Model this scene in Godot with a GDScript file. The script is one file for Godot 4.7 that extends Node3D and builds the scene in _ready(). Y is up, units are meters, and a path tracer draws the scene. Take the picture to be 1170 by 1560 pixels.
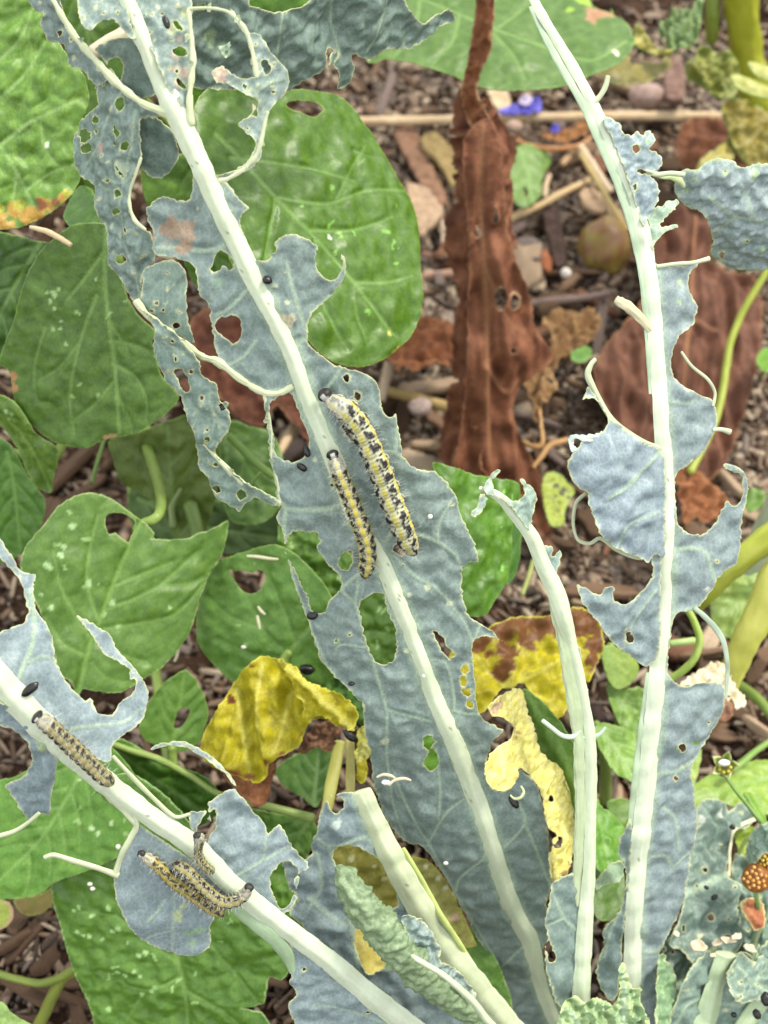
extends Node3D
# A kale plant eaten by caterpillars, in a vegetable bed. Metres, y up. Outlines were read off the photograph;
# each is laid on a leaf surface of its own (own distance, tilt, bends), where it has real size and thickness.

const FOCAL := 2142.97
var eye := Vector3(0, 0.5, 0)
var ahead := Vector3(0, -0.81915, -0.57358)
var above := Vector3(0, 0.57358, -0.81915)
var mats := {}
var used := {}
var held := {}          # leaf surfaces that other things sit on
var rng := RandomNumberGenerator.new()

func _ready():
	rng.seed = 77
	var cam := Camera3D.new()
	cam.name = "camera"
	add_child(cam)
	cam.fov = 40.0
	cam.near = 0.01
	cam.far = 200.0
	var lens := CameraAttributesPhysical.new()
	lens.frustum_focal_length = 32.97
	lens.frustum_near = 0.01
	lens.frustum_far = 200.0
	lens.frustum_focus_distance = 0.365
	lens.exposure_aperture = 11.0
	cam.attributes = lens
	cam.fov = 40.0
	cam.transform = Transform3D(Basis(Vector3.RIGHT, above, -ahead), eye)
	var we := WorldEnvironment.new()
	we.name = "daylight"
	var env := Environment.new()
	var sky_look := ProceduralSkyMaterial.new()
	sky_look.sky_top_color = Color(0.94, 0.95, 0.97)
	sky_look.sky_horizon_color = Color(0.92, 0.92, 0.91)
	sky_look.sky_curve = 0.2
	sky_look.ground_horizon_color = Color(0.55, 0.56, 0.52)
	sky_look.ground_bottom_color = Color(0.25, 0.23, 0.2)
	sky_look.sky_energy_multiplier = 0.85
	var sky := Sky.new()
	sky.sky_material = sky_look
	env.background_mode = Environment.BG_SKY
	env.sky = sky
	env.tonemap_mode = Environment.TONE_MAPPER_LINEAR
	env.tonemap_exposure = 2.8
	env.sdfgi_enabled = true
	env.ssao_enabled = true
	env.ssil_enabled = true
	we.environment = env
	add_child(we)
	var sun := DirectionalLight3D.new()
	sun.name = "sun"
	sun.light_energy = 0.5
	sun.light_color = Color(1.0, 0.97, 0.92)
	sun.light_angular_distance = 12.0
	sun.shadow_enabled = true
	add_child(sun)
	sun.look_at_from_position(Vector3(0.55, 0.95, -0.3), Vector3.ZERO)
	make_materials()
	build_ground()
	build_litter()
	build_brown_leaves()
	build_green_plants()
	build_yellow_leaves()
	build_kale()
	build_caterpillars()
	build_small_things()

# ---------------------------------------------------------------- names and tags
func numbered(called: String) -> String:
	var k: int = used.get(called, 0)
	used[called] = k + 1
	return called if k == 0 else "%s_%03d" % [called, k]

func tag(o: Node, label := "", category := "", group := "", kind := "") -> Node:
	if label: o.set_meta("label", label)
	if category: o.set_meta("category", category)
	if group: o.set_meta("group", group)
	if kind: o.set_meta("kind", kind)
	return o

func thing(called: String, label: String, category: String, where: Vector3, group := "") -> Node3D:
	var o := Node3D.new()
	o.name = numbered(called)
	add_child(o)
	o.position = where
	tag(o, label, category, group)
	return o

func world_of(parent: Node) -> Vector3:
	var w := Vector3.ZERO
	var n := parent
	while n != self and n is Node3D:
		w += n.position
		n = n.get_parent()
	return w

# a mesh given in world places becomes a named child; top-level meshes get their own origin
func put(called: String, mesh: ArrayMesh, mat: Material, parent: Node = self, origin = null) -> MeshInstance3D:
	var o := MeshInstance3D.new()
	o.mesh = mesh
	o.name = numbered(called) if parent == self else called
	parent.add_child(o, true)
	if parent == self:
		o.position = origin if origin != null else Vector3.ZERO
	mesh.surface_set_material(0, mat)
	return o

# ---------------------------------------------------------------- reading outlines
func ray(p: Vector2) -> Vector3:
	return ahead + Vector3.RIGHT * ((p.x - 585.0) / FOCAL) + above * ((780.0 - p.y) / FOCAL)

func at(x: float, y: float, d: float) -> Vector3:
	return eye + ray(Vector2(x, y)) * d

func ground_at(x: float, y: float) -> Vector3:
	var r := ray(Vector2(x, y))
	return eye + r * (-eye.y / r.y)

func rows(text: String) -> Array:
	var out := []
	for w in text.split(" ", false):
		out.append((w as String).split_floats(","))
	return out

# closed or open smooth curve through rows of numbers; a row "x,y!" is a sharp corner
func curve(text: String, closed: bool, step := 4.0) -> Array:
	var pts := []
	var sharp := []
	for w in text.split(" ", false):
		sharp.append(w.ends_with("!"))
		pts.append((w as String).trim_suffix("!").split_floats(","))
	var n := pts.size()
	var wid: int = pts[0].size()
	var out := []
	var last := n if closed else n - 1
	for i in last:
		var a = pts[i]
		var b = pts[(i + 1) % n]
		var pa = pts[(i - 1 + n) % n] if (closed or i > 0) else a
		var nb = pts[(i + 2) % n] if (closed or i + 2 < n) else b
		var seg := Vector2(a[0], a[1]).distance_to(Vector2(b[0], b[1]))
		var la := maxf(1.0, Vector2(pa[0], pa[1]).distance_to(Vector2(a[0], a[1])))
		var lb := maxf(1.0, Vector2(nb[0], nb[1]).distance_to(Vector2(b[0], b[1])))
		var ka := 0.0 if sharp[i] else minf(1.0, 2.0 * seg / (seg + la)) * 0.5
		var kb := 0.0 if sharp[(i + 1) % n] else minf(1.0, 2.0 * seg / (seg + lb)) * 0.5
		var m := maxi(1, int(ceil(seg / step)))
		for j in m:
			var t := float(j) / m
			var t2 := t * t
			var t3 := t2 * t
			var row := PackedFloat64Array()
			for c in wid:
				row.append((2 * t3 - 3 * t2 + 1) * a[c] + (t3 - 2 * t2 + t) * ka * (b[c] - pa[c]) + (3 * t2 - 2 * t3) * b[c] + (t3 - t2) * kb * (nb[c] - a[c]))
			out.append(row)
	if not closed:
		out.append(pts[n - 1])
	return out

func noise(sd: int, size: float, kind := FastNoiseLite.TYPE_SIMPLEX_SMOOTH, octaves := 3) -> FastNoiseLite:
	var f := FastNoiseLite.new()
	f.seed = sd
	f.noise_type = kind
	f.frequency = 1.0 / size
	f.fractal_type = FastNoiseLite.FRACTAL_FBM if octaves > 1 else FastNoiseLite.FRACTAL_NONE
	f.fractal_octaves = octaves
	return f

func lin(c: String) -> Color:
	return Color(c).srgb_to_linear()

# ---------------------------------------------------------------- a leaf's surface
class Sheet:
	var o: Vector3
	var u: Vector3
	var v: Vector3
	var n: Vector3
	var s: float            # metres per unit: one photo pixel at the leaf's distance
	var eye: Vector3
	var bumps := []
	var folds := []
	var bends := []
	var warp: FastNoiseLite
	var warp_h := 0.0
	func flat(r: Vector3, h: float) -> Vector2:
		var t := (o + n * (h * s) - eye).dot(n) / r.dot(n)
		var q := eye + r * t - o
		return Vector2(q.dot(u), q.dot(v)) / s
	func macro(p: Vector2) -> float:
		var h := 0.0
		for b in bumps:
			var d: float = p.distance_squared_to(b[0]) / (b[1] * b[1])
			if d < 9.0:
				h += b[2] * exp(-d)
		for f in folds:
			var d2: float = Geometry2D.get_closest_point_to_segment(p, f[0], f[1]).distance_squared_to(p) / (f[2] * f[2])
			if d2 < 9.0:
				h += f[3] * exp(-d2)
		for e in bends:
			var k: float = (p - e[0]).dot(e[1])
			h += e[2] * k * k * 0.01
		if warp_h != 0.0:
			h += warp_h * warp.get_noise_2d(p.x, p.y)
		return h
	func local(r: Vector3) -> Vector2:
		var q := flat(r, 0.0)
		for i in 4:
			q = flat(r, macro(q))
		return q
	func place(p: Vector2, lift := 0.0) -> Vector3:
		return o + u * (p.x * s) + v * (p.y * s) + n * ((macro(p) + lift) * s)

# plane: three "x,y,distance"; bumps "x,y,radius,height"; folds "x,y,x,y,width,height"; bends "x,y,x,y,strength" (all in photo pixels)
func sheet(plane: String, shape := {}) -> Sheet:
	var sh := Sheet.new()
	var r := rows(plane)
	var a := at(r[0][0], r[0][1], r[0][2])
	var b := at(r[1][0], r[1][1], r[1][2])
	var c := at(r[2][0], r[2][1], r[2][2])
	var n := (b - a).cross(c - a).normalized()
	if n.dot(ahead) > 0: n = -n
	sh.o = (a + b + c) / 3.0
	sh.n = n
	sh.u = (Vector3.RIGHT - n * n.dot(Vector3.RIGHT)).normalized()
	sh.v = n.cross(sh.u)
	sh.s = (sh.o - eye).dot(ahead) / FOCAL
	sh.eye = eye
	for w in rows(shape.get("bumps", "")):
		sh.bumps.append([sh.flat(ray(Vector2(w[0], w[1])), 0), w[2], w[3]])
	for w in rows(shape.get("folds", "")):
		sh.folds.append([sh.flat(ray(Vector2(w[0], w[1])), 0), sh.flat(ray(Vector2(w[2], w[3])), 0), w[4], w[5]])
	for w in rows(shape.get("bends", "")):
		var p := sh.flat(ray(Vector2(w[0], w[1])), 0)
		var q := sh.flat(ray(Vector2(w[2], w[3])), 0)
		sh.bends.append([p, (q - p).normalized().orthogonal(), w[4]])
	if shape.has("warp"):
		sh.warp_h = shape.warp[0]
		sh.warp = noise(shape.get("seed", 5), shape.warp[1], FastNoiseLite.TYPE_SIMPLEX_SMOOTH, 2)
	return sh

func on_leaf(sh: Sheet, curve_rows: Array, jag := 0.0, jn: FastNoiseLite = null) -> PackedVector2Array:
	var out := PackedVector2Array()
	for r in curve_rows:
		var p := Vector2(r[0], r[1])
		if jag > 0.0:
			p += Vector2(jn.get_noise_2d(p.x, p.y), jn.get_noise_2d(p.x + 500, p.y + 300)) * jag
		out.append(sh.local(ray(p)))
	return out

# ---------------------------------------------------------------- a blade: grid on the surface, cut along its outline
class Mesher:
	var cell := 3.0
	var x0 := 0.0
	var y0 := 0.0
	var w := 0
	var h := 0
	var dist: PackedFloat32Array
	var vr: PackedFloat32Array
	var vn: PackedFloat32Array
	var sh
	var o: Dictionary
	var pos := PackedVector3Array()
	var col := PackedColorArray()
	var nor := PackedVector3Array()
	var idx := PackedInt32Array()
	var edge := PackedFloat32Array()
	var pucker: FastNoiseLite
	var grain: FastNoiseLite
	var net: FastNoiseLite
	var stretch := Vector2.ONE
	var pucker_h := 0.0
	var net_h := 0.0
	var rib_h := 0.0
	var sink := 0.0
	var curl := 0.0
	var curl_w := 10.0
	var rim := 0.0
	var base: Color
	var base2: Color
	var vein_c: Color
	var rim_c: Color
	var net_c := 0.0
	var mix := 1.0
	var stains := []

	func vertex(gx: float, gy: float, d: float, a: float, b: float) -> int:
		var p := Vector2(x0 + gx * cell, y0 + gy * cell)
		var g := grain.get_noise_2d(p.x, p.y)
		var lift := a * rib_h - b * sink
		if pucker_h != 0.0:
			lift += pucker_h * pucker.get_noise_2d(p.x * stretch.x, p.y * stretch.y) * (1.0 - 0.85 * b) * clampf(d * 0.1 + 0.2, 0.0, 1.0)
		var line := 0.0
		if net_h != 0.0 or net_c != 0.0:
			line = 1.0 - clampf((net.get_noise_2d(p.x + 3.0 * g, p.y - 3.0 * g) + 1.0) * 5.0, 0.0, 1.0)
			lift -= line * net_h
		if curl != 0.0:
			lift += curl * exp(-d / curl_w) * (0.6 + 0.8 * pucker.get_noise_2d(p.x * 0.5 + 90, p.y * 0.5))
		pos.append(sh.place(p, lift))
		var c := base.lerp(base2, clampf(0.5 + 0.9 * g, 0.0, 1.0))
		c = c.lerp(vein_c, clampf(maxf(a * mix, line * net_c), 0.0, 1.0))
		for t in stains:
			var far: float = p.distance_to(t[0])
			if far < t[1] * 1.6:
				var k := clampf((1.0 - far / t[1] + g * 0.8) * t[3], 0.0, 1.0)
				c = c.lerp(t[2], k)
		if rim > 0.0:
			c = c.lerp(rim_c, clampf(1.2 - d / rim + g * 1.3, 0.0, 1.0))
		col.append(c)
		edge.append(d)
		return pos.size() - 1

	func tri(a: int, b: int, c: int) -> void:
		idx.append(a)
		idx.append(b)
		idx.append(c)

func blade_mesh(sh: Sheet, loops: Array, o: Dictionary, origin := Vector3.ZERO) -> ArrayMesh:
	var m := Mesher.new()
	m.sh = sh
	m.o = o
	m.cell = o.get("cell", 3.0)
	var sd: int = o.get("seed", 1)
	m.pucker = noise(sd + 11, o.get("pucker_size", 30.0), FastNoiseLite.TYPE_SIMPLEX_SMOOTH, 2)
	m.grain = noise(sd + 23, o.get("grain_size", 26.0), FastNoiseLite.TYPE_SIMPLEX_SMOOTH, 4)
	m.net = noise(sd + 31, o.get("net_size", 16.0), FastNoiseLite.TYPE_CELLULAR, 1)
	m.net.cellular_return_type = FastNoiseLite.RETURN_DISTANCE2_SUB
	m.net.cellular_jitter = 0.9
	m.pucker_h = o.get("pucker", 0.0)
	m.stretch = o.get("stretch", Vector2.ONE)
	m.net_h = o.get("net", 0.0)
	m.net_c = o.get("net_c", 0.0)
	m.rib_h = o.get("ridge", 1.2)
	m.sink = o.get("sink", 0.0)
	m.curl = o.get("curl", 0.0)
	m.curl_w = o.get("curl_w", 10.0)
	m.rim = o.get("rim", 0.0)
	m.mix = o.get("vein_mix", 1.0)
	m.base = lin(o.get("col", "5f7a7c"))
	m.base2 = lin(o.get("col2", o.get("col", "5f7a7c")))
	if o.has("warm"):    # leaf greens of this bed lean to yellow
		m.base = Color(m.base.r * 1.12, m.base.g * 0.96, m.base.b * 0.6)
		m.base2 = Color(m.base2.r * 1.12, m.base2.g * 0.96, m.base2.b * 0.6)
	if o.has("bloom"):   # the pale wax on kale
		var wax := Color(0.40, 0.44, 0.435)
		m.base = m.base.lerp(wax, o.bloom)
		m.base2 = m.base2.lerp(wax, o.bloom)
	m.vein_c = lin(o.get("vein_col", "b9c8a8"))
	m.rim_c = lin(o.get("rim_col", "cfd0a0"))
	for t in o.get("stains", []):
		for w in rows(t[0]):
			m.stains.append([sh.local(ray(Vector2(w[0], w[1]))), w[2], lin(t[1]), t[2] if t.size() > 2 else 5.0])
	var band: float = maxf(m.rim * 2.2, maxf(m.curl_w * 2.5 if m.curl != 0.0 else 0.0, 10.0 if m.pucker_h != 0.0 else 0.0)) + 2.0 * m.cell
	var jn := noise(sd + 41, o.get("jag_size", 8.0), FastNoiseLite.TYPE_SIMPLEX_SMOOTH, 2)
	var all_loops: Array = loops.duplicate()
	if o.has("holes"):
		all_loops.append_array(nibbles(loops, o.holes, sd))
	var polys := []
	var lo := Vector2(1e9, 1e9)
	var hi := -lo
	for text in all_loops:
		var q := on_leaf(sh, curve(text, true, 4.0), o.get("jag", 0.0), jn)
		polys.append(q)
		for p in q:
			lo = lo.min(p)
			hi = hi.max(p)
	m.x0 = lo.x - m.cell * 1.5
	m.y0 = lo.y - m.cell * 1.5
	m.w = int((hi.x - lo.x) / m.cell) + 5
	m.h = int((hi.y - lo.y) / m.cell) + 5
	var w := m.w
	var h := m.h
	var x0 := m.x0
	var y0 := m.y0
	var cell := m.cell
	m.dist.resize(w * h)
	m.dist.fill(1e6)
	m.vr.resize(w * h)
	m.vn.resize(w * h)
	var cross := []
	cross.resize(h)
	for y in h: cross[y] = PackedFloat32Array()
	for q in polys:
		var n: int = q.size()
		for i in n:
			var a: Vector2 = q[i]
			var b: Vector2 = q[(i + 1) % n]
			var ax := maxi(0, int((minf(a.x, b.x) - band - x0) / cell))
			var bx := mini(w - 1, int((maxf(a.x, b.x) + band - x0) / cell) + 1)
			var ay := maxi(0, int((minf(a.y, b.y) - band - y0) / cell))
			var by := mini(h - 1, int((maxf(a.y, b.y) + band - y0) / cell) + 1)
			for gy in range(ay, by + 1):
				var k := gy * w
				for gx in range(ax, bx + 1):
					var p := Vector2(x0 + gx * cell, y0 + gy * cell)
					var d := Geometry2D.get_closest_point_to_segment(p, a, b).distance_squared_to(p)
					if d < m.dist[k + gx]: m.dist[k + gx] = d
			if a.y != b.y:
				var r0 := maxi(0, int(ceil((minf(a.y, b.y) - y0) / cell)))
				var r1 := mini(h - 1, int(ceil((maxf(a.y, b.y) - y0) / cell)) - 1)
				for gy in range(r0, r1 + 1):
					var yy := y0 + gy * cell
					cross[gy].append(a.x + (b.x - a.x) * (yy - a.y) / (b.y - a.y))
	for gy in h:
		var xs: PackedFloat32Array = cross[gy]
		xs.sort()
		var k := gy * w
		var at_x := 0
		var inside := false
		for gx in w:
			var x := x0 + gx * cell
			while at_x < xs.size() and xs[at_x] <= x:
				inside = not inside
				at_x += 1
			var d := sqrt(m.dist[k + gx])
			m.dist[k + gx] = maxf(d, 0.05) if inside else -maxf(d, 0.05)
	# veins: "w0,w1 x,y x,y ..."
	for text in o.get("veins", []):
		var cut: int = text.find(" ")
		var ww: PackedFloat64Array = (text.substr(0, cut) as String).split_floats(",")
		var pl := on_leaf(sh, curve(text.substr(cut + 1), false, 5.0))
		vein_raster(m, pl, ww[0], ww[1] if ww.size() > 1 else ww[0], o.get("near", 9.0))
	for pl in o.get("vein_lines", []):
		vein_raster(m, pl[0], pl[1], pl[2], o.get("near", 9.0))
	# vertices and faces
	var vid := PackedInt32Array()
	var hid := PackedInt32Array()
	var wid := PackedInt32Array()
	for arr in [vid, hid, wid]:
		pass
	vid.resize(w * h); vid.fill(-1)
	hid.resize(w * h); hid.fill(-1)
	wid.resize(w * h); wid.fill(-1)
	for gy in h:
		for gx in w:
			var k := gy * w + gx
			var d := m.dist[k]
			if d > 0.0:
				vid[k] = m.vertex(gx, gy, d, m.vr[k], m.vn[k])
			if gx + 1 < w:
				var e := m.dist[k + 1]
				if (d > 0.0) != (e > 0.0):
					var t := clampf(d / (d - e), 0.04, 0.96)
					hid[k] = m.vertex(gx + t, gy, 0.0, lerpf(m.vr[k], m.vr[k + 1], t), lerpf(m.vn[k], m.vn[k + 1], t))
			if gy + 1 < h:
				var e := m.dist[k + w]
				if (d > 0.0) != (e > 0.0):
					var t := clampf(d / (d - e), 0.04, 0.96)
					wid[k] = m.vertex(gx, gy + t, 0.0, lerpf(m.vr[k], m.vr[k + w], t), lerpf(m.vn[k], m.vn[k + w], t))
	var walls := PackedInt32Array()
	for gy in h - 1:
		for gx in w - 1:
			var k := gy * w + gx
			var a := vid[k]
			var b := vid[k + 1]
			var c := vid[k + w + 1]
			var d := vid[k + w]
			if a >= 0 and b >= 0 and c >= 0 and d >= 0:
				m.tri(a, c, b)
				m.tri(a, d, c)
				continue
			if a < 0 and b < 0 and c < 0 and d < 0:
				continue
			var poly := PackedInt32Array()
			var kind := PackedByteArray()
			if a >= 0: poly.append(a); kind.append(0)
			if hid[k] >= 0: poly.append(hid[k]); kind.append(1)
			if b >= 0: poly.append(b); kind.append(0)
			if wid[k + 1] >= 0: poly.append(wid[k + 1]); kind.append(1)
			if c >= 0: poly.append(c); kind.append(0)
			if hid[k + w] >= 0: poly.append(hid[k + w]); kind.append(1)
			if d >= 0: poly.append(d); kind.append(0)
			if wid[k] >= 0: poly.append(wid[k]); kind.append(1)
			var n := poly.size()
			for i in range(1, n - 1):
				m.tri(poly[0], poly[i + 1], poly[i])
			for i in n:
				if kind[i] == 1 and kind[(i + 1) % n] == 1:
					walls.append(poly[i])
					walls.append(poly[(i + 1) % n])
	var n1 := m.pos.size()
	if n1 == 0:
		push_error("empty blade")
		return ArrayMesh.new()
	var thick: float = o.get("thick", 2.0) * sh.s
	var back_c = lin(o.get("back_col", "8fa39a")) if o.has("back_col") else null
	for i in n1:
		m.pos.append(m.pos[i] - sh.n * thick)
		m.col.append(m.col[i].lerp(back_c, 0.8) if back_c != null else m.col[i])
	var front := m.idx.size()
	for i in range(0, front, 3):
		m.tri(m.idx[i] + n1, m.idx[i + 2] + n1, m.idx[i + 1] + n1)
	for i in range(0, walls.size(), 2):
		var a := walls[i]
		var b := walls[i + 1]
		m.tri(a, b, b + n1)
		m.tri(a, b + n1, a + n1)
	return commit(m.pos, m.col, m.idx, origin)

# small ragged feeding holes scattered over a blade: [how many, least radius, largest radius]
func nibbles(loops: Array, how: Array, sd: int) -> Array:
	var r := RandomNumberGenerator.new()
	r.seed = sd * 7 + 3
	var polys := []
	for t in loops:
		var q := PackedVector2Array()
		for row in curve(t, true, 8.0): q.append(Vector2(row[0], row[1]))
		polys.append(q)
	var lo := Vector2(1e9, 1e9)
	var hi := -lo
	for p in polys[0]:
		lo = lo.min(p)
		hi = hi.max(p)
	var made := []
	var out := []
	for k in how[0] * 30:
		if made.size() >= how[0]: break
		var c := Vector2(r.randf_range(lo.x, hi.x), r.randf_range(lo.y, hi.y))
		var rad: float = lerpf(how[1], how[2], pow(r.randf(), 2.0))
		var good := Geometry2D.is_point_in_polygon(c, polys[0])
		for q in polys:
			for p in q:
				if c.distance_to(p) < rad + 5.0: good = false
		for i in range(1, polys.size()):
			if Geometry2D.is_point_in_polygon(c, polys[i]): good = false
		for e in made:
			if c.distance_to(e[0]) < rad + e[1] + 5.0: good = false
		if not good: continue
		made.append([c, rad])
		var text := ""
		var turn := r.randf() * TAU
		var long := r.randf_range(0.6, 1.0)
		for j in 8:
			var a := TAU * j / 8.0
			text += "%.2f,%.2f " % [c.x + Vector2(cos(a) * rad, sin(a) * rad * long).rotated(turn).x * r.randf_range(0.7, 1.25), c.y + Vector2(cos(a) * rad, sin(a) * rad * long).rotated(turn).y * r.randf_range(0.7, 1.25)]
		out.append(text.strip_edges())
	return out

func vein_raster(m: Mesher, pl: PackedVector2Array, w0: float, w1: float, near: float) -> void:
	var n := pl.size()
	for i in n - 1:
		var a := pl[i]
		var b := pl[i + 1]
		var half := lerpf(w0, w1, float(i) / (n - 1)) * 0.5
		var band := half + near + m.cell
		var ax := maxi(0, int((minf(a.x, b.x) - band - m.x0) / m.cell))
		var bx := mini(m.w - 1, int((maxf(a.x, b.x) + band - m.x0) / m.cell) + 1)
		var ay := maxi(0, int((minf(a.y, b.y) - band - m.y0) / m.cell))
		var by := mini(m.h - 1, int((maxf(a.y, b.y) + band - m.y0) / m.cell) + 1)
		for gy in range(ay, by + 1):
			for gx in range(ax, bx + 1):
				var p := Vector2(m.x0 + gx * m.cell, m.y0 + gy * m.cell)
				var d := Geometry2D.get_closest_point_to_segment(p, a, b).distance_to(p)
				var k := gy * m.w + gx
				var r := clampf(1.0 - (d - half * 0.6) / (half * 0.6 + m.cell * 0.7), 0.0, 1.0) * clampf(half * 2.0 / m.cell, 0.35, 1.0)
				if r > m.vr[k]: m.vr[k] = r
				var q := clampf(1.0 - d / (half + near), 0.0, 1.0)
				q = q * q * (3.0 - 2.0 * q)
				if q > m.vn[k]: m.vn[k] = q

func commit(pos: PackedVector3Array, col: PackedColorArray, idx: PackedInt32Array, origin: Vector3) -> ArrayMesh:
	var nor := PackedVector3Array()
	nor.resize(pos.size())
	for i in range(0, idx.size(), 3):
		var a := pos[idx[i]]
		var f := (pos[idx[i + 2]] - a).cross(pos[idx[i + 1]] - a)
		nor[idx[i]] += f
		nor[idx[i + 1]] += f
		nor[idx[i + 2]] += f
	for i in pos.size():
		nor[i] = nor[i].normalized() if nor[i].length_squared() > 1e-24 else Vector3.UP
		pos[i] -= origin
	var arr := []
	arr.resize(Mesh.ARRAY_MAX)
	arr[Mesh.ARRAY_VERTEX] = pos
	arr[Mesh.ARRAY_NORMAL] = nor
	arr[Mesh.ARRAY_COLOR] = col
	arr[Mesh.ARRAY_INDEX] = idx
	var mesh := ArrayMesh.new()
	mesh.add_surface_from_arrays(Mesh.PRIMITIVE_TRIANGLES, arr)
	return mesh

# a part made of one blade
func blade(called: String, parent: Node, sh: Sheet, loops: Array, o: Dictionary, mat: Material = null) -> MeshInstance3D:
	var origin := sh.o if parent == self else world_of(parent)
	return put(called, blade_mesh(sh, loops, o, origin), mat if mat else mats.kale, parent, origin)

# ---------------------------------------------------------------- tubes and ribs
# pts: places; ups: which way is up at each; ra: half width; rb: half height
func sweep(pts: PackedVector3Array, ups: PackedVector3Array, ra: PackedFloat32Array, rb: PackedFloat32Array, tint: Callable, origin: Vector3, sides := 12, rough := 0.0, sd := 1, tent := false) -> ArrayMesh:
	var pos := PackedVector3Array()
	var col := PackedColorArray()
	var idx := PackedInt32Array()
	var n := pts.size()
	var f := noise(sd, 1.0, FastNoiseLite.TYPE_SIMPLEX_SMOOTH, 2)
	var along := 0.0
	for i in n:
		var t := (pts[mini(i + 1, n - 1)] - pts[maxi(i - 1, 0)]).normalized()
		var up := (ups[i] - t * ups[i].dot(t)).normalized()
		var side := t.cross(up)
		if i > 0: along += pts[i].distance_to(pts[i - 1])
		for k in sides:
			var a := TAU * k / sides
			var g := 1.0 + rough * 0.3 * cos(a * 7.0 + 2.0 * f.get_noise_1d(along * 60.0)) + rough * f.get_noise_3d(cos(a) * 1.2, sin(a) * 1.2, along / maxf(ra[i], 1e-5) * 0.35)
			var tall := sin(a)
			if tent and tall > 0.0: tall = 1.0 - pow(absf(cos(a)), 1.35)   # a rib that runs out into its blade
			pos.append(pts[i] + side * (cos(a) * ra[i] * g) + up * (tall * rb[i] * g))
			col.append(tint.call(float(i) / (n - 1), a, along))
	for i in n - 1:
		for k in sides:
			var a := i * sides + k
			var b := i * sides + (k + 1) % sides
			idx.append_array([a, b, b + sides, a, b + sides, a + sides])
	for e in [0, n - 1]:
		var c := pos.size()
		pos.append(pts[e])
		col.append(tint.call(0.0 if e == 0 else 1.0, -1.0, 0.0))
		for k in sides:
			var a: int = e * sides + k
			var b: int = e * sides + (k + 1) % sides
			idx.append_array([c, b, a] if e == 0 else [c, a, b])
	# make sure that the faces look outward
	var mid := pts[n / 2]
	var a0 := pos[idx[(n / 2) * sides * 6]]
	var fnorm := (pos[idx[(n / 2) * sides * 6 + 2]] - a0).cross(pos[idx[(n / 2) * sides * 6 + 1]] - a0) if n > 2 else Vector3.ZERO
	if n > 2 and fnorm.dot(a0 - mid) < 0.0:
		for i in range(0, idx.size(), 3):
			var s := idx[i]
			idx[i] = idx[i + 1]
			idx[i + 1] = s
	return commit(pos, col, idx, origin)

func streaks(c1: String, c2: String, sd: int, specks := 0.0) -> Callable:
	var a := lin(c1)
	var b := lin(c2)
	var dark := lin("4b3d2b")
	var f := noise(sd, 1.0, FastNoiseLite.TYPE_SIMPLEX_SMOOTH, 3)
	return func(t: float, ang: float, along: float) -> Color:
		var g := f.get_noise_3d(cos(ang) * 2.2, sin(ang) * 2.2, along * 90.0) * 0.6 + 0.5 * f.get_noise_3d(cos(ang) * 9.0, sin(ang) * 9.0 + 40.0, along * 45.0)
		var c := a.lerp(b, clampf(0.5 + g, 0.0, 1.0))
		if specks > 0.0 and f.get_noise_3d(cos(ang) * 4.0 + 9.0, sin(ang) * 4.0, along * 900.0) > 1.0 - specks:
			c = c.lerp(dark, 0.7)
		return c

# "x,y,width ..." lying on a leaf's surface
func rib(called: String, parent: Node, sh: Sheet, text: String, o := {}) -> MeshInstance3D:
	var pts := PackedVector3Array()
	var ups := PackedVector3Array()
	var ra := PackedFloat32Array()
	var rb := PackedFloat32Array()
	var flat: float = o.get("flat", 0.55)
	var path := curve(text, false, o.get("step", 5.0))
	var wob := noise(o.get("seed", 3), 40.0)
	for i in path.size():
		var r = path[i]
		var w: float = r[2] * (0.49 if called == "midrib" else 0.5) * (1.0 + o.get("wobble", 0.12) * wob.get_noise_1d(i * 5.0))
		var lp := sh.local(ray(Vector2(r[0], r[1])))
		pts.append(sh.place(lp, w * flat * o.get("rise", 0.35)))
		ups.append(sh.n)
		ra.append(w * sh.s)
		rb.append(w * flat * sh.s)
	round_ends(pts, ups, ra, rb, o.get("ends", 0.25))
	var origin := world_of(parent)
	return put(called, sweep(pts, ups, ra, rb, streaks(o.get("col", "b4c09a"), o.get("col2", "c8d2b2"), o.get("seed", 3), o.get("specks", 0.0)), origin, o.get("sides", 30), o.get("rough", 0.05), o.get("seed", 3), called == "midrib"), o.get("mat", mats.stalk), parent)

func round_ends(pts: PackedVector3Array, ups: PackedVector3Array, ra: PackedFloat32Array, rb: PackedFloat32Array, ends: float) -> void:
	for e in [0, 1]:
		var i := 0 if e == 0 else pts.size() - 1
		var j := 1 if e == 0 else pts.size() - 2
		var d := (pts[i] - pts[j]).normalized()
		var r := minf(ra[i], rb[i])
		var steps := [[0.45, 0.86], [0.8, 0.5], [1.0, 0.12]]
		var ra0 := ra[i]
		var rb0 := rb[i]
		var p0 := pts[i]
		var up := ups[i]
		for s in steps:
			var p: Vector3 = p0 + d * r * ends * 2.0 * s[0]
			if e == 0:
				pts.insert(0, p); ups.insert(0, up); ra.insert(0, ra0 * s[1]); rb.insert(0, rb0 * s[1])
			else:
				pts.append(p); ups.append(up); ra.append(ra0 * s[1]); rb.append(rb0 * s[1])

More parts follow.
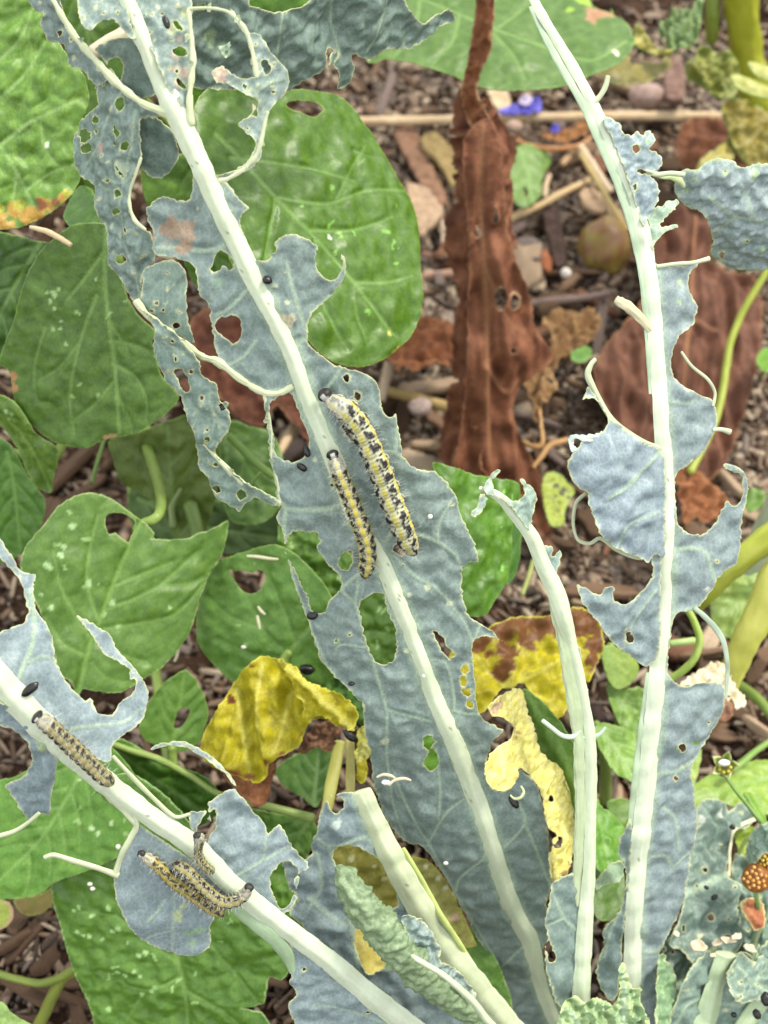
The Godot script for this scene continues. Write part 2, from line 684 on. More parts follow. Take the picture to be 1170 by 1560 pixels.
# "x,y,distance,width ..." free in space
func tube_mesh(text: String, o: Dictionary, origin: Vector3) -> ArrayMesh:
	var pts := PackedVector3Array()
	var ups := PackedVector3Array()
	var ra := PackedFloat32Array()
	var rb := PackedFloat32Array()
	var flat: float = o.get("flat", 1.0)
	for r in curve(text, false, o.get("step", 5.0)):
		pts.append(at(r[0], r[1], r[2]))
		ups.append(-ahead)
		var w: float = r[3] * 0.5 * r[2] / FOCAL
		ra.append(w)
		rb.append(w * flat)
	round_ends(pts, ups, ra, rb, o.get("ends", 0.4))
	return sweep(pts, ups, ra, rb, streaks(o.get("col", "c3cdb0"), o.get("col2", "d6dcc4"), o.get("seed", 3), o.get("specks", 0.0)), origin, o.get("sides", 12), o.get("rough", 0.1), o.get("seed", 3))

func tube(called: String, parent: Node, text: String, o := {}) -> MeshInstance3D:
	var r := rows(text)
	var mid = r[r.size() / 2]
	var origin := at(mid[0], mid[1], mid[2]) if parent == self else world_of(parent)
	return put(called, tube_mesh(text, o, origin), o.get("mat", mats.stalk), parent, origin)

# a stalk through places in the world
func stalk(called: String, parent: Node, pts_in: Array, w0: float, w1: float, o := {}) -> MeshInstance3D:
	var c := Curve3D.new()
	for i in pts_in.size():
		var a: Vector3 = pts_in[maxi(i - 1, 0)]
		var b: Vector3 = pts_in[mini(i + 1, pts_in.size() - 1)]
		c.add_point(pts_in[i], (a - b) * 0.2, (b - a) * 0.2)
	c.bake_interval = 0.002
	var pts := c.get_baked_points()
	var ups := PackedVector3Array()
	var ra := PackedFloat32Array()
	for i in pts.size():
		ups.append(-ahead)
		ra.append(lerpf(w0, w1, float(i) / (pts.size() - 1)))
	var rb := ra.duplicate()
	round_ends(pts, ups, ra, rb, 0.4)
	return put(called, sweep(pts, ups, ra, rb, streaks(o.get("col", "6f8a3c"), o.get("col2", "8ca050"), o.get("seed", 3)), world_of(parent), 10, 0.08, 3), o.get("mat", mats.stalk), parent)

# ---------------------------------------------------------------- materials
func noise_image(sd: int, freq: float, octaves: int, kind := FastNoiseLite.TYPE_SIMPLEX_SMOOTH, size := 512) -> Image:
	var f := FastNoiseLite.new()
	f.seed = sd
	f.noise_type = kind
	f.frequency = freq
	f.fractal_octaves = octaves
	if kind == FastNoiseLite.TYPE_CELLULAR:
		f.cellular_return_type = FastNoiseLite.RETURN_DISTANCE2_SUB
	return f.get_seamless_image(size, size)

func normal_of(im: Image, strength: float) -> ImageTexture:
	var c: Image = im.duplicate()
	c.convert(Image.FORMAT_RGBA8)
	c.bump_map_to_normal_map(strength)
	return ImageTexture.create_from_image(c)

# grey noise turned into a gentle tint round white
func tint_of(im: Image, low: Color, high: Color) -> ImageTexture:
	var c := Image.create(im.get_width(), im.get_height(), false, Image.FORMAT_RGB8)
	for y in im.get_height():
		for x in im.get_width():
			c.set_pixel(x, y, low.lerp(high, im.get_pixel(x, y).r))
	return ImageTexture.create_from_image(c)

# a fine network of veinlets, with a little mottling
func web_tint(web: Image, mottle: Image, low: Color, high: Color) -> ImageTexture:
	var n := web.get_width()
	var c := Image.create(n, n, false, Image.FORMAT_RGB8)
	for y in n:
		for x in n:
			var k := clampf(1.0 - web.get_pixel(x, y).r * 5.0, 0.0, 1.0)
			var g := mottle.get_pixel(x % 512, y % 512).r
			c.set_pixel(x, y, low.lerp(high, clampf(k * 0.8 + g * 0.45 - 0.05, 0.0, 1.0)))
	return ImageTexture.create_from_image(c)

func stuff_mat(rough: float, scale: float, tint: Texture2D, bump: Texture2D, bump_scale: float, spec := 0.5) -> StandardMaterial3D:
	var m := StandardMaterial3D.new()
	m.vertex_color_use_as_albedo = true
	m.roughness = rough
	m.metallic_specular = spec
	m.uv1_triplanar = true
	m.uv1_world_triplanar = true
	m.uv1_scale = Vector3.ONE * scale
	if tint: m.albedo_texture = tint
	if bump:
		m.normal_enabled = true
		m.normal_texture = bump
		m.normal_scale = bump_scale
	m.cull_mode = BaseMaterial3D.CULL_DISABLED
	return m

func make_materials() -> void:
	var soft := noise_image(3, 0.02, 5)
	var fine := noise_image(4, 0.05, 4)
	var cells := noise_image(5, 0.04, 1, FastNoiseLite.TYPE_CELLULAR)
	var web := noise_image(6, 0.03, 1, FastNoiseLite.TYPE_CELLULAR, 1024)
	var t_web := web_tint(web, fine, Color(0.80, 0.82, 0.80), Color(1, 1, 1))
	var t_web_dark := web_tint(web, fine, Color(1, 1, 1), Color(0.80, 0.84, 0.74))
	var n_web := normal_of(web, 7.0)
	var t_pale := tint_of(soft, Color(0.93, 0.94, 0.92), Color(1, 1, 1))
	var t_leaf := tint_of(soft, Color(0.89, 0.90, 0.88), Color(1, 1, 1))
	var n_fine := normal_of(fine, 6.0)
	var n_soft := normal_of(soft, 8.0)
	var n_cells := normal_of(cells, 5.0)
	var t_bark := tint_of(fine, Color(0.74, 0.72, 0.7), Color(1, 1, 1))
	var t_rough := tint_of(fine, Color(0.55, 0.52, 0.5), Color(1, 1, 1))
	mats.kale = stuff_mat(0.52, 24.0, t_web, n_web, 0.18, 0.5)
	mats.kale_dark = stuff_mat(0.5, 24.0, t_web, n_web, 0.22, 0.5)
	mats.green = stuff_mat(0.5, 26.0, t_web_dark, n_web, 0.2, 0.5)
	mats.glossy = stuff_mat(0.44, 20.0, t_web_dark, n_web, 0.22, 0.5)
	for k in ["green", "glossy"]:
		mats[k].backlight_enabled = true
		mats[k].backlight = Color(0.07, 0.13, 0.02)
	mats.stalk = stuff_mat(0.42, 60.0, t_pale, n_soft, 0.07, 0.45)
	mats.yellow = stuff_mat(0.52, 28.0, t_web_dark, n_web, 0.22, 0.4)
	mats.yellow.backlight_enabled = true
	mats.yellow.backlight = Color(0.2, 0.16, 0.01)
	mats.brown = stuff_mat(0.68, 22.0, t_web_dark, n_web, 0.6, 0.35)
	mats.wood = stuff_mat(0.8, 40.0, t_bark, n_fine, 0.8, 0.3)
	mats.soil = stuff_mat(0.95, 18.0, t_rough, n_fine, 1.2, 0.2)
	mats.straw = stuff_mat(0.55, 60.0, t_leaf, n_fine, 0.4, 0.4)
	mats.pellet = stuff_mat(0.28, 120.0, t_rough, n_fine, 0.5, 0.5)
	mats.skin = stuff_mat(0.5, 150.0, t_leaf, n_fine, 0.35, 0.45)
	var hair := StandardMaterial3D.new()
	hair.albedo_color = Color(0.85, 0.85, 0.82)
	hair.roughness = 0.35
	mats.hair = hair
	mats.petal = stuff_mat(0.5, 80.0, t_leaf, n_soft, 0.4, 0.4)
	mats.petal.backlight_enabled = true
	mats.petal.backlight = Color(0.1, 0.08, 0.3)

# ---------------------------------------------------------------- the ground and what lies on it
func axis_places(lo: float, hi: float, step: float, far: float) -> PackedFloat32Array:
	var out := PackedFloat32Array()
	var x := lo
	while x <= hi:
		out.append(x)
		x += step
	var g := step
	var a := lo
	var b := hi
	while a > -far:
		g *= 1.35
		a -= g
		b += g
		out.insert(0, a)
		out.append(b)
	return out

var soil_a: FastNoiseLite
var soil_b: FastNoiseLite

func soil_height(x: float, z: float) -> float:
	return soil_a.get_noise_2d(x, z) * 0.010 + soil_b.get_noise_2d(x, z) * 0.0035 - 0.004

func build_ground() -> void:
	soil_a = noise(81, 0.12, FastNoiseLite.TYPE_SIMPLEX_SMOOTH, 3)
	soil_b = noise(82, 0.012, FastNoiseLite.TYPE_SIMPLEX_SMOOTH, 4)
	var tone := noise(83, 0.03, FastNoiseLite.TYPE_SIMPLEX_SMOOTH, 4)
	var xs := axis_places(-0.42, 0.42, 0.0035, 40.0)
	var zs := axis_places(-0.95, 0.02, 0.0035, 40.0)
	var pos := PackedVector3Array()
	var col := PackedColorArray()
	var idx := PackedInt32Array()
	var dark := lin("382a21")
	var pale := lin("5c493b")
	for z in zs:
		for x in xs:
			pos.append(Vector3(x, soil_height(x, z), z))
			col.append(dark.lerp(pale, clampf(0.45 + tone.get_noise_2d(x, z) * 1.1, 0, 1)))
	var w := xs.size()
	for j in zs.size() - 1:
		for i in w - 1:
			var a := j * w + i
			idx.append_array([a, a + 1, a + w + 1, a, a + w + 1, a + w])
	var g := put("ground", commit(pos, col, idx, Vector3.ZERO), mats.soil)
	tag(g, "dark garden soil under the plants", "", "", "structure")

# a split of bark or wood: an uneven outline with worn edges, one metre long before it is scaled
func chip_mesh(sd: int, wide: float, tall: float) -> ArrayMesh:
	var r := RandomNumberGenerator.new()
	r.seed = 900 + sd
	var pos := PackedVector3Array()
	var col := PackedColorArray()
	var idx := PackedInt32Array()
	var n := 14
	var out := []
	for k in n:
		var a := TAU * (k + r.randf_range(-0.25, 0.25)) / n
		var p := Vector2(cos(a), sin(a))
		p /= pow(pow(absf(p.x), 9.0) + pow(absf(p.y), 7.0), 0.125)
		out.append(Vector2(p.x * 0.5 * r.randf_range(0.74, 1.04), p.y * 0.5 * wide * r.randf_range(0.6, 1.0)))
	var tilt := r.randf_range(-0.5, 0.5)
	var rings := [[0.93, 0.0], [1.0, 0.25], [0.98, 0.75], [0.86, 1.0]]
	for ring in rings:
		for p in out:
			pos.append(Vector3(p.x * ring[0], tall * (ring[1] - 0.3 + tilt * p.x * 0.5 + r.randf_range(-0.12, 0.12)), p.y * ring[0]))
			var c := r.randf_range(0.72, 1.0)
			col.append(Color(c, c, c))
	for j in 3:
		for k in n:
			var a: int = j * n + k
			var b: int = j * n + (k + 1) % n
			idx.append_array([a, b + n, b, a, a + n, b + n])
	for j in [0, 3]:
		var c := pos.size()
		pos.append(Vector3(0, tall * (-0.3 if j == 0 else 0.75), 0))
		col.append(Color(0.9, 0.9, 0.9))
		for k in n:
			var a: int = j * n + k
			var b: int = j * n + (k + 1) % n
			idx.append_array([c, a, b] if j == 0 else [c, b, a])
	var v := ArrayMesh.new()
	v = commit(pos, col, idx, Vector3.ZERO)
	var f := (pos[idx[2]] - pos[idx[0]]).cross(pos[idx[1]] - pos[idx[0]])
	if f.dot(pos[idx[0]] - Vector3(0, tall * 0.2, 0)) < 0.0:
		for i in range(0, idx.size(), 3):
			var s := idx[i]
			idx[i] = idx[i + 1]
			idx[i + 1] = s
		v = commit(pos, col, idx, Vector3.ZERO)
	return v

const MARKS := "560,140,the round glossy leaf's upper edge;630,180,the left end of the long straw;700,120,the twisted brown stalk;790,165,the violet petals;830,265,the small green leaf on the soil;910,385,the brown round tuber;985,145,the pinkish stone;1080,190,the right end of the long straw;890,460,the grey stick;840,520,the torn tan leaf;650,400,the two thin sticks;670,460,the pale flat wood piece;620,600,the hanging brown leaf's left side;850,650,the hanging brown leaf's foot;1060,500,the large brown leaf on the right;1110,760,the ragged tall kale leaf;860,860,the narrow stripped stalk;930,1150,the right stalks' feet;1130,1110,the yellow stem's broken end;430,560,the eaten middle leaf's left side;120,720,the gap between the left leaves;230,820,the holed leaf on the left;50,1450,the lower left stems;420,1500,the lower left dark gap"

func beside(x: float, y: float) -> String:
	var best := 1e9
	var say := ""
	for m in MARKS.split(";"):
		var f: PackedStringArray = (m as String).split(",")
		var d := Vector2(x - float(f[0]), y - float(f[1]))
		if d.length() < best:
			best = d.length()
			var way := "right of" if d.x > 0 else "left of"
			if absf(d.y) > absf(d.x): way = "below" if d.y > 0 else "above"
			say = ("close " if best < 28 else "") + way + " " + f[2]
	return say

func build_litter() -> void:
	var r := RandomNumberGenerator.new()
	r.seed = 4242
	var shapes := []
	for k in 9:
		shapes.append(chip_mesh(k, [0.16, 0.26, 0.5, 0.2, 0.62, 0.34, 0.11, 0.24, 0.7][k], [0.12, 0.1, 0.14, 0.16, 0.2, 0.09, 0.13, 0.22, 0.3][k]))
	var tones := [["dark brown", "64503f"], ["brown", "8a705a"], ["reddish brown", "8c6650"], ["tan", "c0a88c"], ["grey-brown", "877870"], ["pale buff", "d4c0a4"], ["blackish", "453833"]]
	var tone_mats := []
	for t in tones:
		var m: StandardMaterial3D = mats.wood.duplicate()
		m.albedo_color = Color(t[1])
		tone_mats.append(m)
	var seen_places := {}
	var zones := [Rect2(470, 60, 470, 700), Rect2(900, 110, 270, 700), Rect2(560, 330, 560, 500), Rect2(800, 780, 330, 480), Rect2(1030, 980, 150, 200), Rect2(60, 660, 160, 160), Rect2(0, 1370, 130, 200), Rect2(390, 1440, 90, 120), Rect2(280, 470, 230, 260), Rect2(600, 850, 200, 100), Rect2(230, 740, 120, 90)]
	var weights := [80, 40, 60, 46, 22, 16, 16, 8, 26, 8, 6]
	for zi in zones.size():
		for k in weights[zi]:
			var z: Rect2 = zones[zi]
			var x := z.position.x + z.size.x * r.randf()
			var y := z.position.y + z.size.y * r.randf()
			var g := ground_at(x, y)
			var kind := r.randi() % 9
			var long := r.randf_range(0.010, 0.048) * (0.6 if kind in [2, 4, 8] else 1.0) * pow((g - eye).dot(ahead) / 0.72, 1.6)
			var roll := r.randf() * (0.34 if zi in [5, 6, 7, 10] else 1.0)  # left-hand gaps: mostly dark brown, shade under the leaves put into chip colour
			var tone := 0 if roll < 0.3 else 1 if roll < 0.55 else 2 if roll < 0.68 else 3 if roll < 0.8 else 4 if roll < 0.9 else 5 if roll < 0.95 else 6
			var size_word := "tiny" if long < 0.016 else "short" if long < 0.022 else "long" if long > 0.029 else "middling"
			var form: String = ["thin", "flat", "broad", "narrow", "stubby", "flat", "splinter-like", "thick", "lumpy"][kind]
			var say: String = "%s %s %s wood chip %s" % [size_word, form, tones[tone][0], beside(x, y)]
			if seen_places.has(say): continue
			seen_places[say] = true
			var o := MeshInstance3D.new()
			o.mesh = shapes[kind]
			o.name = numbered("wood_chip")
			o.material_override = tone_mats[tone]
			add_child(o)
			o.transform = Transform3D(Basis(Vector3.UP, r.randf() * TAU) * Basis(Vector3.RIGHT, r.randf_range(-0.5, 0.5)) * Basis(Vector3.BACK, r.randf_range(-0.35, 0.35)).scaled(Vector3.ONE * long), Vector3(g.x, soil_height(g.x, g.z) + long * 0.08 + r.randf() * 0.006, g.z))
			tag(o, say, "wood chip", "wood chips in the mulch")
	# crumbs of bark and soil, too small to tell apart
	var mm := MultiMesh.new()
	mm.transform_format = MultiMesh.TRANSFORM_3D
	mm.use_colors = true
	mm.mesh = chip_mesh(77, 0.7, 0.5)
	mm.instance_count = 42000
	for k in 42000:
		var g := ground_at(r.randf_range(-500, 1650), r.randf_range(-250, 1650)) if k % 2 == 0 else ground_at(r.randf_range(450, 1190), r.randf_range(40, 900))
		var size := r.randf_range(0.0016, 0.0065) if k % 4 else r.randf_range(0.006, 0.014)
		mm.set_instance_transform(k, Transform3D(Basis(Vector3.UP, r.randf() * TAU) * Basis(Vector3.RIGHT, r.randf() * 1.2).scaled(Vector3(size, minf(size, 0.006) * r.randf_range(0.4, 0.9), size * (r.randf_range(0.35, 1.0) if k % 4 else r.randf_range(0.15, 0.4)))), Vector3(g.x, soil_height(g.x, g.z) + size * 0.1, g.z)))
		mm.set_instance_color(k, lin(["6c5a4a", "8c7662", "a89480", "5a4e44", "c4b49c", "867a70"][r.randi() % 6]))
	var crumbs := MultiMeshInstance3D.new()
	crumbs.name = "soil_crumbs"
	crumbs.multimesh = mm
	crumbs.material_override = mats.wood
	add_child(crumbs)
	tag(crumbs, "crumbs of soil and bark scattered over the ground", "soil crumbs", "", "stuff")
	# pieces that stand out
	slab("wood_piece", "619,281 640,282 651,291 665,303 675,320 668,333 655,346 644,358 636,350 628,320", 0.70, 8, "b89c7e", "cbb398", "large pale angular wood piece touching the round glossy leaf's right edge", "wood piece")
	slab("wood_piece", "599,195 628,191 645,222 662,258 680,297 678,312 667,313 648,290 622,245 606,215", 0.735, 9, "8b6a54", "a3826a", "long brown plank-like chip slanting below the long straw's left end", "wood piece")
	slab("wood_piece", "643,206 662,200 680,214 694,232 696,262 690,285 676,260 660,238 646,226", 0.735, 9, "8e7a4e", "a89668", "olive-tan curved bark piece left of the hanging brown leaf", "wood piece")
	slab("wood_piece", "646,427 660,435 676,456 689,474 690,493 676,492 660,487 648,470", 0.675, 5, "cdb8a2", "ddccb8", "pale pinkish flat wood piece right of the round glossy leaf", "wood piece")
	slab("wood_piece", "671,338 680,332 690,345 696,368 690,386 678,388 672,366", 0.70, 5, "c9b59e", "dccab4", "small cream curled wood shaving left of the hanging brown leaf", "wood piece")
	slab("wood_piece", "742,132 756,128 768,132 778,154 774,170 762,172 752,158", 0.765, 4, "d2bb98", "e2cfae", "cream flat wood piece behind the violet petals", "wood piece")
	slab("wood_piece", "784,366 800,360 824,366 830,380 822,394 800,392 786,384", 0.685, 8, "6e6460", "857a76", "grey flat stone-like wood piece right of the hanging brown leaf's middle", "wood piece")
	slab("wood_piece", "822,378 832,376 840,396 838,414 830,408 822,396", 0.68, 5, "9a5c3c", "b07450", "small orange-brown bark flake above the grey stick", "wood piece")
	slab("wood_piece", "828,318 848,312 856,345 862,380 860,402 846,404 838,370 830,340", 0.695, 9, "4d3d36", "63524a", "long dark upright bark piece left of the brown round tuber", "wood piece")
	slab("wood_piece", "884,290 900,284 916,294 926,310 920,322 900,318 888,306", 0.70, 8, "c6a684", "d8bd9c", "light tan split wood above the brown round tuber", "wood piece")
	slab("wood_piece", "1016,94 1032,88 1042,100 1043,148 1030,152 1014,146", 0.745, 12, "7d6258", "947a6e", "upright reddish brown block chip behind the long straw's right half", "wood piece")
	slab("wood_piece", "664,122 672,118 694,150 698,166 690,166 676,146", 0.775, 7, "3d3a40", "55525a", "dark slate-coloured bark strip left of the twisted brown stalk", "wood piece")
	stick("stick", "644,386,.695,11 668,394,.693,11 698,404,.69,12", "7f6152", "967666", "upper of two thin brown sticks between round leaf and hanging brown leaf", "stick")
	stick("stick", "644,420,.683,11 668,418,.683,13 692,416,.683,14", "9c7a66", "b5927c", "lower thicker pinkish stick between round leaf and hanging brown leaf", "stick")
	stick("stick", "808,464,.665,15 850,458,.664,14 890,454,.664,13 930,447,.664,12", "6b5650", "806c64", "grey-brown stick lying right of the hanging leaf's ringed holes", "stick")
	stick("stick", "570,590,.63,14 610,600,.63,16 650,610,.63,17 690,622,.63,18", "9a8250", "b59c68", "olive-tan stick left of the hanging brown leaf's lower half", "stick")
	stick("stick", "424,690,.585,13 440,664,.59,15 458,630,.60,13", "b49676", "c9ae8e", "short pale stick seen through the window in the eaten middle leaf", "stick")
	stick("stick", "598,540,.632,18 590,570,.63,16 580,610,.628,14", "b9a288", "cdb89e", "pale upright stick below the round glossy leaf", "stick")
	stick("stick", "660,110,.78,8 680,130,.775,10 700,150,.77,11", "7a5f54", "8f7468", "thin brown stick above the long straw, left of the twisted stalk", "stick")
	stick("straw", "540,184,.752,13 640,183,.747,14 760,180,.742,13 900,177,.742,15 1040,176,.746,14 1166,179,.752,10", "c2a680", "d6be9c", "long pale straw lying across the mulch behind the stalks", "straw")
	stick("straw", "884,222,.716,10 900,246,.713,11 914,268,.71,11 930,292,.707,10", "cdb492", "dcc8aa", "upper of two short straws leaning on the right kale stalk", "straw")
	stick("straw", "884,234,.712,8 912,280,.70,9 940,326,.69,9 956,350,.686,8", "a28c54", "bda672", "lower olive straw running down beside the right kale stalk", "straw")
	stick("straw", "770,337,.70,10 800,322,.702,12 820,314,.703,9 856,294,.706,11 898,274,.71,9", "c8a878", "d8bd92", "yellow straw slanting over the soil right of the hanging brown leaf", "straw")
	stick("straw", "856,250,.722,9 866,238,.724,10 878,226,.726,9", "b39068", "c6a680", "short thick straw piece above the small green leaf", "straw")
	stick("straw", "830,300,.708,8 832,280,.712,8 838,266,.714,6", "bfa584", "d0b898", "short upright straw touching the small green leaf", "straw")
	stick("straw", "46,346,.40,6 70,352,.398,9 90,362,.396,9 108,373,.394,7", "c4ac84", "d6c2a0", "pale straw bit resting on the leaves at the left edge", "straw")
	stick("dry_tendril", "760,195,.73,5 778,208,.727,6 800,219,.724,7 830,226,.721,8 860,226,.72,8 886,220,.722,7 902,208,.725,5", "a8744a", "c08c5e", "orange-brown curved dry tendril below the violet petals", "tendril")
	stick("dry_tendril", "795,672,.59,7 812,680,.588,8 826,678,.588,8 824,650,.59,7 820,620,.593,8", "a8804e", "be9866", "forked tan dry tendril at the hanging brown leaf's foot", "tendril")
	stick("dry_tendril", "812,712,.58,6 826,694,.583,8 838,678,.586,9 856,672,.588,9 874,668,.59,8", "a07848", "b68e60", "lower tan dry tendril by the blue puckered kale patch", "tendril")
	lump("stone", Vector2(985, 146), 0.745, Vector3(27, 19, 22), "a58a80", "bda69c", "rounded pinkish stone just behind the long straw", "stone", 5)
	lump("tuber", Vector2(922, 376), 0.69, Vector3(40, 46, 38), "8a7a38", "7a5238", "round brown and olive tuber half buried left of the right kale stalk", "tuber", 6, mats.stalk)
	lump("pebble", Vector2(862, 416), 0.672, Vector3(8, 8, 7), "dcd8cc", "ece8de", "tiny white pebble below the brown round tuber", "pebble", 7)
	lump("pebble", Vector2(783, 193), 0.735, Vector3(13, 10, 9), "b59a88", "c8b09e", "small pinkish pebble under the long straw by the violet petals", "pebble", 8)
	lump("pebble", Vector2(640, 620), 0.625, Vector3(18, 14, 10), "a08c86", "c4b4ac", "pale pebble below the round glossy leaf", "pebble", 9)
	for row in [["757,170 772,162 786,158 800,160 804,170 790,173 770,173", "broad violet petal at the left of the little heap on the straw"], ["796,172 798,156 812,150 824,152 824,171 810,173", "upright violet petal at the right of the little heap on the straw"], ["790,156 796,146 806,145 812,152 802,160", "pale lilac petal topmost in the little heap"]]:
		petal(row[0], 0.738, row[1], "4a44b0" if not row[1].begins_with("pale") else "b7a6c4")
	petal("838,196 846,188 853,194 850,202 842,201", 0.725, "single small violet petal fallen below the long straw", "3f3cae")
	petal("762,194 768,190 772,198 766,204", 0.73, "blue-violet petal scrap left under the long straw", "3f3cae")

func slab(called: String, outline: String, d: float, thick: float, c1: String, c2: String, label: String, cat: String) -> void:
	var b := middle(outline)
	var sh := sheet("%f,%f,%f %f,%f,%f %f,%f,%f" % [b.x - 30, b.y, d, b.x + 30, b.y, d, b.x, b.y + 30, d - 0.008], {"warp": [6, 40], "seed": int(b.x)})
	var o := blade(called, self, sh, [outline], {"seed": int(b.x), "cell": 3.0, "col": c1, "col2": c2, "thick": thick, "jag": 3.0, "pucker": 3.0, "pucker_size": 14.0, "grain_size": 14.0}, mats.wood)
	tag(o, label, cat)

func middle(outline: String) -> Vector2:
	var s := Vector2.ZERO
	var r := rows(outline)
	for p in r: s += Vector2(p[0], p[1])
	return s / r.size()

func stick(called: String, text: String, c1: String, c2: String, label: String, cat: String) -> void:
	tag(tube(called, self, text, {"col": c1, "col2": c2, "mat": mats.straw, "flat": 0.8, "rough": 0.22, "seed": text.length(), "sides": 10, "ends": 0.15}), label, cat)

func lump(called: String, p: Vector2, d: float, size: Vector3, c1: String, c2: String, label: String, cat: String, sd: int, mat: Material = null, turn := 0.0) -> MeshInstance3D:
	var pos := PackedVector3Array()
	var col := PackedColorArray()
	var idx := PackedInt32Array()
	var f := noise(sd, 1.0, FastNoiseLite.TYPE_SIMPLEX_SMOOTH, 3)
	var o := at(p.x, p.y, d)
	var s := d / FOCAL
	var a := lin(c1)
	var b := lin(c2)
	var e1 := Vector3.RIGHT.rotated(ahead, turn)
	var e2 := above.rotated(ahead, turn)
	for j in 17:
		var th := PI * j / 16.0
		for i in 24:
			var ph := TAU * i / 24.0
			var q := Vector3(sin(th) * cos(ph), cos(th), sin(th) * sin(ph))
			var g := 1.0 + 0.16 * f.get_noise_3dv(q * 1.2) + 0.04 * f.get_noise_3dv(q * 6.0)
			pos.append(o + (e1 * (q.x * size.x) + e2 * (q.y * size.y) - ahead * (q.z * size.z)) * s * g)
			col.append(a.lerp(b, clampf(0.5 + f.get_noise_3dv(q * 1.6 + Vector3(4, 4, 4)) * 1.4, 0, 1)))
	for j in 16:
		for i in 24:
			var k := j * 24 + i
			var l := j * 24 + (i + 1) % 24
			idx.append_array([k, k + 24, l + 24, k, l + 24, l])
	var f0 := (pos[idx[8 * 24 * 6 + 2]] - pos[idx[8 * 24 * 6]]).cross(pos[idx[8 * 24 * 6 + 1]] - pos[idx[8 * 24 * 6]])
	if f0.dot(pos[idx[8 * 24 * 6]] - o) < 0:
		for i in range(0, idx.size(), 3):
			var t := idx[i]
			idx[i] = idx[i + 1]
			idx[i + 1] = t
	var m := put(called, commit(pos, col, idx, o), mat if mat else mats.wood, self, o)
	tag(m, label, cat)
	return m

func petal(outline: String, d: float, label: String, c: String) -> void:
	var b := middle(outline)
	var sh := sheet("%f,%f,%f %f,%f,%f %f,%f,%f" % [b.x - 10, b.y, d, b.x + 10, b.y, d, b.x, b.y + 10, d - 0.002], {"warp": [8, 14], "seed": int(b.x)})
	tag(blade("flower_petal", self, sh, [outline], {"seed": int(b.x), "cell": 2.0, "col": c, "col2": "7a74d0" if c[0] != "b" else "d8ccdc", "thick": 1.0, "pucker": 3.0, "pucker_size": 10.0}, mats.petal), label, "petal")

# ---------------------------------------------------------------- dead brown leaves
func brown_look(sd: int, more := {}) -> Dictionary:
	var d := {"seed": sd, "col": "6d402b", "col2": "96603f", "vein_col": "8f6448", "rim": 2.5, "rim_col": "8a6248", "jag": 4.0, "jag_size": 14.0, "pucker": 8.0, "pucker_size": 36.0, "thick": 2.0, "ridge": 2.0, "net": 1.2, "net_size": 22.0, "net_c": 0.0, "curl": 5.0, "curl_w": 9.0, "grain_size": 40.0}
	d.merge(more, true)
	return d

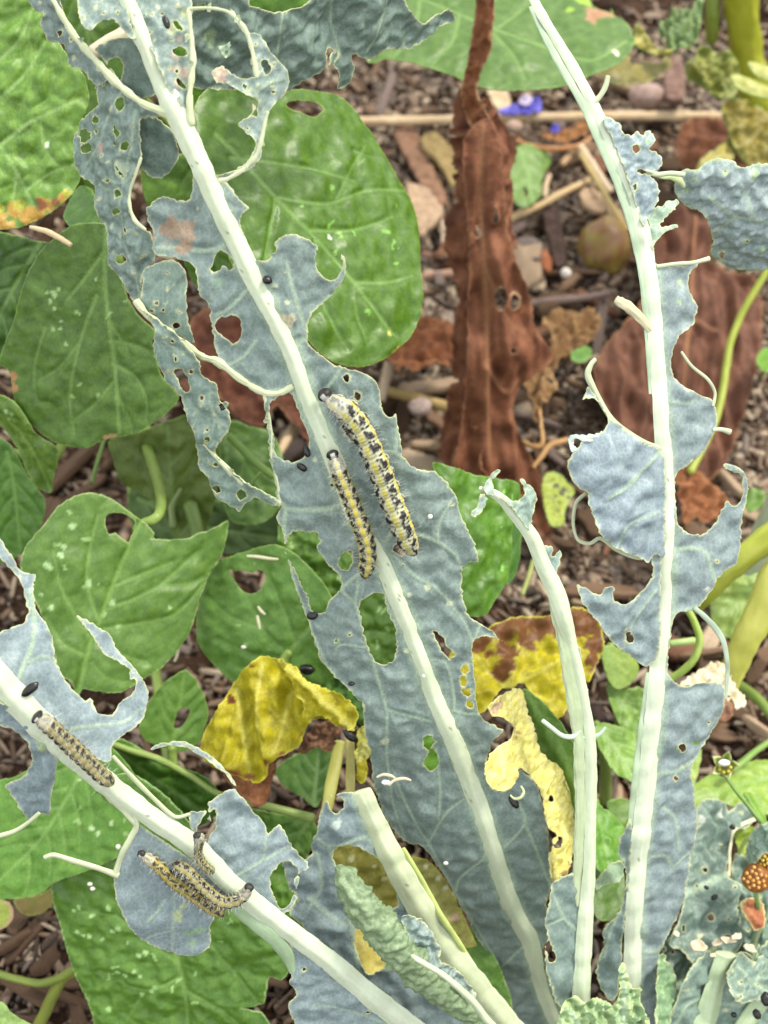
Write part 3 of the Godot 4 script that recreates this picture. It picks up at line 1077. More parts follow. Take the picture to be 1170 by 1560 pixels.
func build_brown_leaves() -> void:
	var sh := sheet("740,0,.505 740,740,.58 840,550,.566", {"folds": "745,200,765,560,16,14 738,560,742,740,10,12 800,480,770,640,14,10 770,640,800,760,12,10", "bends": "745,150,745,740,-.12", "warp": [12, 170], "seed": 61})
	var b1 := thing("withered_leaf", "long brown withered leaf hanging upright on a twisted stalk, with ringed holes", "withered leaf", at(745, 740, 0.58))
	var old := {"jag": 3.0, "col": "60382a", "col2": "8c5a42", "rim_col": "8a6048", "stretch": Vector2(1.7, 0.55), "pucker": 17.0, "pucker_size": 76.0, "curl": 6.0, "net": 0.3}
	blade("blade", b1, sh, ["722,190 745,180 760,220 768,290 772,345 788,400 806,450 815,500 842,540 830,560 795,585 780,620 792,662 814,706 828,745 842,800 826,832 800,765 760,752 706,732 690,716 694,690 704,640 709,560 712,480 714,400 710,330 704,260 708,210", "752,452 760,436 768,440 772,456 766,470 758,472", "776,454 784,448 790,456 787,470 779,472", "720,352 726,346 734,354 728,362", "752,318 757,318 760,334 754,340", "776,530 782,528 784,536 778,538"], brown_look(160, old.merged({"veins": ["5,4 735,190 730,300 738,420 742,560 745,700", "3,2 736,400 770,480 810,520", "3,2 742,560 770,600 790,580"]})), mats.brown)
	var side := sheet("722,190,.527 722,700,.582 682,500,.592", {"warp": [10, 60], "seed": 62, "folds": "700,200,690,500,8,8 695,520,690,700,9,-9"})
	blade("side_fold", b1, side, ["706,128 720,188 716,260 722,340 724,400 722,480 720,560 724,640 734,700 742,742 716,732 697,722 680,708 672,690 676,653 684,615 691,575 687,548 694,505 701,453 694,398 690,340 697,273 694,209 699,161"], brown_look(161, old), mats.brown)
	var flap := sheet("745,160,.526 768,340,.552 790,240,.56", {"warp": [8, 40], "seed": 64, "folds": "765,190,772,330,7,8"})
	blade("side_fold", b1, flap, ["736,150 752,168 766,190 780,216 781,240 774,273 781,300 780,345 788,380 772,362 762,300 756,240 744,200"], brown_look(162, old), mats.brown)
	var tw := sheet("740,0,.503 730,170,.524 760,60,.507", {"folds": "742,-20,748,60,6,8 735,60,712,160,5,8 722,100,735,170,4,-5", "warp": [5, 30], "seed": 60})
	blade("stalk", b1, tw, ["729,-30 752,-30 753,40 748,75 735,108 727,136 736,160 748,190 722,196 708,168 703,142 710,108 717,75 722,40 727,10"], brown_look(164, {"cell": 2.4, "jag": 2.0, "pucker": 4.0, "pucker_size": 14.0, "stretch": Vector2(1.0, 0.4), "rim_col": "a88264"}), mats.brown)
	for ring in ["752,470,4 750,452,4 758,438,4 768,438,4 774,450,4 772,464,4 764,474,4 754,472,4", "776,470,4 774,456,4 782,446,4 791,454,4 789,468,4 780,475,4", "718,356,3 720,346,3 728,345,3 735,354,3 730,362,3 721,362,3", "774,530,3 778,525,3 785,529,3 785,537,3 778,540,3 774,534,3"]:
		rib("hole_rim", b1, sh, ring, {"col": "a88468", "col2": "bf9c80", "flat": 0.8, "rise": 0.5, "mat": mats.brown, "seed": 6})
	var s2 := sheet("930,520,.628 1100,340,.675 1050,720,.605", {"folds": "1050,340,1020,700,16,8 1100,440,1080,680,18,-8 960,500,980,640,16,6", "warp": [16, 90], "seed": 63})
	tag(blade("withered_leaf", self, s2, ["1000,335 1020,318 1045,312 1072,326 1084,360 1084,396 1110,412 1146,420 1160,460 1158,520 1148,580 1130,640 1108,700 1090,726 1060,744 1030,736 1000,706 965,676 936,650 912,600 904,566 920,530 944,500 976,460 990,400"], brown_look(163, {"col": "58382c", "col2": "7a5242", "net": 0.4, "pucker": 24.0, "pucker_size": 70.0, "stretch": Vector2(1.8, 0.5), "veins": ["4,3 1060,330 1050,480 1030,700", "3,2 1050,480 1110,520"], "stains": [["990,630,14", "3f2218", 4.0]]}), mats.brown), "broad reddish brown dead leaf lying behind the tall right kale leaf", "withered leaf")
	var s3 := sheet("590,500,.63 690,520,.632 640,560,.615", {"folds": "600,520,690,505,10,12 610,550,690,540,8,-8", "warp": [14, 30], "seed": 65})
	tag(blade("withered_leaf", self, s3, ["585,515 610,492 640,484 668,490 694,500 700,540 690,562 660,556 630,566 600,556 584,545"], brown_look(165, {"cell": 3.0, "pucker_size": 20.0}), mats.brown), "crumpled dark brown leaf tucked left of the hanging one", "withered leaf")
	var s4 := sheet("800,490,.645 890,485,.648 840,590,.605", {"folds": "800,500,890,480,12,14 820,560,880,530,10,-10 820,580,830,680,8,8", "warp": [14, 28], "seed": 66})
	tag(blade("withered_leaf", self, s4, ["826,490 850,476 880,472 910,480 916,496 900,520 880,530 868,545 850,548 840,560 846,575 850,590 836,606 822,628 826,660 816,650 808,610 796,590 806,572 800,556 814,540 836,530 840,510", "828,584 838,578 842,586 832,592"], brown_look(166, {"cell": 2.6, "col": "6a4a30", "col2": "92704c", "pucker_size": 22.0, "rim_col": "9a7a58"}), mats.brown), "torn tan and orange dead leaf curled right of the hanging one", "withered leaf")
	var s5 := sheet("300,480,.61 450,500,.61 400,700,.575", {"folds": "330,500,420,650,14,10", "warp": [14, 50], "seed": 67})
	tag(blade("withered_leaf", self, s5, ["290,490 330,470 390,480 450,500 500,560 520,640 490,690 450,650 420,620 400,650 370,640 330,600 300,550"], brown_look(167, {"col": "4f2c20", "col2": "6a4030"}), mats.brown), "dark brown dead leaf on the soil seen through the eaten middle kale leaf", "withered leaf")
	var s6 := sheet("823,205,.732 896,205,.732 860,222,.724", {"folds": "825,214,892,206,6,8", "warp": [8, 20], "seed": 68})
	tag(blade("withered_leaf", self, s6, ["822,212 836,206 852,202 870,198 884,190 896,188 898,200 886,210 866,218 846,220 830,218"], brown_look(168, {"cell": 2.4, "col": "8a5c38", "col2": "a8764a", "pucker_size": 14.0}), mats.brown), "small curled ochre dead leaf below the violet petals", "withered leaf")
	var s7 := sheet("1040,720,.58 1110,760,.585 1060,800,.57", {"folds": "1045,720,1105,770,8,10", "warp": [12, 30], "seed": 69})
	tag(blade("withered_leaf", self, s7, ["1030,712 1050,708 1072,726 1096,748 1114,766 1108,778 1090,786 1078,800 1060,790 1044,800 1034,770"], brown_look(169, {"cell": 2.6, "col": "7a4a30", "col2": "a06a48", "pucker_size": 18.0}), mats.brown), "curled brown dead leaf in the notch of the tall right kale leaf", "withered leaf")
	var s8 := sheet("1030,170,.72 1090,230,.70 1040,260,.69", {"warp": [12, 40], "seed": 70})
	tag(blade("withered_leaf", self, s8, ["1040,190 1070,180 1100,186 1130,200 1150,240 1130,270 1090,270 1050,266 1030,240"], brown_look(170, {"col": "5a3424", "col2": "7a4c34"}), mats.brown), "rust-brown dead leaf under the straw's right end", "withered leaf")
	var s9 := sheet("500,1110,.428 460,1130,.429 520,1150,.429", {"warp": [6, 20]})
	tag(blade("withered_leaf", self, s9, ["455,1142 466,1122 480,1104 500,1098 516,1106 520,1118 508,1124 512,1134 498,1146 490,1138 478,1140 466,1148"], brown_look(171, {"cell": 2.4, "col": "6a4a3c", "col2": "8f6a54", "pucker_size": 14.0}), mats.brown), "small crisp brown scrap hanging under the yellow leaf", "withered leaf")
	var s10 := sheet("1060,1040,.46 1100,1040,.46 1080,1080,.455", {"warp": [8, 20]})
	tag(blade("withered_leaf", self, s10, ["1095,1070 1108,1060 1118,1074 1112,1096 1098,1102 1086,1090"], brown_look(172, {"cell": 2.6, "col": "7a5646", "col2": "946e5c"}), mats.brown), "small brown flake below the yellow stem's broken end", "withered leaf")

# ---------------------------------------------------------------- the kale
func kale_look(sd: int, more := {}) -> Dictionary:
	var d := {"bloom": 0.24, "seed": sd, "col": "637a72", "col2": "82978e", "vein_col": "a9bda4", "rim": 1.8, "rim_col": "c8cda0", "jag": 3.4, "jag_size": 6.0, "pucker": 7.5, "pucker_size": 56.0,
		"ridge": 1.4, "sink": 1.5, "thick": 1.5, "near": 11.0, "net": 0.3, "net_size": 30.0, "net_c": 0.11, "curl": 1.6, "curl_w": 7.0, "vein_mix": 0.9}
	d.merge(more, true)
	return d

func build_kale() -> void:
	var crown := at(905, 1650, 0.43)
	var plant := thing("kale_plant", "tall blue-green kale plant, leaves eaten to ribs by caterpillars", "kale plant", Vector3(crown.x, 0, crown.z))
	stalk("stem", plant, [Vector3(crown.x, -0.01, crown.z), crown.lerp(Vector3(crown.x, 0, crown.z), 0.5) + Vector3(0.002, 0, 0.001), crown + Vector3(0, 0.012, 0)], 0.011, 0.014, {"col": "8fa070", "col2": "a8b58a"})
	kale_middle(plant)
	kale_left(plant)
	kale_cut(plant)
	kale_narrow(plant)
	kale_right(plant)
	kale_corner(plant)
	kale_hearts(plant)
	kale_others()

func kale_middle(plant: Node3D) -> void:
	var plane := "190,0,.315 860,1560,.42 730,850,.362"
	var sh := sheet(plane, {"bends": "640,1060,500,640,-.06 330,790,730,640,-.013", "bumps": "450,440,60,5 640,760,80,5 480,740,60,4 600,1050,90,4 740,1250,70,-5", "warp": [7, 150], "seed": 4})
	held.c = sh
	var look := kale_look(10, {"cell": 2.5, "holes": [16, 1.6, 4.5], "stains": [["262,352,20 285,350,14 280,372,14", "a8917a", 6.0], ["480,700,5 410,980,4 684,920,5 652,895,6 623,907,6 586,1130,7 690,1110,4 437,460,6 300,318,3 575,945,4 552,1075,5", "c9cfae", 6.0], ["440,490,12", "cfc6a6", 6.0],
		["330,430,9 355,505,10", "8fa894", 3.0]],
		"veins": ["34,40 312,262 331,308 364,376 388,430 409,468 443,537 467,605 490,656 512,708 535,769 558,818 584,862 612,931 639,999 664,1068 690,1125 725,1215 750,1292 775,1369 792,1405 808,1434 822,1495 843,1550 855,1575", "9,5 521,771 480,777 437,776 430,768", "6,3 434,777 434,828 449,890 466,938 480,975 497,1013", "5,4 572,862 550,873 521,900 541,919 552,958 565,999 586,1071 590,1082 620,1090 656,1099", "4,2 547,873 544,900 541,919", "3,2 590,1085 589,1136 592,1180 600,1230 618,1280", "3,1.5 555,986 517,984 508,1000",
			"7,3 584,826 600,812 625,812 668,828 692,845 700,858", "4,2.5 600,846 634,880 665,897 690,925 706,945 716,968 722,990", "3,2 668,828 668,800 690,760", "5,4 690,1083 710,1088 732,1090 752,1098", "4,2 692,1081 690,1050 678,1010 654,1005", "3,2 733,951 720,985 724,1040 730,1088",
			"9,7 440,592 420,598 400,597 362,573 334,550", "8,5 446,520 468,517 480,500 502,452", "5,3 470,512 455,470 440,420 436,400", "7,4 350,372 320,382 280,380 240,378", "5,3 378,440 350,470 330,480", "4,2 390,520 370,545 340,560",
			"5,3 478,610 500,590 520,560", "4,3 560,690 600,690 618,700", "6,4 606,655 603,690 615,700", "5,3 766,1335 745,1290 735,1310 700,1340 690,1380", "4,2 720,1210 680,1240 650,1290", "6,4 815,1420 790,1450 762,1475", "4,3 760,1300 790,1270 800,1250 785,1215", "4,3 798,1252 815,1290 830,1330 838,1350", "3,2 665,1140 670,1200 668,1250", "3,2 600,1180 625,1240 655,1290 700,1370 760,1470"]})
	var leaf := blade("leaf", plant, sh, ["853,1575 781,1556 767,1508 758,1473 729,1431 708,1392 677,1335 642,1288 615,1281 585,1240 568,1185 565,1150 555,1112 553,1075 533,1051 494,1013 478,975 466,938 449,890 437,850 431,810 421,790 429,772 422,760 421,742 411,694 410,667 403,622 404,604 385,588 362,573 345,558 332,543 323,500 318,464 302,444 301,423 297,406! 280,396 253,391 236,388 232,379 236,362 226,338 222,318! 240,303 253,301 267,305 284,306 292,297 294,268 303,258 320,262 338,275 352,284 362,301 382,316! 366,331 372,359 384,394 400,398 420,384 419,368 440,357 464,362 484,377! 480,394 488,416 505,428 516,420 522,402 519,384! 527,400 522,425 503,452 474,480 468,513 471,526 488,540 512,557 560,571 577,590 581,620! 591,636 602,629! 608,656 615,697 638,715 662,718! 673,728 693,752 703,787 723,828 729,856! 706,862 704,890 706,910 714,938 733,951 750,962 765,977! 745,970 726,973 719,990 724,1036 730,1088 768,1112! 748,1135 742,1165 748,1195 770,1205 785,1182 793,1172! 815,1193 827,1226 836,1279 838,1323 840,1350 832,1375 838,1420 826,1450 835,1490 858,1530",
		"414,612 437,598 447,606 455,628 461,642 470,666 467,690 448,704 434,700 420,692 417,667 411,640", "439,818 453,808 466,811 483,811 487,825 482,834 500,859 518,880 519,897 502,914 494,934 476,931 470,914 453,876 437,845", "569,904 586,907 589,924 603,962 603,993 593,1010 576,1010 565,996 555,969 548,931 552,914",
		"515,852 522,842 536,838 537,855 530,868 518,866", "600,832 610,826 616,838 612,845 602,842", "519,640 530,632 545,650 542,672 531,668 524,655", "543,596 551,602 547,611 539,606", "661,962 672,968 682,985 692,995 685,1003 672,990", "700,1035 706,1028 712,1040 705,1046", "704,1050 716,1048 714,1060 706,1058", "712,1066 722,1072 718,1080 711,1076", "702,1018 712,1012 714,1024 706,1026",
		"644,1126 655,1120 661,1130 655,1140 646,1138", "650,1150 662,1140 669,1160 658,1175 648,1168", "322,412 330,386 340,383 357,400 352,411 338,405 332,414", "328,492 335,486 355,480 366,490 367,508 355,525 342,514 330,505", "527,570 533,574 529,581 523,577"], look)
	tag(leaf, "large middle kale leaf with two caterpillars on its rib")
	rib("midrib", leaf, sh, "186,-14,24 205,30,26 225,80,22 240,118,22 262,158,32 300,239,30 331,308,31 364,376,30 388,430,27 409,468,26 443,537,24 467,605,24 490,656,28 512,708,29 535,769,29 558,818,28 584,862,26 612,931,26 639,999,26 664,1068,28 690,1125,32 725,1215,34 750,1292,32 775,1369,34 792,1405,34 808,1434,35 822,1495,28 843,1550,27 875,1610,28 905,1650,26", {"flat": 0.42, "specks": 0.42, "seed": 21, "col": "c2ceac", "col2": "d4dcc4", "rise": 0.2})
	var k := {"seed": 9, "col": "bcc49a", "col2": "cdd2b0", "flat": 0.6, "rise": 0.1, "rough": 0.18, "wobble": 0.5}
	rib("side_vein", leaf, sh, "258,172,14 235,165,11 215,156,10 185,133,11 161,109,12 137,82,10 116,58,10 96,27,9 78,-6,8", k)
	rib("side_vein", leaf, sh, "291,190,11 289,150,9 294,89,8 287,14,6", k)
	rib("side_vein", leaf, sh, "286,14,4 315,12,4 345,17,5 362,30,6 375,48,6 386,85,7 391,118,6", k)
	rib("side_vein", leaf, sh, "330,276,7 343,274,6 359,266,6 376,254,7 390,238,7 398,215,6 403,190,6 408,170,5", k)
	rib("side_vein", leaf, sh, "207,458,11 222,478,10 239,491,11 274,519,12 308,543,12 332,551,12 362,574,11 400,597,11 425,599,10 446,588,10", k)
	rib("side_vein", leaf, sh, "428,767,9 394,750,9 368,734,8 334,701,7 308,672,6 290,642,6 286,620,5 295,580,4 303,550,4", k)
	rib("side_vein", leaf, sh, "215,240,4 208,262,4 200,285,4 197,308,5 205,335,6 222,350,5", k)
	rib("side_vein", leaf, sh, "402,600,5 408,625,4 414,660,4 414,694,4 424,740,4 427,766,5", k)
	torn_scraps(leaf, sh, "120,62 152,102 292,96 286,58 318,12 362,28 386,92 372,256 397,216 240,493 276,522 350,718 312,676 287,612 406,640 416,700 330,272 174,120 425,752")
	var lob := {"bumps": "150,215,35,7 185,265,30,-6 170,320,35,7 190,390,35,5 125,220,22,-8", "folds": "215,165,200,440,14,-5", "bends": "215,160,205,440,-.16 330,790,730,640,-.013", "warp": [9, 60], "seed": 8}
	var s1 := sheet("253,172,.327 100,0,.326 110,250,.347", lob)
	var one := kale_look(31, {"col": "5d7a6c", "col2": "82998c", "holes": [17, 2.0, 8.5], "pucker": 6.0, "pucker_size": 26.0, "net": 0.7, "net_size": 22.0, "net_c": 0.08, "stains": [["178,258,11 190,262,10 170,345,6 180,360,5 172,385,4 195,352,4 150,282,4 186,300,3 213,305,4", "a9b99a", 5.0], ["154,224,8", "b9a091", 5.0], ["89,51,6", "2d4a44", 5.0]],
		"veins": ["4,2 205,170 200,220 190,265 180,320", "3,2 185,140 165,175 150,220 130,250", "3,2 160,270 180,280 196,272 205,250", "3,2 215,455 205,420 190,370 185,330", "2,1.5 150,282 165,290 185,288"]})
	blade("lobe", leaf, s1, ["146,130 150,157 137,171 120,185 111,212 111,246 120,267 144,284 144,315 150,332 164,352 164,372 166,403 181,421 195,444 206,463 214,450 217,430 220,412 229,405 236,396 234,380 232,362 222,349 205,335 197,308 202,270 215,246 214,219 216,180 248,178 252,168 215,150 185,126 165,112",
		"174,158 180,149 189,150 188,162 180,169", "115,208 120,198 131,198 137,207 130,217 120,217", "122,226 128,219 138,222 137,231 127,234", "142,199 146,196 149,200 145,204", "171,196 176,193 182,205 177,211", "184,222 190,215 196,218 194,227 186,229", "175,250 185,262 189,272 180,262"], one)
	var s0 := sheet("253,172,.327 100,0,.324 90,80,.335", {"warp": [5, 40], "bends": "330,790,730,640,-.013", "folds": "90,20,130,90,14,5"})
	blade("lobe", leaf, s0, ["40,-14 55,16 66,20 62,38 75,62 99,67 103,82 107,99 126,107 148,130 168,116 150,92 137,80 116,56 98,26 86,-14", "86,50 91,46 94,52 89,57"], kale_look(33, {"col": "627a72", "col2": "80968c", "holes": [5, 2.0, 4.0], "pucker": 5.0}))
	var s2 := sheet("219,412,.346 290,420,.347 290,520,.352", {"bends": "220,410,290,520,-.3 330,790,730,640,-.013", "warp": [6, 50]})
	blade("lobe", leaf, s2, ["217,414 232,404 253,396 275,404 286,425 284,444 286,485 296,522 280,516 262,505 240,490 212,472 213,455 217,432", "235,460 240,457 242,462 237,465", "262,494 270,492 274,498 266,500"], kale_look(47, {"col": "648272", "col2": "7f9a88", "holes": [7, 1.8, 4.0], "net": 0.5, "net_c": 0.14, "pucker": 3.5}))
	var s3 := sheet("212,468,.343 420,765,.361 300,720,.367", {"folds": "290,640,420,766,14,5", "bumps": "320,640,30,7 255,545,30,5", "warp": [8, 60], "seed": 3, "bends": "330,790,730,640,-.013"})
	blade("lobe", leaf, s3, ["210,468 225,482 236,503 234,522 240,550 253,580 273,601 283,628 286,642 294,650 301,687 304,711 318,731 330,757 349,769 364,781! 378,763 393,758 417,770 424,764 400,748 368,731 334,700 328,684 349,655 350,632 333,608 328,584 308,573 303,552 275,516 240,488", "264,566 274,561 285,572 290,594 280,598 272,582", "334,618 343,612 347,620 338,625", "325,742 332,738 338,746 330,750", "360,752 372,746 376,756 366,762"], kale_look(52, {"col": "678576", "col2": "88a292", "holes": [16, 1.8, 5.0], "net": 0.8, "net_size": 34.0, "net_c": 0.3, "veins": ["3,2 318,600 325,640 320,670", "3,2 325,640 346,650", "2,2 300,610 325,600 345,625", "2,1.5 300,690 320,715 345,735", "3,2 250,520 280,545 300,552"]}))
	var s4 := sheet("290,150,.3225 338,275,.331 440,120,.331", {"bumps": "415,110,35,6", "folds": "395,120,400,200,12,-5", "bends": "340,275,400,60,-.35 330,790,730,640,-.013", "warp": [5, 40]})
	blade("lobe", leaf, s4, ["351,12 375,46 396,55 413,79 425,92 438,108 441,126 432,145 420,157 407,174 402,198 398,236 382,258 360,268 338,279 330,268 350,262 372,250 384,236 388,215 372,200 362,188 372,182 388,170 392,155 378,145 362,138 345,128 330,126 322,110! 338,99 350,110 372,120 384,118 392,117 388,90 378,60 362,38", "398,95 405,90 412,104 407,115 400,108", "384,160 391,164 392,178 384,172"], kale_look(61, {"col": "70887e", "col2": "8fa49c", "holes": [9, 1.8, 5.0], "pucker": 4.0, "stains": [["335,112,16", "b59c8c", 5.0], ["385,165,12 375,155,7", "c6b98f", 5.0]], "veins": ["5,3 404,170 388,140 372,128", "3,2 392,140 415,125 438,120", "3,2 390,118 410,100 425,95"]}))
	var s5 := sheet("250,0,.3165 289,160,.3225 215,60,.317", {"warp": [6, 40], "bends": "330,790,730,640,-.013"})
	blade("lobe", leaf, s5, ["205,-12 286,-12 290,60 294,100 290,168 275,160 258,140 246,112 232,80 218,50", "262,75 272,70 284,77 287,84 275,86 266,84", "262,30 270,34 280,46 270,44", "268,118 276,124 284,136 272,130"], kale_look(66, {"col": "688076", "col2": "889e94", "holes": [12, 2.0, 5.5], "stains": [["268,82,9 278,112,11 274,60,7 272,128,8 266,106,6", "b9a997", 5.0], ["262,45,9 280,20,8", "aab28a", 4.0]]}))
	var s6 := sheet("222,90,.326 150,100,.33 260,240,.34", {"warp": [8, 60], "seed": 12, "bends": "330,790,730,640,-.013"})
	blade("lobe", leaf, s6, ["146,72 200,56 222,76 240,112 243,138 222,150 205,150 184,126 165,100", "164,94 178,87 187,96 186,118 178,124 170,112"], kale_look(71, {"col": "4c6a58", "col2": "648270", "pucker": 4.0}))
	blade("lobe", leaf, s6, ["214,182 238,180 262,200 272,232 262,258 240,272 220,262 208,240"], kale_look(73, {"col": "4c6a58", "col2": "607e6c", "pucker": 5.0}))
	blade("lobe", leaf, s5, ["122,-12 182,-12 200,38 208,60 196,56 172,30 152,34 138,48 122,30"], kale_look(75, {"col": "688076", "col2": "889e94", "holes": [5, 2.0, 5.0]}))

# scraps of blade left along the bare veins
func torn_scraps(parent: Node, sh: Sheet, places: String) -> void:
	var r := RandomNumberGenerator.new()
	r.seed = 99
	for w in rows(places):
		var a := r.randf() * TAU
		var p := Vector2(w[0], w[1])
		var text := ""
		for k in [Vector2(-7, 1), Vector2(-1, 6), Vector2(5, 3), Vector2(8, -2), Vector2(1, -5)]:
			var q: Vector2 = p + (k * r.randf_range(0.6, 1.3)).rotated(a)
			text += "%.1f,%.1f " % [q.x, q.y]
		blade("torn_scrap", parent, sh, [text.strip_edges()], kale_look(int(w[0]), {"cell": 1.8, "jag": 3.0, "jag_size": 4.0, "col": "7c9478", "col2": "a4b692", "curl": 3.0, "curl_w": 4.0, "rim": 1.2}))

func kale_left(plant: Node3D) -> void:
	var sh := sheet("0,1045,.335 600,1560,.392 300,1440,.373", {"bumps": "250,1380,80,8", "warp": [5, 110], "seed": 14})
	held.l = sh
	var leaf := blade("leaf", plant, sh, ["206,1256 230,1268 262,1290 300,1318 340,1352 357,1376 331,1393 320,1415 320,1441 297,1456 268,1454 223,1437 201,1419 186,1393 175,1363 175,1337! 188,1300 198,1278"], kale_look(80, {"col": "6c8186", "col2": "86989d", "pucker": 2.0, "curl": -2.0, "stains": [["273,1392,9 278,1380,7 273,1400,6", "a9b58c", 6.0], ["288,1422,9 297,1420,8 305,1417,7 294,1437,6", "8fab8c", 6.0]], "veins": ["3,2 225,1405 240,1390 252,1372", "2,1.5 262,1450 264,1400 268,1350", "2,1 222,1432 260,1420 300,1432"]}))
	tag(leaf, "lower left kale leaf with four caterpillars along its pale rib")
	rib("midrib", leaf, sh, "-130,905,34 -70,965,42 -14,1022,46 22,1062,46 56,1098,44 80,1120,42 130,1165,40 186,1212,38 240,1250,36 297,1290,36 350,1345,36 427,1407,36 504,1465,38 581,1529,40 680,1600,38 780,1650,32", {"flat": 0.42, "seed": 33, "col": "c0ccae", "col2": "d2dbc4", "specks": 0.3, "rise": 0.2})
	var k := {"seed": 19, "col": "aab48e", "col2": "c4caac", "flat": 0.7, "rise": 0.2}
	rib("side_vein", leaf, sh, "200,1232,8 208,1256,9 198,1278,9 186,1300,9 176,1330,10", k)
	rib("side_vein", leaf, sh, "180,1333,11 149,1322,9 112,1311,9 82,1302,9 68,1306,8", k)
	rib("side_vein", leaf, sh, "120,1178,6 150,1200,7 185,1232,8 207,1256,8", k)
	rib("edge_strip", leaf, sh, "172,1152,6 200,1182,7 232,1214,7 266,1244,7 289,1240,6", k)
	rib("side_vein", leaf, sh, "60,1238,6 44,1252,6 22,1266,7 -8,1275,8", k)
	rib("edge_strip", leaf, sh, "336,1368,12 372,1394,20 410,1424,24 436,1452,22 446,1482,10", {"seed": 4, "col": "869e7c", "col2": "9cb190", "flat": 0.25})
	blade("lobe", leaf, sh, ["402,1400 430,1428 446,1452 446,1478 440,1498 452,1512 440,1530 446,1552 470,1590 640,1600 600,1560 540,1510 480,1460 430,1418"], kale_look(82, {"col": "6c8186", "col2": "86989d", "veins": ["3,2 590,1560 530,1540 480,1530", "2,1 560,1530 520,1500 470,1490"], "holes": [2, 1.8, 3.0]}))
	var su := sheet("0,1040,.3345 170,1160,.347 130,950,.346", {"folds": "20,930,60,1060,26,-6 185,1010,222,1090,16,8", "bumps": "60,1000,40,8 150,1105,40,5", "warp": [6, 70], "seed": 2})
	blade("lobe", leaf, su, ["-14,975 20,955 36,950 42,930 36,900 28,880 12,862 -12,838 -14,815 0,822 17,845 31,869 55,876! 51,892 54,926 68,947 80,974 84,1004 95,1028 115,1056 132,1068! 138,1062 149,1086 171,1088 184,1068 200,1058 207,1040 200,1022 184,1010 160,998 148,982 140,968 126,952 113,934! 142,950 168,967 178,988 205,1018 222,1042 227,1062 216,1099 190,1118 171,1136 169,1158 150,1158 120,1140 90,1115 60,1085 30,1060 -14,1045", "196,1024 202,1026 206,1034 199,1036"], kale_look(84, {"col": "70858c", "col2": "8d9fa7", "pucker": 3.0, "veins": ["7,4 22,1050 34,1020 50,980 52,940 45,900", "4,2 110,1110 150,1105 190,1100 215,1080", "3,2 40,1010 70,1000 85,1010"]}))
	var s2 := sheet("0,1090,.338 120,1160,.347 60,1260,.357", {"folds": "60,1110,85,1230,16,7", "warp": [7, 50], "seed": 6})
	blade("lobe", leaf, s2, ["-12,1068 20,1078 52,1100 75,1128 86,1150 84,1190 78,1212 76,1240! 60,1240 44,1248 26,1226 14,1206 8,1196 30,1186 44,1172 48,1150 40,1130 22,1112 -12,1100"], kale_look(87, {"col": "6e858b", "col2": "8a9da5", "pucker": 3.5, "stains": [["64,1138,9 56,1128,6", "a4b48a", 5.0], ["34,1076,7", "d8b49a", 5.0]]}))
	var s3 := sheet("316,1270,.363 490,1280,.374 350,1185,.362", {"bumps": "390,1290,40,9 340,1220,25,7 355,1250,18,-5", "folds": "300,1160,390,1230,14,5", "warp": [6, 60], "seed": 9})
	blade("lobe", leaf, s3, ["288,1240 305,1236 316,1233 322,1248 328,1262 318,1276 314,1296 331,1315 360,1338 392,1366 430,1392 452,1370 448,1340 470,1320 454,1300 442,1283 427,1255! 416,1262 408,1269 400,1250 385,1234 372,1218 357,1198 344,1180 320,1160 297,1146 275,1136 238,1140 219,1148! 240,1134 275,1128 300,1138 330,1158 352,1184 360,1197 346,1204! 334,1212 316,1222 318,1230 300,1262 296,1276", "320,1236 326,1232 330,1244 324,1256 317,1248", "424,1318 436,1310 452,1322 455,1345 444,1372 430,1385 420,1370 412,1345 414,1330"], kale_look(91, {"col": "6f848a", "col2": "90a2a8", "pucker": 4.0, "pucker_size": 44.0, "veins": ["3,2 360,1335 400,1310 405,1275", "3,2 405,1310 440,1290"]}))

func kale_cut(plant: Node3D) -> void:
	var sh := sheet("548,1200,.379 790,1590,.409 420,1350,.393", {"bumps": "470,1400,60,6 520,1270,40,5", "warp": [8, 90], "seed": 18})
	var leaf := blade("leaf", plant, sh, ["538,1206 521,1208 500,1218 488,1236 484,1255 482,1268 474,1288 476,1300 462,1312 448,1318 430,1300 440,1352 455,1370 440,1388 452,1402 470,1420 500,1444 540,1480 600,1530 650,1572 760,1595 800,1592 700,1440 650,1350 600,1290 570,1240 556,1204", "508,1300 515,1290 536,1289 560,1298 580,1312 592,1336 602,1356 606,1378 596,1385 576,1382 560,1360 545,1342 526,1340 512,1320", "540,1424 548,1414 560,1418 575,1438 588,1458 584,1472 562,1485 552,1470 544,1450", "500,1218 506,1212 520,1214 524,1228 512,1240 502,1232"], kale_look(95, {"col": "657b7f", "col2": "83979b", "veins": ["38,56 549,1204 566,1240 595,1300 633,1369 681,1446 742,1523 790,1590", "5,3 582,1262 540,1282 504,1290 484,1278", "4,3 500,1290 520,1340 533,1400 545,1470 555,1500", "3,2 470,1370 500,1395 530,1410", "3,2 482,1300 490,1350 470,1385"], "stains": [["513,1255,9", "b9c8bc", 5.0], ["505,1216,6", "c9b88a", 5.0]]}))
	tag(leaf, "kale leaf with a thick stalk bitten off square at the top")
	rib("midrib", leaf, sh, "549,1204,33 566,1240,36 595,1300,39 633,1369,43 681,1446,48 742,1523,50 800,1590,46 870,1650,40", {"flat": 0.38, "seed": 37, "col": "b8c29a", "col2": "ccd3b2", "ends": 0.1, "specks": 0.3})
	rib("edge_strip", leaf, sh, "614,1292,7 642,1340,9 670,1392,10 695,1430,10 728,1484,10 755,1530,10", {"col": "a9b858", "col2": "c4cf8a", "seed": 2})

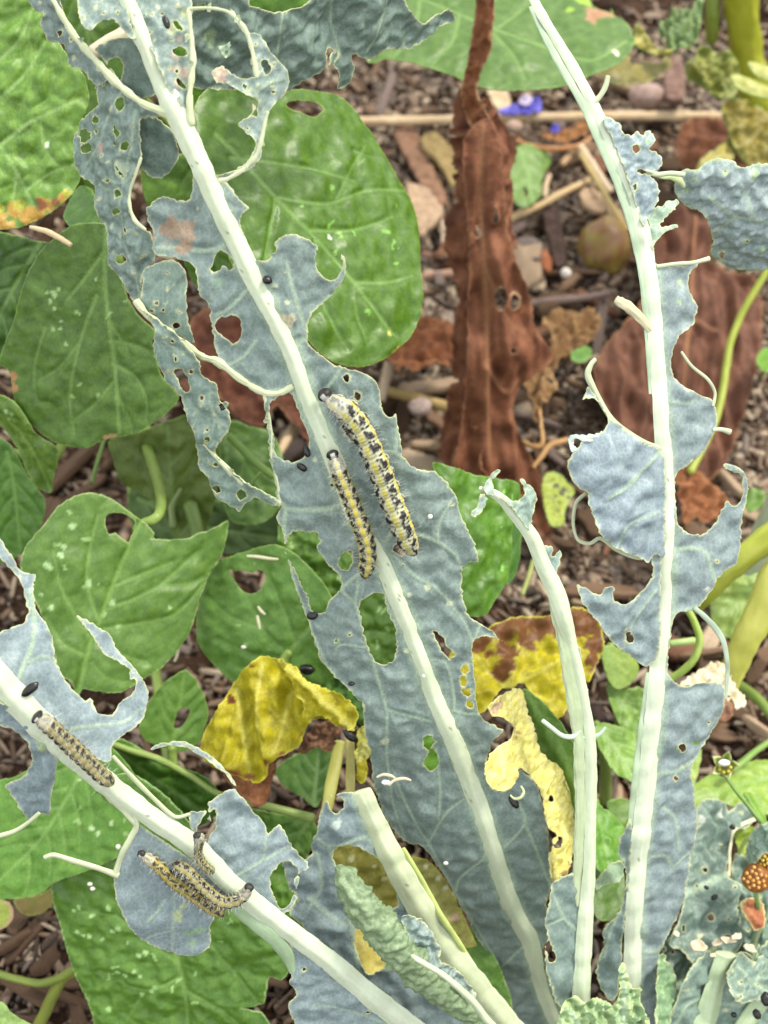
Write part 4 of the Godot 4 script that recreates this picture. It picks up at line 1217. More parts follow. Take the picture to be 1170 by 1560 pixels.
func kale_narrow(plant: Node3D) -> void:
	var sh := sheet("740,750,.362 884,1530,.406 900,1100,.385", {"warp": [3, 90]})
	var leaf := blade("leaf", plant, sh, ["872,1330 884,1340 884,1400 880,1500 876,1530 850,1532 838,1500 830,1460 834,1430 830,1400 838,1372 842,1346", "830,1440 836,1432 842,1446 846,1462 838,1466"], kale_look(101, {"col": "587268", "col2": "6e887c", "veins": ["3,2 882,1420 860,1400 842,1360", "3,2 860,1400 835,1410"]}))
	tag(leaf, "narrow kale leaf stripped almost to its bare stalk")
	rib("midrib", leaf, sh, "730,744,7 748,750,12 766,762,16 785,785,19 810,818,22 828,864,25 845,898,27 858,940,27 873,990,17 884,1036,16 892,1078,16 898,1120,19 900,1180,20 899,1244,20 897,1320,21 891,1400,27 887,1470,29 884,1530,34 886,1590,40 900,1640,36", {"flat": 0.6, "seed": 41, "col": "b6c4a2", "col2": "ccd6bc"})
	var k := {"seed": 23, "col": "9cab84", "col2": "b2be9c", "flat": 0.25, "rough": 0.2, "rise": 0.1}
	rib("edge_strip", leaf, sh, "834,870,8 848,930,18 863,990,22 871,1040,24 877,1080,24 883,1130,18 884,1156,14", k)
	rib("edge_strip", leaf, sh, "880,1120,12 884,1170,20 885,1236,19 883,1300,20 880,1350,16 882,1380,8", k)
	rib("edge_strip", leaf, sh, "826,1097,6 840,1108,6 856,1120,7 872,1122,8 884,1112,8", {"seed": 2, "col": "b4c6b4", "col2": "c8d4c4"})
	rib("edge_strip", leaf, sh, "888,1124,7 905,1122,7 916,1116,6 922,1108,5", {"seed": 2, "col": "9db5a4", "col2": "b8c9b8"})
	var s2 := sheet("740,750,.36 810,800,.366 800,720,.364", {"folds": "795,735,808,780,10,6", "warp": [6, 30]})
	blade("lobe", leaf, s2, ["764,757 778,762 790,762 800,752 796,738 790,729 800,733 812,745 817,760 812,785 806,806 795,795 780,776"], kale_look(104, {"col": "7f9c8a", "col2": "9bb3a2", "cell": 2.2, "curl": 3.0}))
	blade("lobe", leaf, s2, ["736,744 744,730 748,720 762,716 760,722 752,728 750,742 754,752 742,754"], kale_look(105, {"col": "8fa79c", "col2": "aabfb4", "cell": 2.0}))
	blade("lobe", leaf, s2, ["736,752 742,760 738,772 734,780 724,788 718,782 726,772 730,758"], kale_look(106, {"col": "8fa79c", "col2": "aabfb4", "cell": 2.0}))
	blade("lobe", leaf, sh, ["824,832 840,832 842,848 850,838 855,840 852,862 846,876 838,880 830,862"], kale_look(107, {"col": "7f9a94", "col2": "97b0aa", "cell": 2.0}))
	blade("lobe", leaf, sh, ["872,990 882,984 886,1000 884,1030 896,1050 892,1062 884,1064 876,1040"], kale_look(108, {"col": "6f8c8a", "col2": "87a19c", "cell": 2.2}))

func kale_right(plant: Node3D) -> void:
	var sh := sheet("809,0,.335 960,1540,.411 1100,800,.381", {"bends": "1005,500,1000,1000,-.06 800,760,1200,760,-.012", "bumps": "1060,860,45,7 1050,1100,50,6 1045,640,35,5 1030,460,30,4 950,760,50,9", "warp": [6, 90], "seed": 24})
	var look := kale_look(110, {"col": "72868a", "col2": "8d9ea0", "holes": [5, 2.0, 4.5], "veins": ["32,48 992,404 996,477 1003,575 1010,672 1016,760 1014,847 1011,931 1002,1015 995,1099 987,1172 980,1244 971,1315 966,1387 963,1459 959,1531 955,1580", "5,3 1026,838 1050,836 1075,842 1085,870 1092,890", "4,3 1025,840 1028,800 1032,793", "6,5 1018,935 1040,932 1061,924", "4,2 1020,1440 1000,1452 982,1450", "6,4 1002,1178 1030,1176 1060,1155 1090,1110", "4,3 990,1308 1015,1305 1025,1320 1050,1300", "5,4 981,1450 1000,1450 1020,1425 1040,1385 1050,1350", "3,2 1010,610 1040,615 1060,612", "3,2 1010,1230 1030,1250 1035,1300"], "stains": [["1038,1140,8 1062,1130,6", "7fa05a", 4.0], ["1075,897,5", "dfe4dc", 6.0], ["1037,430,5 1035,460,4", "a9bd94", 5.0]]})
	var leaf := blade("leaf", plant, sh, ["996,400 1010,406 1053,402 1077,396! 1056,410 1048,438 1063,468 1053,497 1034,512 1024,536 1024,570 1038,585 1063,599 1087,612 1092,640 1090,653 1068,692 1043,711 1030,722 1028,760 1032,793 1044,810 1069,814 1090,797 1100,775 1107,762! 1118,770 1128,765 1132,745 1126,722 1108,716 1099,708! 1120,709 1134,722 1139,742 1136,765 1130,785 1128,827 1120,860 1099,873 1082,902 1061,927 1030,936 1022,960 1018,1000 1018,1028 1040,1046 1070,1040 1099,1042 1104,1065 1092,1103 1073,1132 1054,1172 1058,1208 1061,1254 1053,1301 1045,1351 1037,1384 1019,1423 1005,1455 1000,1488 1009,1531 1020,1575 960,1585 940,1570 948,1480 958,1380 970,1280 985,1160 998,1050 1008,940 1012,840 1010,740 1004,640 998,540 990,440", "1034,1136 1042,1132 1046,1142 1038,1148"], look)
	tag(leaf, "tall upright kale leaf on the right with ragged blue patches")
	rib("midrib", leaf, sh, "806,-14,13 826,24,14 844,54,15 873,102,16 902,156,17 926,209,19 951,263,21 970,321,23 982,372,25 991,430,24 996,477,26 1003,575,26 1010,672,28 1016,760,26 1014,847,25 1011,931,27 1002,1015,30 995,1099,32 987,1172,33 980,1244,35 971,1315,34 966,1387,33 963,1459,35 959,1531,40 950,1600,44 930,1650,40", {"flat": 0.38, "seed": 43, "rise": 0.2, "col": "c2ceb2", "col2": "d6ddc8", "specks": 0.3})
	rib("edge_strip", leaf, sh, "808,10,6 832,60,10 856,104,11 888,160,12 913,215,13 938,270,14 957,325,14 971,380,13 981,440,12 987,520,10 992,600,8", {"seed": 2, "col": "9db394", "col2": "b3c4a8", "flat": 0.3})
	rib("edge_strip", leaf, sh, "988,1025,9 979,1100,13 971,1160,13 964,1220,12 960,1260,8", {"seed": 2, "col": "9db394", "col2": "b3c4a8", "flat": 0.3})
	var k := {"seed": 29, "col": "aab290", "col2": "c4caac", "flat": 0.7, "rise": 0.2}
	rib("side_vein", leaf, sh, "903,158,9 914,146,8 922,132,8 926,116,7", k)
	rib("side_vein", leaf, sh, "985,262,6 1000,266,7 1020,264,7 1042,266,8", k)
	rib("side_vein", leaf, sh, "1000,406,6 1030,402,6 1056,400,6 1080,394,8", k)
	rib("side_vein", leaf, sh, "1086,618,6 1089,598,5 1078,578,5 1054,558,5 1038,536,4", k)
	rib("side_vein", leaf, sh, "1086,655,6 1098,654,7 1112,658,9", k)
	rib("side_vein", leaf, sh, "1006,684,10 980,674,9 951,655,8 930,636,8 915,612,8 902,588,10 895,570,10 900,555,8 907,547,6", k)
	rib("side_vein", leaf, sh, "1000,846,7 972,850,6 940,838,6 914,820,6 898,828,6 880,822,5 873,795,5 878,765,6 892,752,6", k)
	rib("side_vein", leaf, sh, "994,506,10 975,485,14 960,470,16 944,460,15 938,456,10", {"seed": 6, "col": "b6bf98", "col2": "cbb49a", "rough": 0.25})
	rib("side_vein", leaf, sh, "1058,926,7 1072,938,9 1088,955,10 1102,978,9 1108,1015,8 1106,1062,6", {"seed": 8, "col": "9aac98", "col2": "b2c0aa", "flat": 0.4})
	var s1 := sheet("930,200,.346 1000,300,.353 1000,220,.350", {"bumps": "985,230,22,6 985,290,18,5", "warp": [5, 30], "bends": "800,760,1200,760,-.012"})
	blade("lobe", leaf, s1, ["918,180 941,186 950,202 962,206 972,200! 978,206 986,200 995,203 998,216 990,226 1000,232 1008,244 1004,258 990,263 975,258 968,262 990,268 1000,276 1004,292 1000,312 988,330 980,345 968,310 955,268 938,225", "962,224 970,220 975,228 968,234", "963,282 968,280 970,288 965,290"], kale_look(113, {"col": "7a9099", "col2": "96a9b0", "cell": 2.4, "pucker": 4.0, "pucker_size": 20.0, "stains": [["968,227,9 988,216,6", "a8c0a0", 4.0]]}))
	var s1b := sheet("985,370,.357 1040,310,.36 1000,330,.358", {"warp": [5, 30], "bends": "800,760,1200,760,-.012"})
	blade("lobe", leaf, s1b, ["984,360 990,340 984,322 1000,316 1020,306 1034,304 1030,316 1016,330 1004,344 1018,344 1034,340! 1034,346 1014,354 1000,366 992,384"], kale_look(114, {"col": "8fae8c", "col2": "a4bfa6", "cell": 2.2}))
	var s2 := sheet("1000,690,.368 880,760,.361 980,850,.372", {"bumps": "925,700,45,10 950,770,45,8 895,700,17,6 925,690,18,8 958,690,18,7 985,705,16,6 905,735,18,7 940,730,19,8 972,745,18,7 915,770,17,6 948,775,19,8 982,790,17,7 930,810,18,7 965,820,18,7 950,715,8,-4", "bends": "990,690,960,850,-.12 800,760,1200,760,-.012", "warp": [6, 50], "seed": 27})
	blade("lobe", leaf, s2, ["1008,690 980,672 951,653 930,636 921,624 905,600 896,590 888,610! 904,607 918,622 924,640 917,658 892,668 887,672 880,684 868,698 864,706 868,722 877,739 894,752 897,770 906,790 914,814 940,836 977,851 988,858! 998,846 1012,850 1012,760"], kale_look(116, {"col": "768b98", "col2": "92a3ae", "pucker": 9.0, "pucker_size": 70.0, "net": 0.3, "veins": ["4,3 1005,690 960,740 930,760", "3,2 940,836 960,800 1005,780", "3,2 960,735 985,712"]}))
	blade("lobe", leaf, s2, ["887,672 876,668 874,678 880,686 872,690 866,678 870,664 884,662 905,662 918,656 914,668 898,672"], kale_look(117, {"col": "b4c3be", "col2": "ccd6cc", "cell": 2.0, "rim": 0.0}))
	var s3 := sheet("1008,850,.376 1005,1000,.384 890,900,.373", {"bumps": "950,930,35,6", "warp": [6, 50], "seed": 30, "bends": "800,760,1200,760,-.012"})
	blade("lobe", leaf, s3, ["1006,848 992,846 994,868 990,885 973,906 952,921 938,916 934,906 937,897! 926,894 914,906 900,900 889,894 877,889! 882,908 889,923 904,940 914,952 926,970 940,986 962,1000 981,1014 994,1010 1004,990", "953,972 958,962 966,972 962,980"], kale_look(119, {"col": "70868a", "col2": "8a9da0", "veins": ["3,2 1000,900 965,950 950,990"], "stains": [["952,958,5", "d8cfae", 6.0]]}))
	var s4 := sheet("950,1270,.398 920,1430,.406 960,1520,.41", {"warp": [4, 50], "bends": "800,760,1200,760,-.012"})
	blade("lobe", leaf, s4, ["962,1240 952,1262 944,1276 942,1300 950,1316 954,1340 946,1380 937,1398 919,1416 920,1440 911,1459 908,1480 915,1505 929,1523 942,1515 950,1420 960,1330"], kale_look(121, {"col": "58746f", "col2": "6f8a88", "veins": ["3,2 944,1390 930,1420 920,1460"], "stains": [["920,1396,6 908,1446,7", "cfd3bc", 5.0]]}))
	blade("lobe", leaf, s4, ["948,1312 930,1316 918,1328 908,1342 908,1356 922,1348 940,1344 950,1336"], kale_look(122, {"col": "8fae7e", "col2": "a6c093", "cell": 2.2}))

func kale_corner(plant: Node3D) -> void:
	var sh := sheet("1102,1450,.426 1050,1580,.43 1170,1520,.434", {"warp": [8, 60], "seed": 33})
	var leaf := blade("leaf", plant, sh, ["1105,1455 1090,1460 1080,1448 1064,1462 1050,1478 1040,1500 1028,1530 1016,1575 1060,1592 1180,1592 1185,1430 1172,1432 1158,1444 1150,1466 1140,1452 1125,1450"], kale_look(130, {"col": "5d7a68", "col2": "76927e", "holes": [6, 2.0, 5.0], "pucker": 8.0, "pucker_size": 40.0, "veins": ["6,3 1014,1560 1030,1520 1042,1480", "4,3 1030,1560 1050,1530 1075,1520", "5,3 1104,1530 1130,1530 1160,1525"]}))
	tag(leaf, "broken kale leaf in the lower right corner with pale chewed top")
	rib("midrib", leaf, sh, "1106,1452,42 1096,1476,34 1088,1500,34 1076,1545,40 1062,1600,46", {"flat": 0.45, "seed": 45, "col": "a4b890", "col2": "b8c8a4", "ends": 0.1})
	rib("side_vein", leaf, sh, "1180,1500,30 1150,1535,32 1118,1580,34", {"flat": 0.45, "seed": 46, "col": "a4b890", "col2": "b8c8a4"})
	var s2 := sheet("1045,1345,.446 1120,1230,.468 1130,1400,.452", {"bumps": "1075,1260,30,10 1090,1320,30,-8 1060,1390,25,8 1100,1400,25,8", "folds": "1060,1290,1100,1320,10,7", "warp": [12, 50], "seed": 36})
	var back := blade("leaf", plant, s2, ["1040,1380 1044,1340 1052,1290 1058,1240 1066,1222 1080,1216 1104,1224 1110,1236 1130,1222 1150,1240 1140,1262 1120,1266 1112,1300 1108,1332 1130,1350 1124,1380 1132,1420 1120,1450 1090,1455 1060,1470 1040,1450 1020,1440"], kale_look(133, {"col": "557260", "col2": "708c7a", "holes": [12, 2.0, 5.5], "pucker": 13.0, "pucker_size": 34.0, "veins": ["10,8 1041,1364 1070,1350 1109,1332 1130,1337"], "stains": [["1100,1240,8 1068,1248,6", "d4dacc", 5.0]]}), mats.kale_dark)
	tag(back, "crumpled dark kale leaf behind the broken one")
	rib("side_vein", back, s2, "1110,1334,5 1112,1300,6 1116,1268,6 1130,1256,6 1150,1248,6", {"seed": 3, "col": "d6d3a8", "col2": "e2dcbc"})
	var s3 := sheet("1160,1270,.43 1180,1440,.43 1130,1420,.44", {"warp": [10, 40], "seed": 39})
	blade("leaf", plant, s3, ["1136,1290 1150,1262 1175,1252 1190,1270 1190,1310 1165,1300 1150,1316 1138,1310"], kale_look(135, {"col": "6f9078", "col2": "8caa92", "pucker": 8.0, "pucker_size": 18.0, "cell": 2.2}))
	var s4 := sheet("1150,1380,.455 1180,1300,.46 1110,1440,.452", {"bumps": "1150,1400,22,9 1165,1350,18,-7 1130,1430,16,7", "warp": [12, 36], "seed": 41})
	tag(blade("leaf", plant, s4, ["1120,1300 1140,1310 1155,1330 1190,1320 1200,1460 1160,1470 1130,1460 1100,1470 1090,1440 1110,1420 1122,1390 1114,1350"], kale_look(137, {"col": "55745f", "col2": "718c78", "pucker": 12.0, "pucker_size": 26.0, "holes": [10, 2.0, 5.0], "veins": ["4,2 1190,1400 1150,1390 1120,1400", "3,2 1160,1460 1150,1420 1150,1390"]}), mats.kale_dark), "dark crinkled kale leaf behind the bud heads")
	tube("leaf_stalk", plant, "1190,1350,.44,9 1170,1390,.442,10 1150,1430,.445,10 1140,1480,.45,10", {"col": "8aa07c", "col2": "a2b494"})
	var s5 := sheet("1140,1440,.428 1190,1480,.43 1150,1500,.424", {"bumps": "1150,1470,18,8 1172,1450,16,-7", "warp": [10, 30], "seed": 43})
	blade("leaf", plant, s5, ["1118,1462 1132,1450 1146,1470 1160,1452 1176,1436 1200,1430 1200,1530 1176,1520 1150,1524 1128,1528 1112,1512 1108,1480"], kale_look(138, {"col": "5f7c68", "col2": "7a9680", "pucker": 10.0, "pucker_size": 26.0, "holes": [5, 2.0, 4.0], "veins": ["4,2 1190,1524 1150,1500 1125,1470", "3,2 1150,1500 1170,1450"]}), mats.kale_dark)
	var s6 := sheet("1000,1440,.44 1060,1470,.445 1030,1520,.438", {"bumps": "1030,1460,18,8 1050,1490,16,-7", "warp": [10, 30], "seed": 46})
	blade("leaf", plant, s6, ["1012,1430 1030,1412 1050,1420 1070,1440 1080,1470 1060,1500 1040,1540 1020,1580 1004,1560 1006,1500"], kale_look(139, {"col": "54735c", "col2": "6f8c74", "pucker": 10.0, "pucker_size": 24.0, "holes": [5, 2.0, 4.5], "veins": ["4,2 1012,1570 1034,1500 1060,1440"]}), mats.kale_dark)
	tube("leaf_stalk", plant, "1130,1530,.434,6 1142,1500,.43,7 1150,1470,.428,6 1156,1440,.43,5", {"col": "8aa07c", "col2": "a2b494"})
	tube("leaf_stalk", plant, "1024,1560,.432,7 1040,1520,.43,7 1062,1490,.43,6 1082,1478,.43,4", {"col": "8fa684", "col2": "a6b89a"})
	tube("leaf_stalk", plant, "1126,1300,.452,6 1136,1280,.45,6 1150,1272,.448,5", {"col": "8aa04c", "col2": "a8b868"})
	for row in rows("1064,1440,13,14,18 1092,1436,8,9,-12 1110,1432,13,8,10 1122,1426,9,7,-20 1142,1444,11,8,35 1030,1422,6,5,40 1088,1456,8,6,0"):
		chewed(plant, row)

func chewed(plant: Node3D, row: PackedFloat64Array) -> void:
	var a := deg_to_rad(row[4])
	var c := Vector2(cos(a), sin(a)) * row[2]
	var s := Vector2(-sin(a), cos(a)) * row[3] * 0.6
	var p := Vector2(row[0], row[1])
	var pts := ""
	for k in [c, c * 0.4 + s, -c * 0.5 + s * 0.9, -c, -c * 0.3 - s, c * 0.6 - s * 0.8]:
		pts += "%.1f,%.1f " % [p.x + k.x, p.y + k.y]
	var d := 0.423
	var sh := sheet("%f,%f,%f %f,%f,%f %f,%f,%f" % [p.x - 20, p.y, d, p.x + 20, p.y + 4, d + 0.002, p.x, p.y - 20, d + 0.003], {"warp": [6, 16], "seed": int(row[0])})
	blade("chewed_scrap", plant, sh, [pts], {"seed": int(row[1]), "cell": 1.8, "col": "bcae92", "col2": "d2c8ae", "thick": 3.0, "jag": 3.0, "curl": 4.0, "curl_w": 5.0}, mats.stalk)

func kale_hearts(plant: Node3D) -> void:
	# the young rolled leaf: a puckered roll with its pale rib along the right side
	var pts := PackedVector3Array()
	var ups := PackedVector3Array()
	var ra := PackedFloat32Array()
	var rb := PackedFloat32Array()
	for r in curve("516,1322,.373,14 524,1334,.372,34 538,1360,.371,46 558,1388,.372,54 585,1418,.374,60 614,1454,.377,60 650,1492,.381,50 690,1522,.386,42 726,1550,.39,34 770,1590,.4,26", false, 3.0):
		pts.append(at(r[0], r[1], r[2]))
		ups.append(-ahead)
		ra.append(r[3] * 0.5 * r[2] / FOCAL)
		rb.append(r[3] * 0.42 * r[2] / FOCAL)
	round_ends(pts, ups, ra, rb, 0.4)
	var cells := noise(71, 1.0, FastNoiseLite.TYPE_CELLULAR, 1)
	cells.cellular_return_type = FastNoiseLite.RETURN_DISTANCE
	var pos := PackedVector3Array()
	var col := PackedColorArray()
	var idx := PackedInt32Array()
	var sides := 40
	var mottle := noise(72, 1.0, FastNoiseLite.TYPE_SIMPLEX_SMOOTH, 3)
	var deep := lin("6f8460")
	var high := lin("90a47c")
	var along := 0.0
	for i in pts.size():
		var t := (pts[mini(i + 1, pts.size() - 1)] - pts[maxi(i - 1, 0)]).normalized()
		var up := (ups[i] - t * ups[i].dot(t)).normalized()
		var side := t.cross(up)
		if i > 0: along += pts[i].distance_to(pts[i - 1])
		for k in sides:
			var a := TAU * k / sides
			var b := cells.get_noise_3d(cos(a) * 1.9, sin(a) * 1.9, along / 0.0021)
			var g := 1.16 - 0.42 * clampf(b + 1.0, 0.0, 1.0) + 0.3 * mottle.get_noise_3d(cos(a) * 0.8, sin(a) * 0.8, along / 0.006)
			pos.append(pts[i] + side * (cos(a) * ra[i] * g) + up * (sin(a) * rb[i] * g))
			col.append(high.lerp(deep, clampf(0.5 + 1.2 * mottle.get_noise_3d(pts[i].x * 400.0 + cos(a), pts[i].y * 400.0 + sin(a), along * 300.0), 0.0, 1.0)))
	for i in pts.size() - 1:
		for k in sides:
			var a := i * sides + k
			var b := i * sides + (k + 1) % sides
			idx.append_array([a, b + sides, b, a, a + sides, b + sides])
	var o := world_of(plant)
	var roll := put("leaf", commit(pos, col, idx, o), mats.kale, plant)
	tag(roll, "small young kale leaf still rolled up and bumpy")
	tube("midrib", roll, "628,1456,.370,6 638,1463,.369,9 677,1487,.373,10 719,1524,.379,11 746,1558,.384,12 790,1600,.39,12", {"col": "b4c0a0", "col2": "c8d2b6"})
	var sr := sheet("640,1400,.375 720,1500,.383 680,1480,.38", {"warp": [8, 30]})
	blade("lobe", roll, sr, ["612,1396 632,1396 650,1408 664,1432 672,1448 668,1462 690,1474 708,1490 722,1508 724,1522 706,1512 680,1492 650,1472 632,1456 618,1430"], kale_look(141, {"col": "6c837e", "col2": "859b94", "cell": 2.2, "pucker": 7.0, "pucker_size": 18.0}))
	# the frilly pale heart at the foot of the leaves
	var s1 := sheet("860,1560,.398 990,1560,.4 930,1480,.399", {"warp": [16, 26], "seed": 44})
	var frill := blade("leaf", plant, s1, ["850,1590 852,1545 862,1522 880,1518 890,1526 905,1520 922,1524 934,1530 944,1510 942,1490 944,1468 950,1464 956,1486 964,1506 976,1504 974,1522 982,1540 990,1560 996,1590"], kale_look(143, {"col": "7fa662", "col2": "b9cf86", "cell": 2.0, "pucker": 11.0, "pucker_size": 16.0, "rim": 2.0, "rim_col": "cfdc9c", "curl": 5.0, "veins": ["7,3 886,1590 880,1560 870,1540", "6,3 952,1590 950,1530 950,1480"]}))
	tag(frill, "frilly yellow-green heart leaf at the foot of the stalks")
	blade("leaf", plant, sheet("1000,1560,.42 1040,1500,.43 1010,1480,.428", {"warp": [10, 26]}), ["1002,1460 1012,1452 1022,1470 1030,1500 1024,1540 1010,1590 998,1560 1000,1500"], kale_look(145, {"col": "5f8a48", "col2": "7da860", "cell": 2.4, "pucker": 5.0}))

func kale_others() -> void:
	# the dark drooping tip above, of a plant out of the picture
	var r1 := at(470, -260, 0.42)
	var top := thing("kale_leaf", "dark blue-green kale leaf hanging in from the top edge, above the round glossy leaf", "kale leaf", r1)
	var sh := sheet("300,60,.352 690,20,.40 480,130,.384", {"bumps": "370,70,40,6 450,80,40,8 560,40,40,8 640,30,35,5 330,100,28,-6 500,40,30,-6", "warp": [10, 80], "seed": 50})
	var leaf := blade("blade", top, sh, ["330,-170 290,-60 282,60 290,130 320,136 366,138 400,142 440,139 456,126 470,121 483,114 494,104 498,82 500,72 517,84 508,101 518,112! 512,137! 528,131 536,120 539,98 534,90 537,82 560,90 590,76 625,74 649,60 669,43 690,33 692,22 684,14! 664,24 645,35 632,24 618,4 616,-20 650,-60 600,-150 470,-210", "378,2 383,8 402,14 413,18 430,18 448,14 464,8 471,0 460,-30 400,-40", "503,84 513,78 516,86 507,99 500,101", "296,14 300,8 310,8 312,14"], kale_look(150, {"col": "4c6858", "col2": "688472", "holes": [8, 2.0, 4.5], "pucker": 7.0, "pucker_size": 36.0, "jag": 3.0, "veins": ["3,2 508,-40 504,30 512,60 518,84", "3,2 440,-40 430,30 420,100", "3,2 600,-40 580,40 560,80"], "stains": [["322,60,12 316,55,8 340,72,10", "9ab08a", 5.0]]}), mats.kale_dark)
	blade("torn_flap", top, sheet("320,60,.349 350,60,.35 345,90,.351", {"warp": [5, 16]}), ["325,64! 338,70 351,64 348,82 344,92 338,82"], kale_look(151, {"col": "8fae88", "col2": "a6c09c", "cell": 2.0, "rim": 0.0}))
	stalk("midrib", top, [sh.place(sh.local(ray(Vector2(520, -110)))), r1 + Vector3(0.01, -0.01, 0.01), Vector3(r1.x + 0.02, 0.2, r1.z - 0.3), Vector3(r1.x + 0.03, -0.01, r1.z - 0.5)], 0.003, 0.006, {"col": "a9bb98", "col2": "c4d0b2"})
	# the puckered leaf that comes in from the right
	var r2 := at(1290, 300, 0.40)
	var rt := thing("kale_leaf", "pale blue puckered kale leaf reaching in at the right edge", "kale leaf", r2)
	var s2 := sheet("1030,290,.385 1170,250,.378 1110,400,.398", {"bends": "1040,300,1170,340,-.35", "bumps": "1060,270,18,7 1090,262,20,8 1130,275,22,8 1075,300,20,7 1105,310,22,9 1145,320,22,8 1090,345,20,7 1130,365,22,8 1070,330,14,5", "warp": [5, 40], "seed": 55})
	blade("blade", rt, s2, ["1028,288 1032,268 1044,258 1062,258 1074,248 1096,242 1118,246 1130,256 1150,250 1175,250 1300,270 1300,420 1180,412 1150,412 1120,410 1098,400 1082,386 1085,368 1082,350 1076,334 1066,322 1048,316 1034,304", "1098,384 1104,388 1101,396 1095,391"], kale_look(155, {"col": "84989a", "col2": "a4b4b4", "holes": [5, 2.0, 4.0], "pucker": 9.0, "pucker_size": 26.0, "rim": 3.4, "rim_col": "b8c8a0", "veins": ["4,3 1180,340 1120,330 1080,300", "3,2 1120,330 1090,360", "3,2 1150,336 1130,280"], "stains": [["1058,275,6 1047,292,5 1066,346,5 1162,378,7 1150,262,7", "a9c29a", 5.0]]}))
	tube("torn_flap", rt, "994,262,.372,6 1008,268,.374,10 1022,268,.376,12 1036,276,.379,12 1042,284,.382,8", {"col": "a9bd84", "col2": "c8cfa4", "flat": 0.5})
	stalk("midrib", rt, [at(1250, 330, 0.388), r2 + Vector3(0.01, -0.02, 0), Vector3(r2.x + 0.02, 0.12, r2.z - 0.01), Vector3(r2.x + 0.02, -0.01, r2.z - 0.01)], 0.003, 0.007, {"col": "a9bb98", "col2": "c4d0b2"})

# ---------------------------------------------------------------- the broad-leaved plants round the kale
func green_look(sd: int, more := {}) -> Dictionary:
	var d := {"seed": sd, "col": "47692a", "col2": "60873c", "vein_col": "86a85c", "rim": 0.9, "rim_col": "84a050", "jag": 1.6, "pucker": 2.6, "pucker_size": 40.0, "ridge": 0.5, "sink": 2.4, "near": 9.0,
		"thick": 1.6, "net": 0.5, "net_size": 26.0, "net_c": 0.06, "curl": -1.5, "curl_w": 8.0, "vein_mix": 0.55, "back_col": "7f9c66"}
	d.merge(more, true)
	d.warm = 1.0
	return d

# side veins that leave the midrib by turns and bend towards the tip
func side_veins(sh: Sheet, spine: String, count: int, reach: float, w: float, from := 0.08, lean := 0.9) -> Array:
	var pl := on_leaf(sh, curve(spine, false, 4.0))
	var out := []
	for i in count:
		for s in [-1.0, 1.0]:
			var t := lerpf(from, 0.88, (i + (0.25 if s > 0 else 0.0)) / count)
			var k := int(t * (pl.size() - 2))
			var d := (pl[k + 1] - pl[k]).normalized()
			var p := pl[k]
			var line := PackedVector2Array([p])
			var a: float = s * lean
			var far := reach * (1.0 - 0.55 * absf(t - 0.35))
			for j in 12:
				p += d.rotated(a) * far / 12.0
				a -= s * 0.045
				line.append(p)
			out.append([line, w, w * 0.45])
	return out

func leaf(plant: Node3D, plane: String, shape: Dictionary, loops: Array, look: Dictionary, spine := "", pairs := 5, reach := 90.0, mat: Material = null, spine_w := "5,2") -> MeshInstance3D:
	var sh := sheet(plane, shape)
	if spine:
		var v: Array = look.get("veins", []).duplicate()
		v.append(spine_w + " " + spine)
		look.veins = v
		look.vein_lines = side_veins(sh, spine, pairs, reach, 2.6)
	return blade("leaf", plant, sh, loops, look, mat if mat else mats.green)

func flecks(sd: int, outline_box: Rect2, count: int, c := "8fae6c") -> Array:
	var r := RandomNumberGenerator.new()
	r.seed = sd
	var t := ""
	for k in count / 2:
		var x := outline_box.position.x + r.randf() * outline_box.size.x
		var y := outline_box.position.y + r.randf() * outline_box.size.y
		var a := r.randf() * TAU
		for j in r.randi_range(1, 4):
			t += "%.1f,%.1f,%.1f " % [x + cos(a) * j * 3.5, y + sin(a) * j * 3.5, r.randf_range(1.6, 3.6)]
	return [t.strip_edges(), c, 6.0]

func petiole(plant: Node3D, x: float, y: float, d: float, dx: float, dy: float, root: Vector3, w := 0.0016) -> void:
	var a := at(x, y, d)
	var b := at(x + dx, y + dy, d + 0.012)
	stalk("leaf_stalk", plant, [a, b, b.lerp(root, 0.45) + Vector3(0, 0.01, 0), root], w, w * 1.6)

func root_of(x: float, y: float) -> Vector3:
	var g := ground_at(x, y)
	return Vector3(g.x, soil_height(g.x, g.z) - 0.004, g.z)

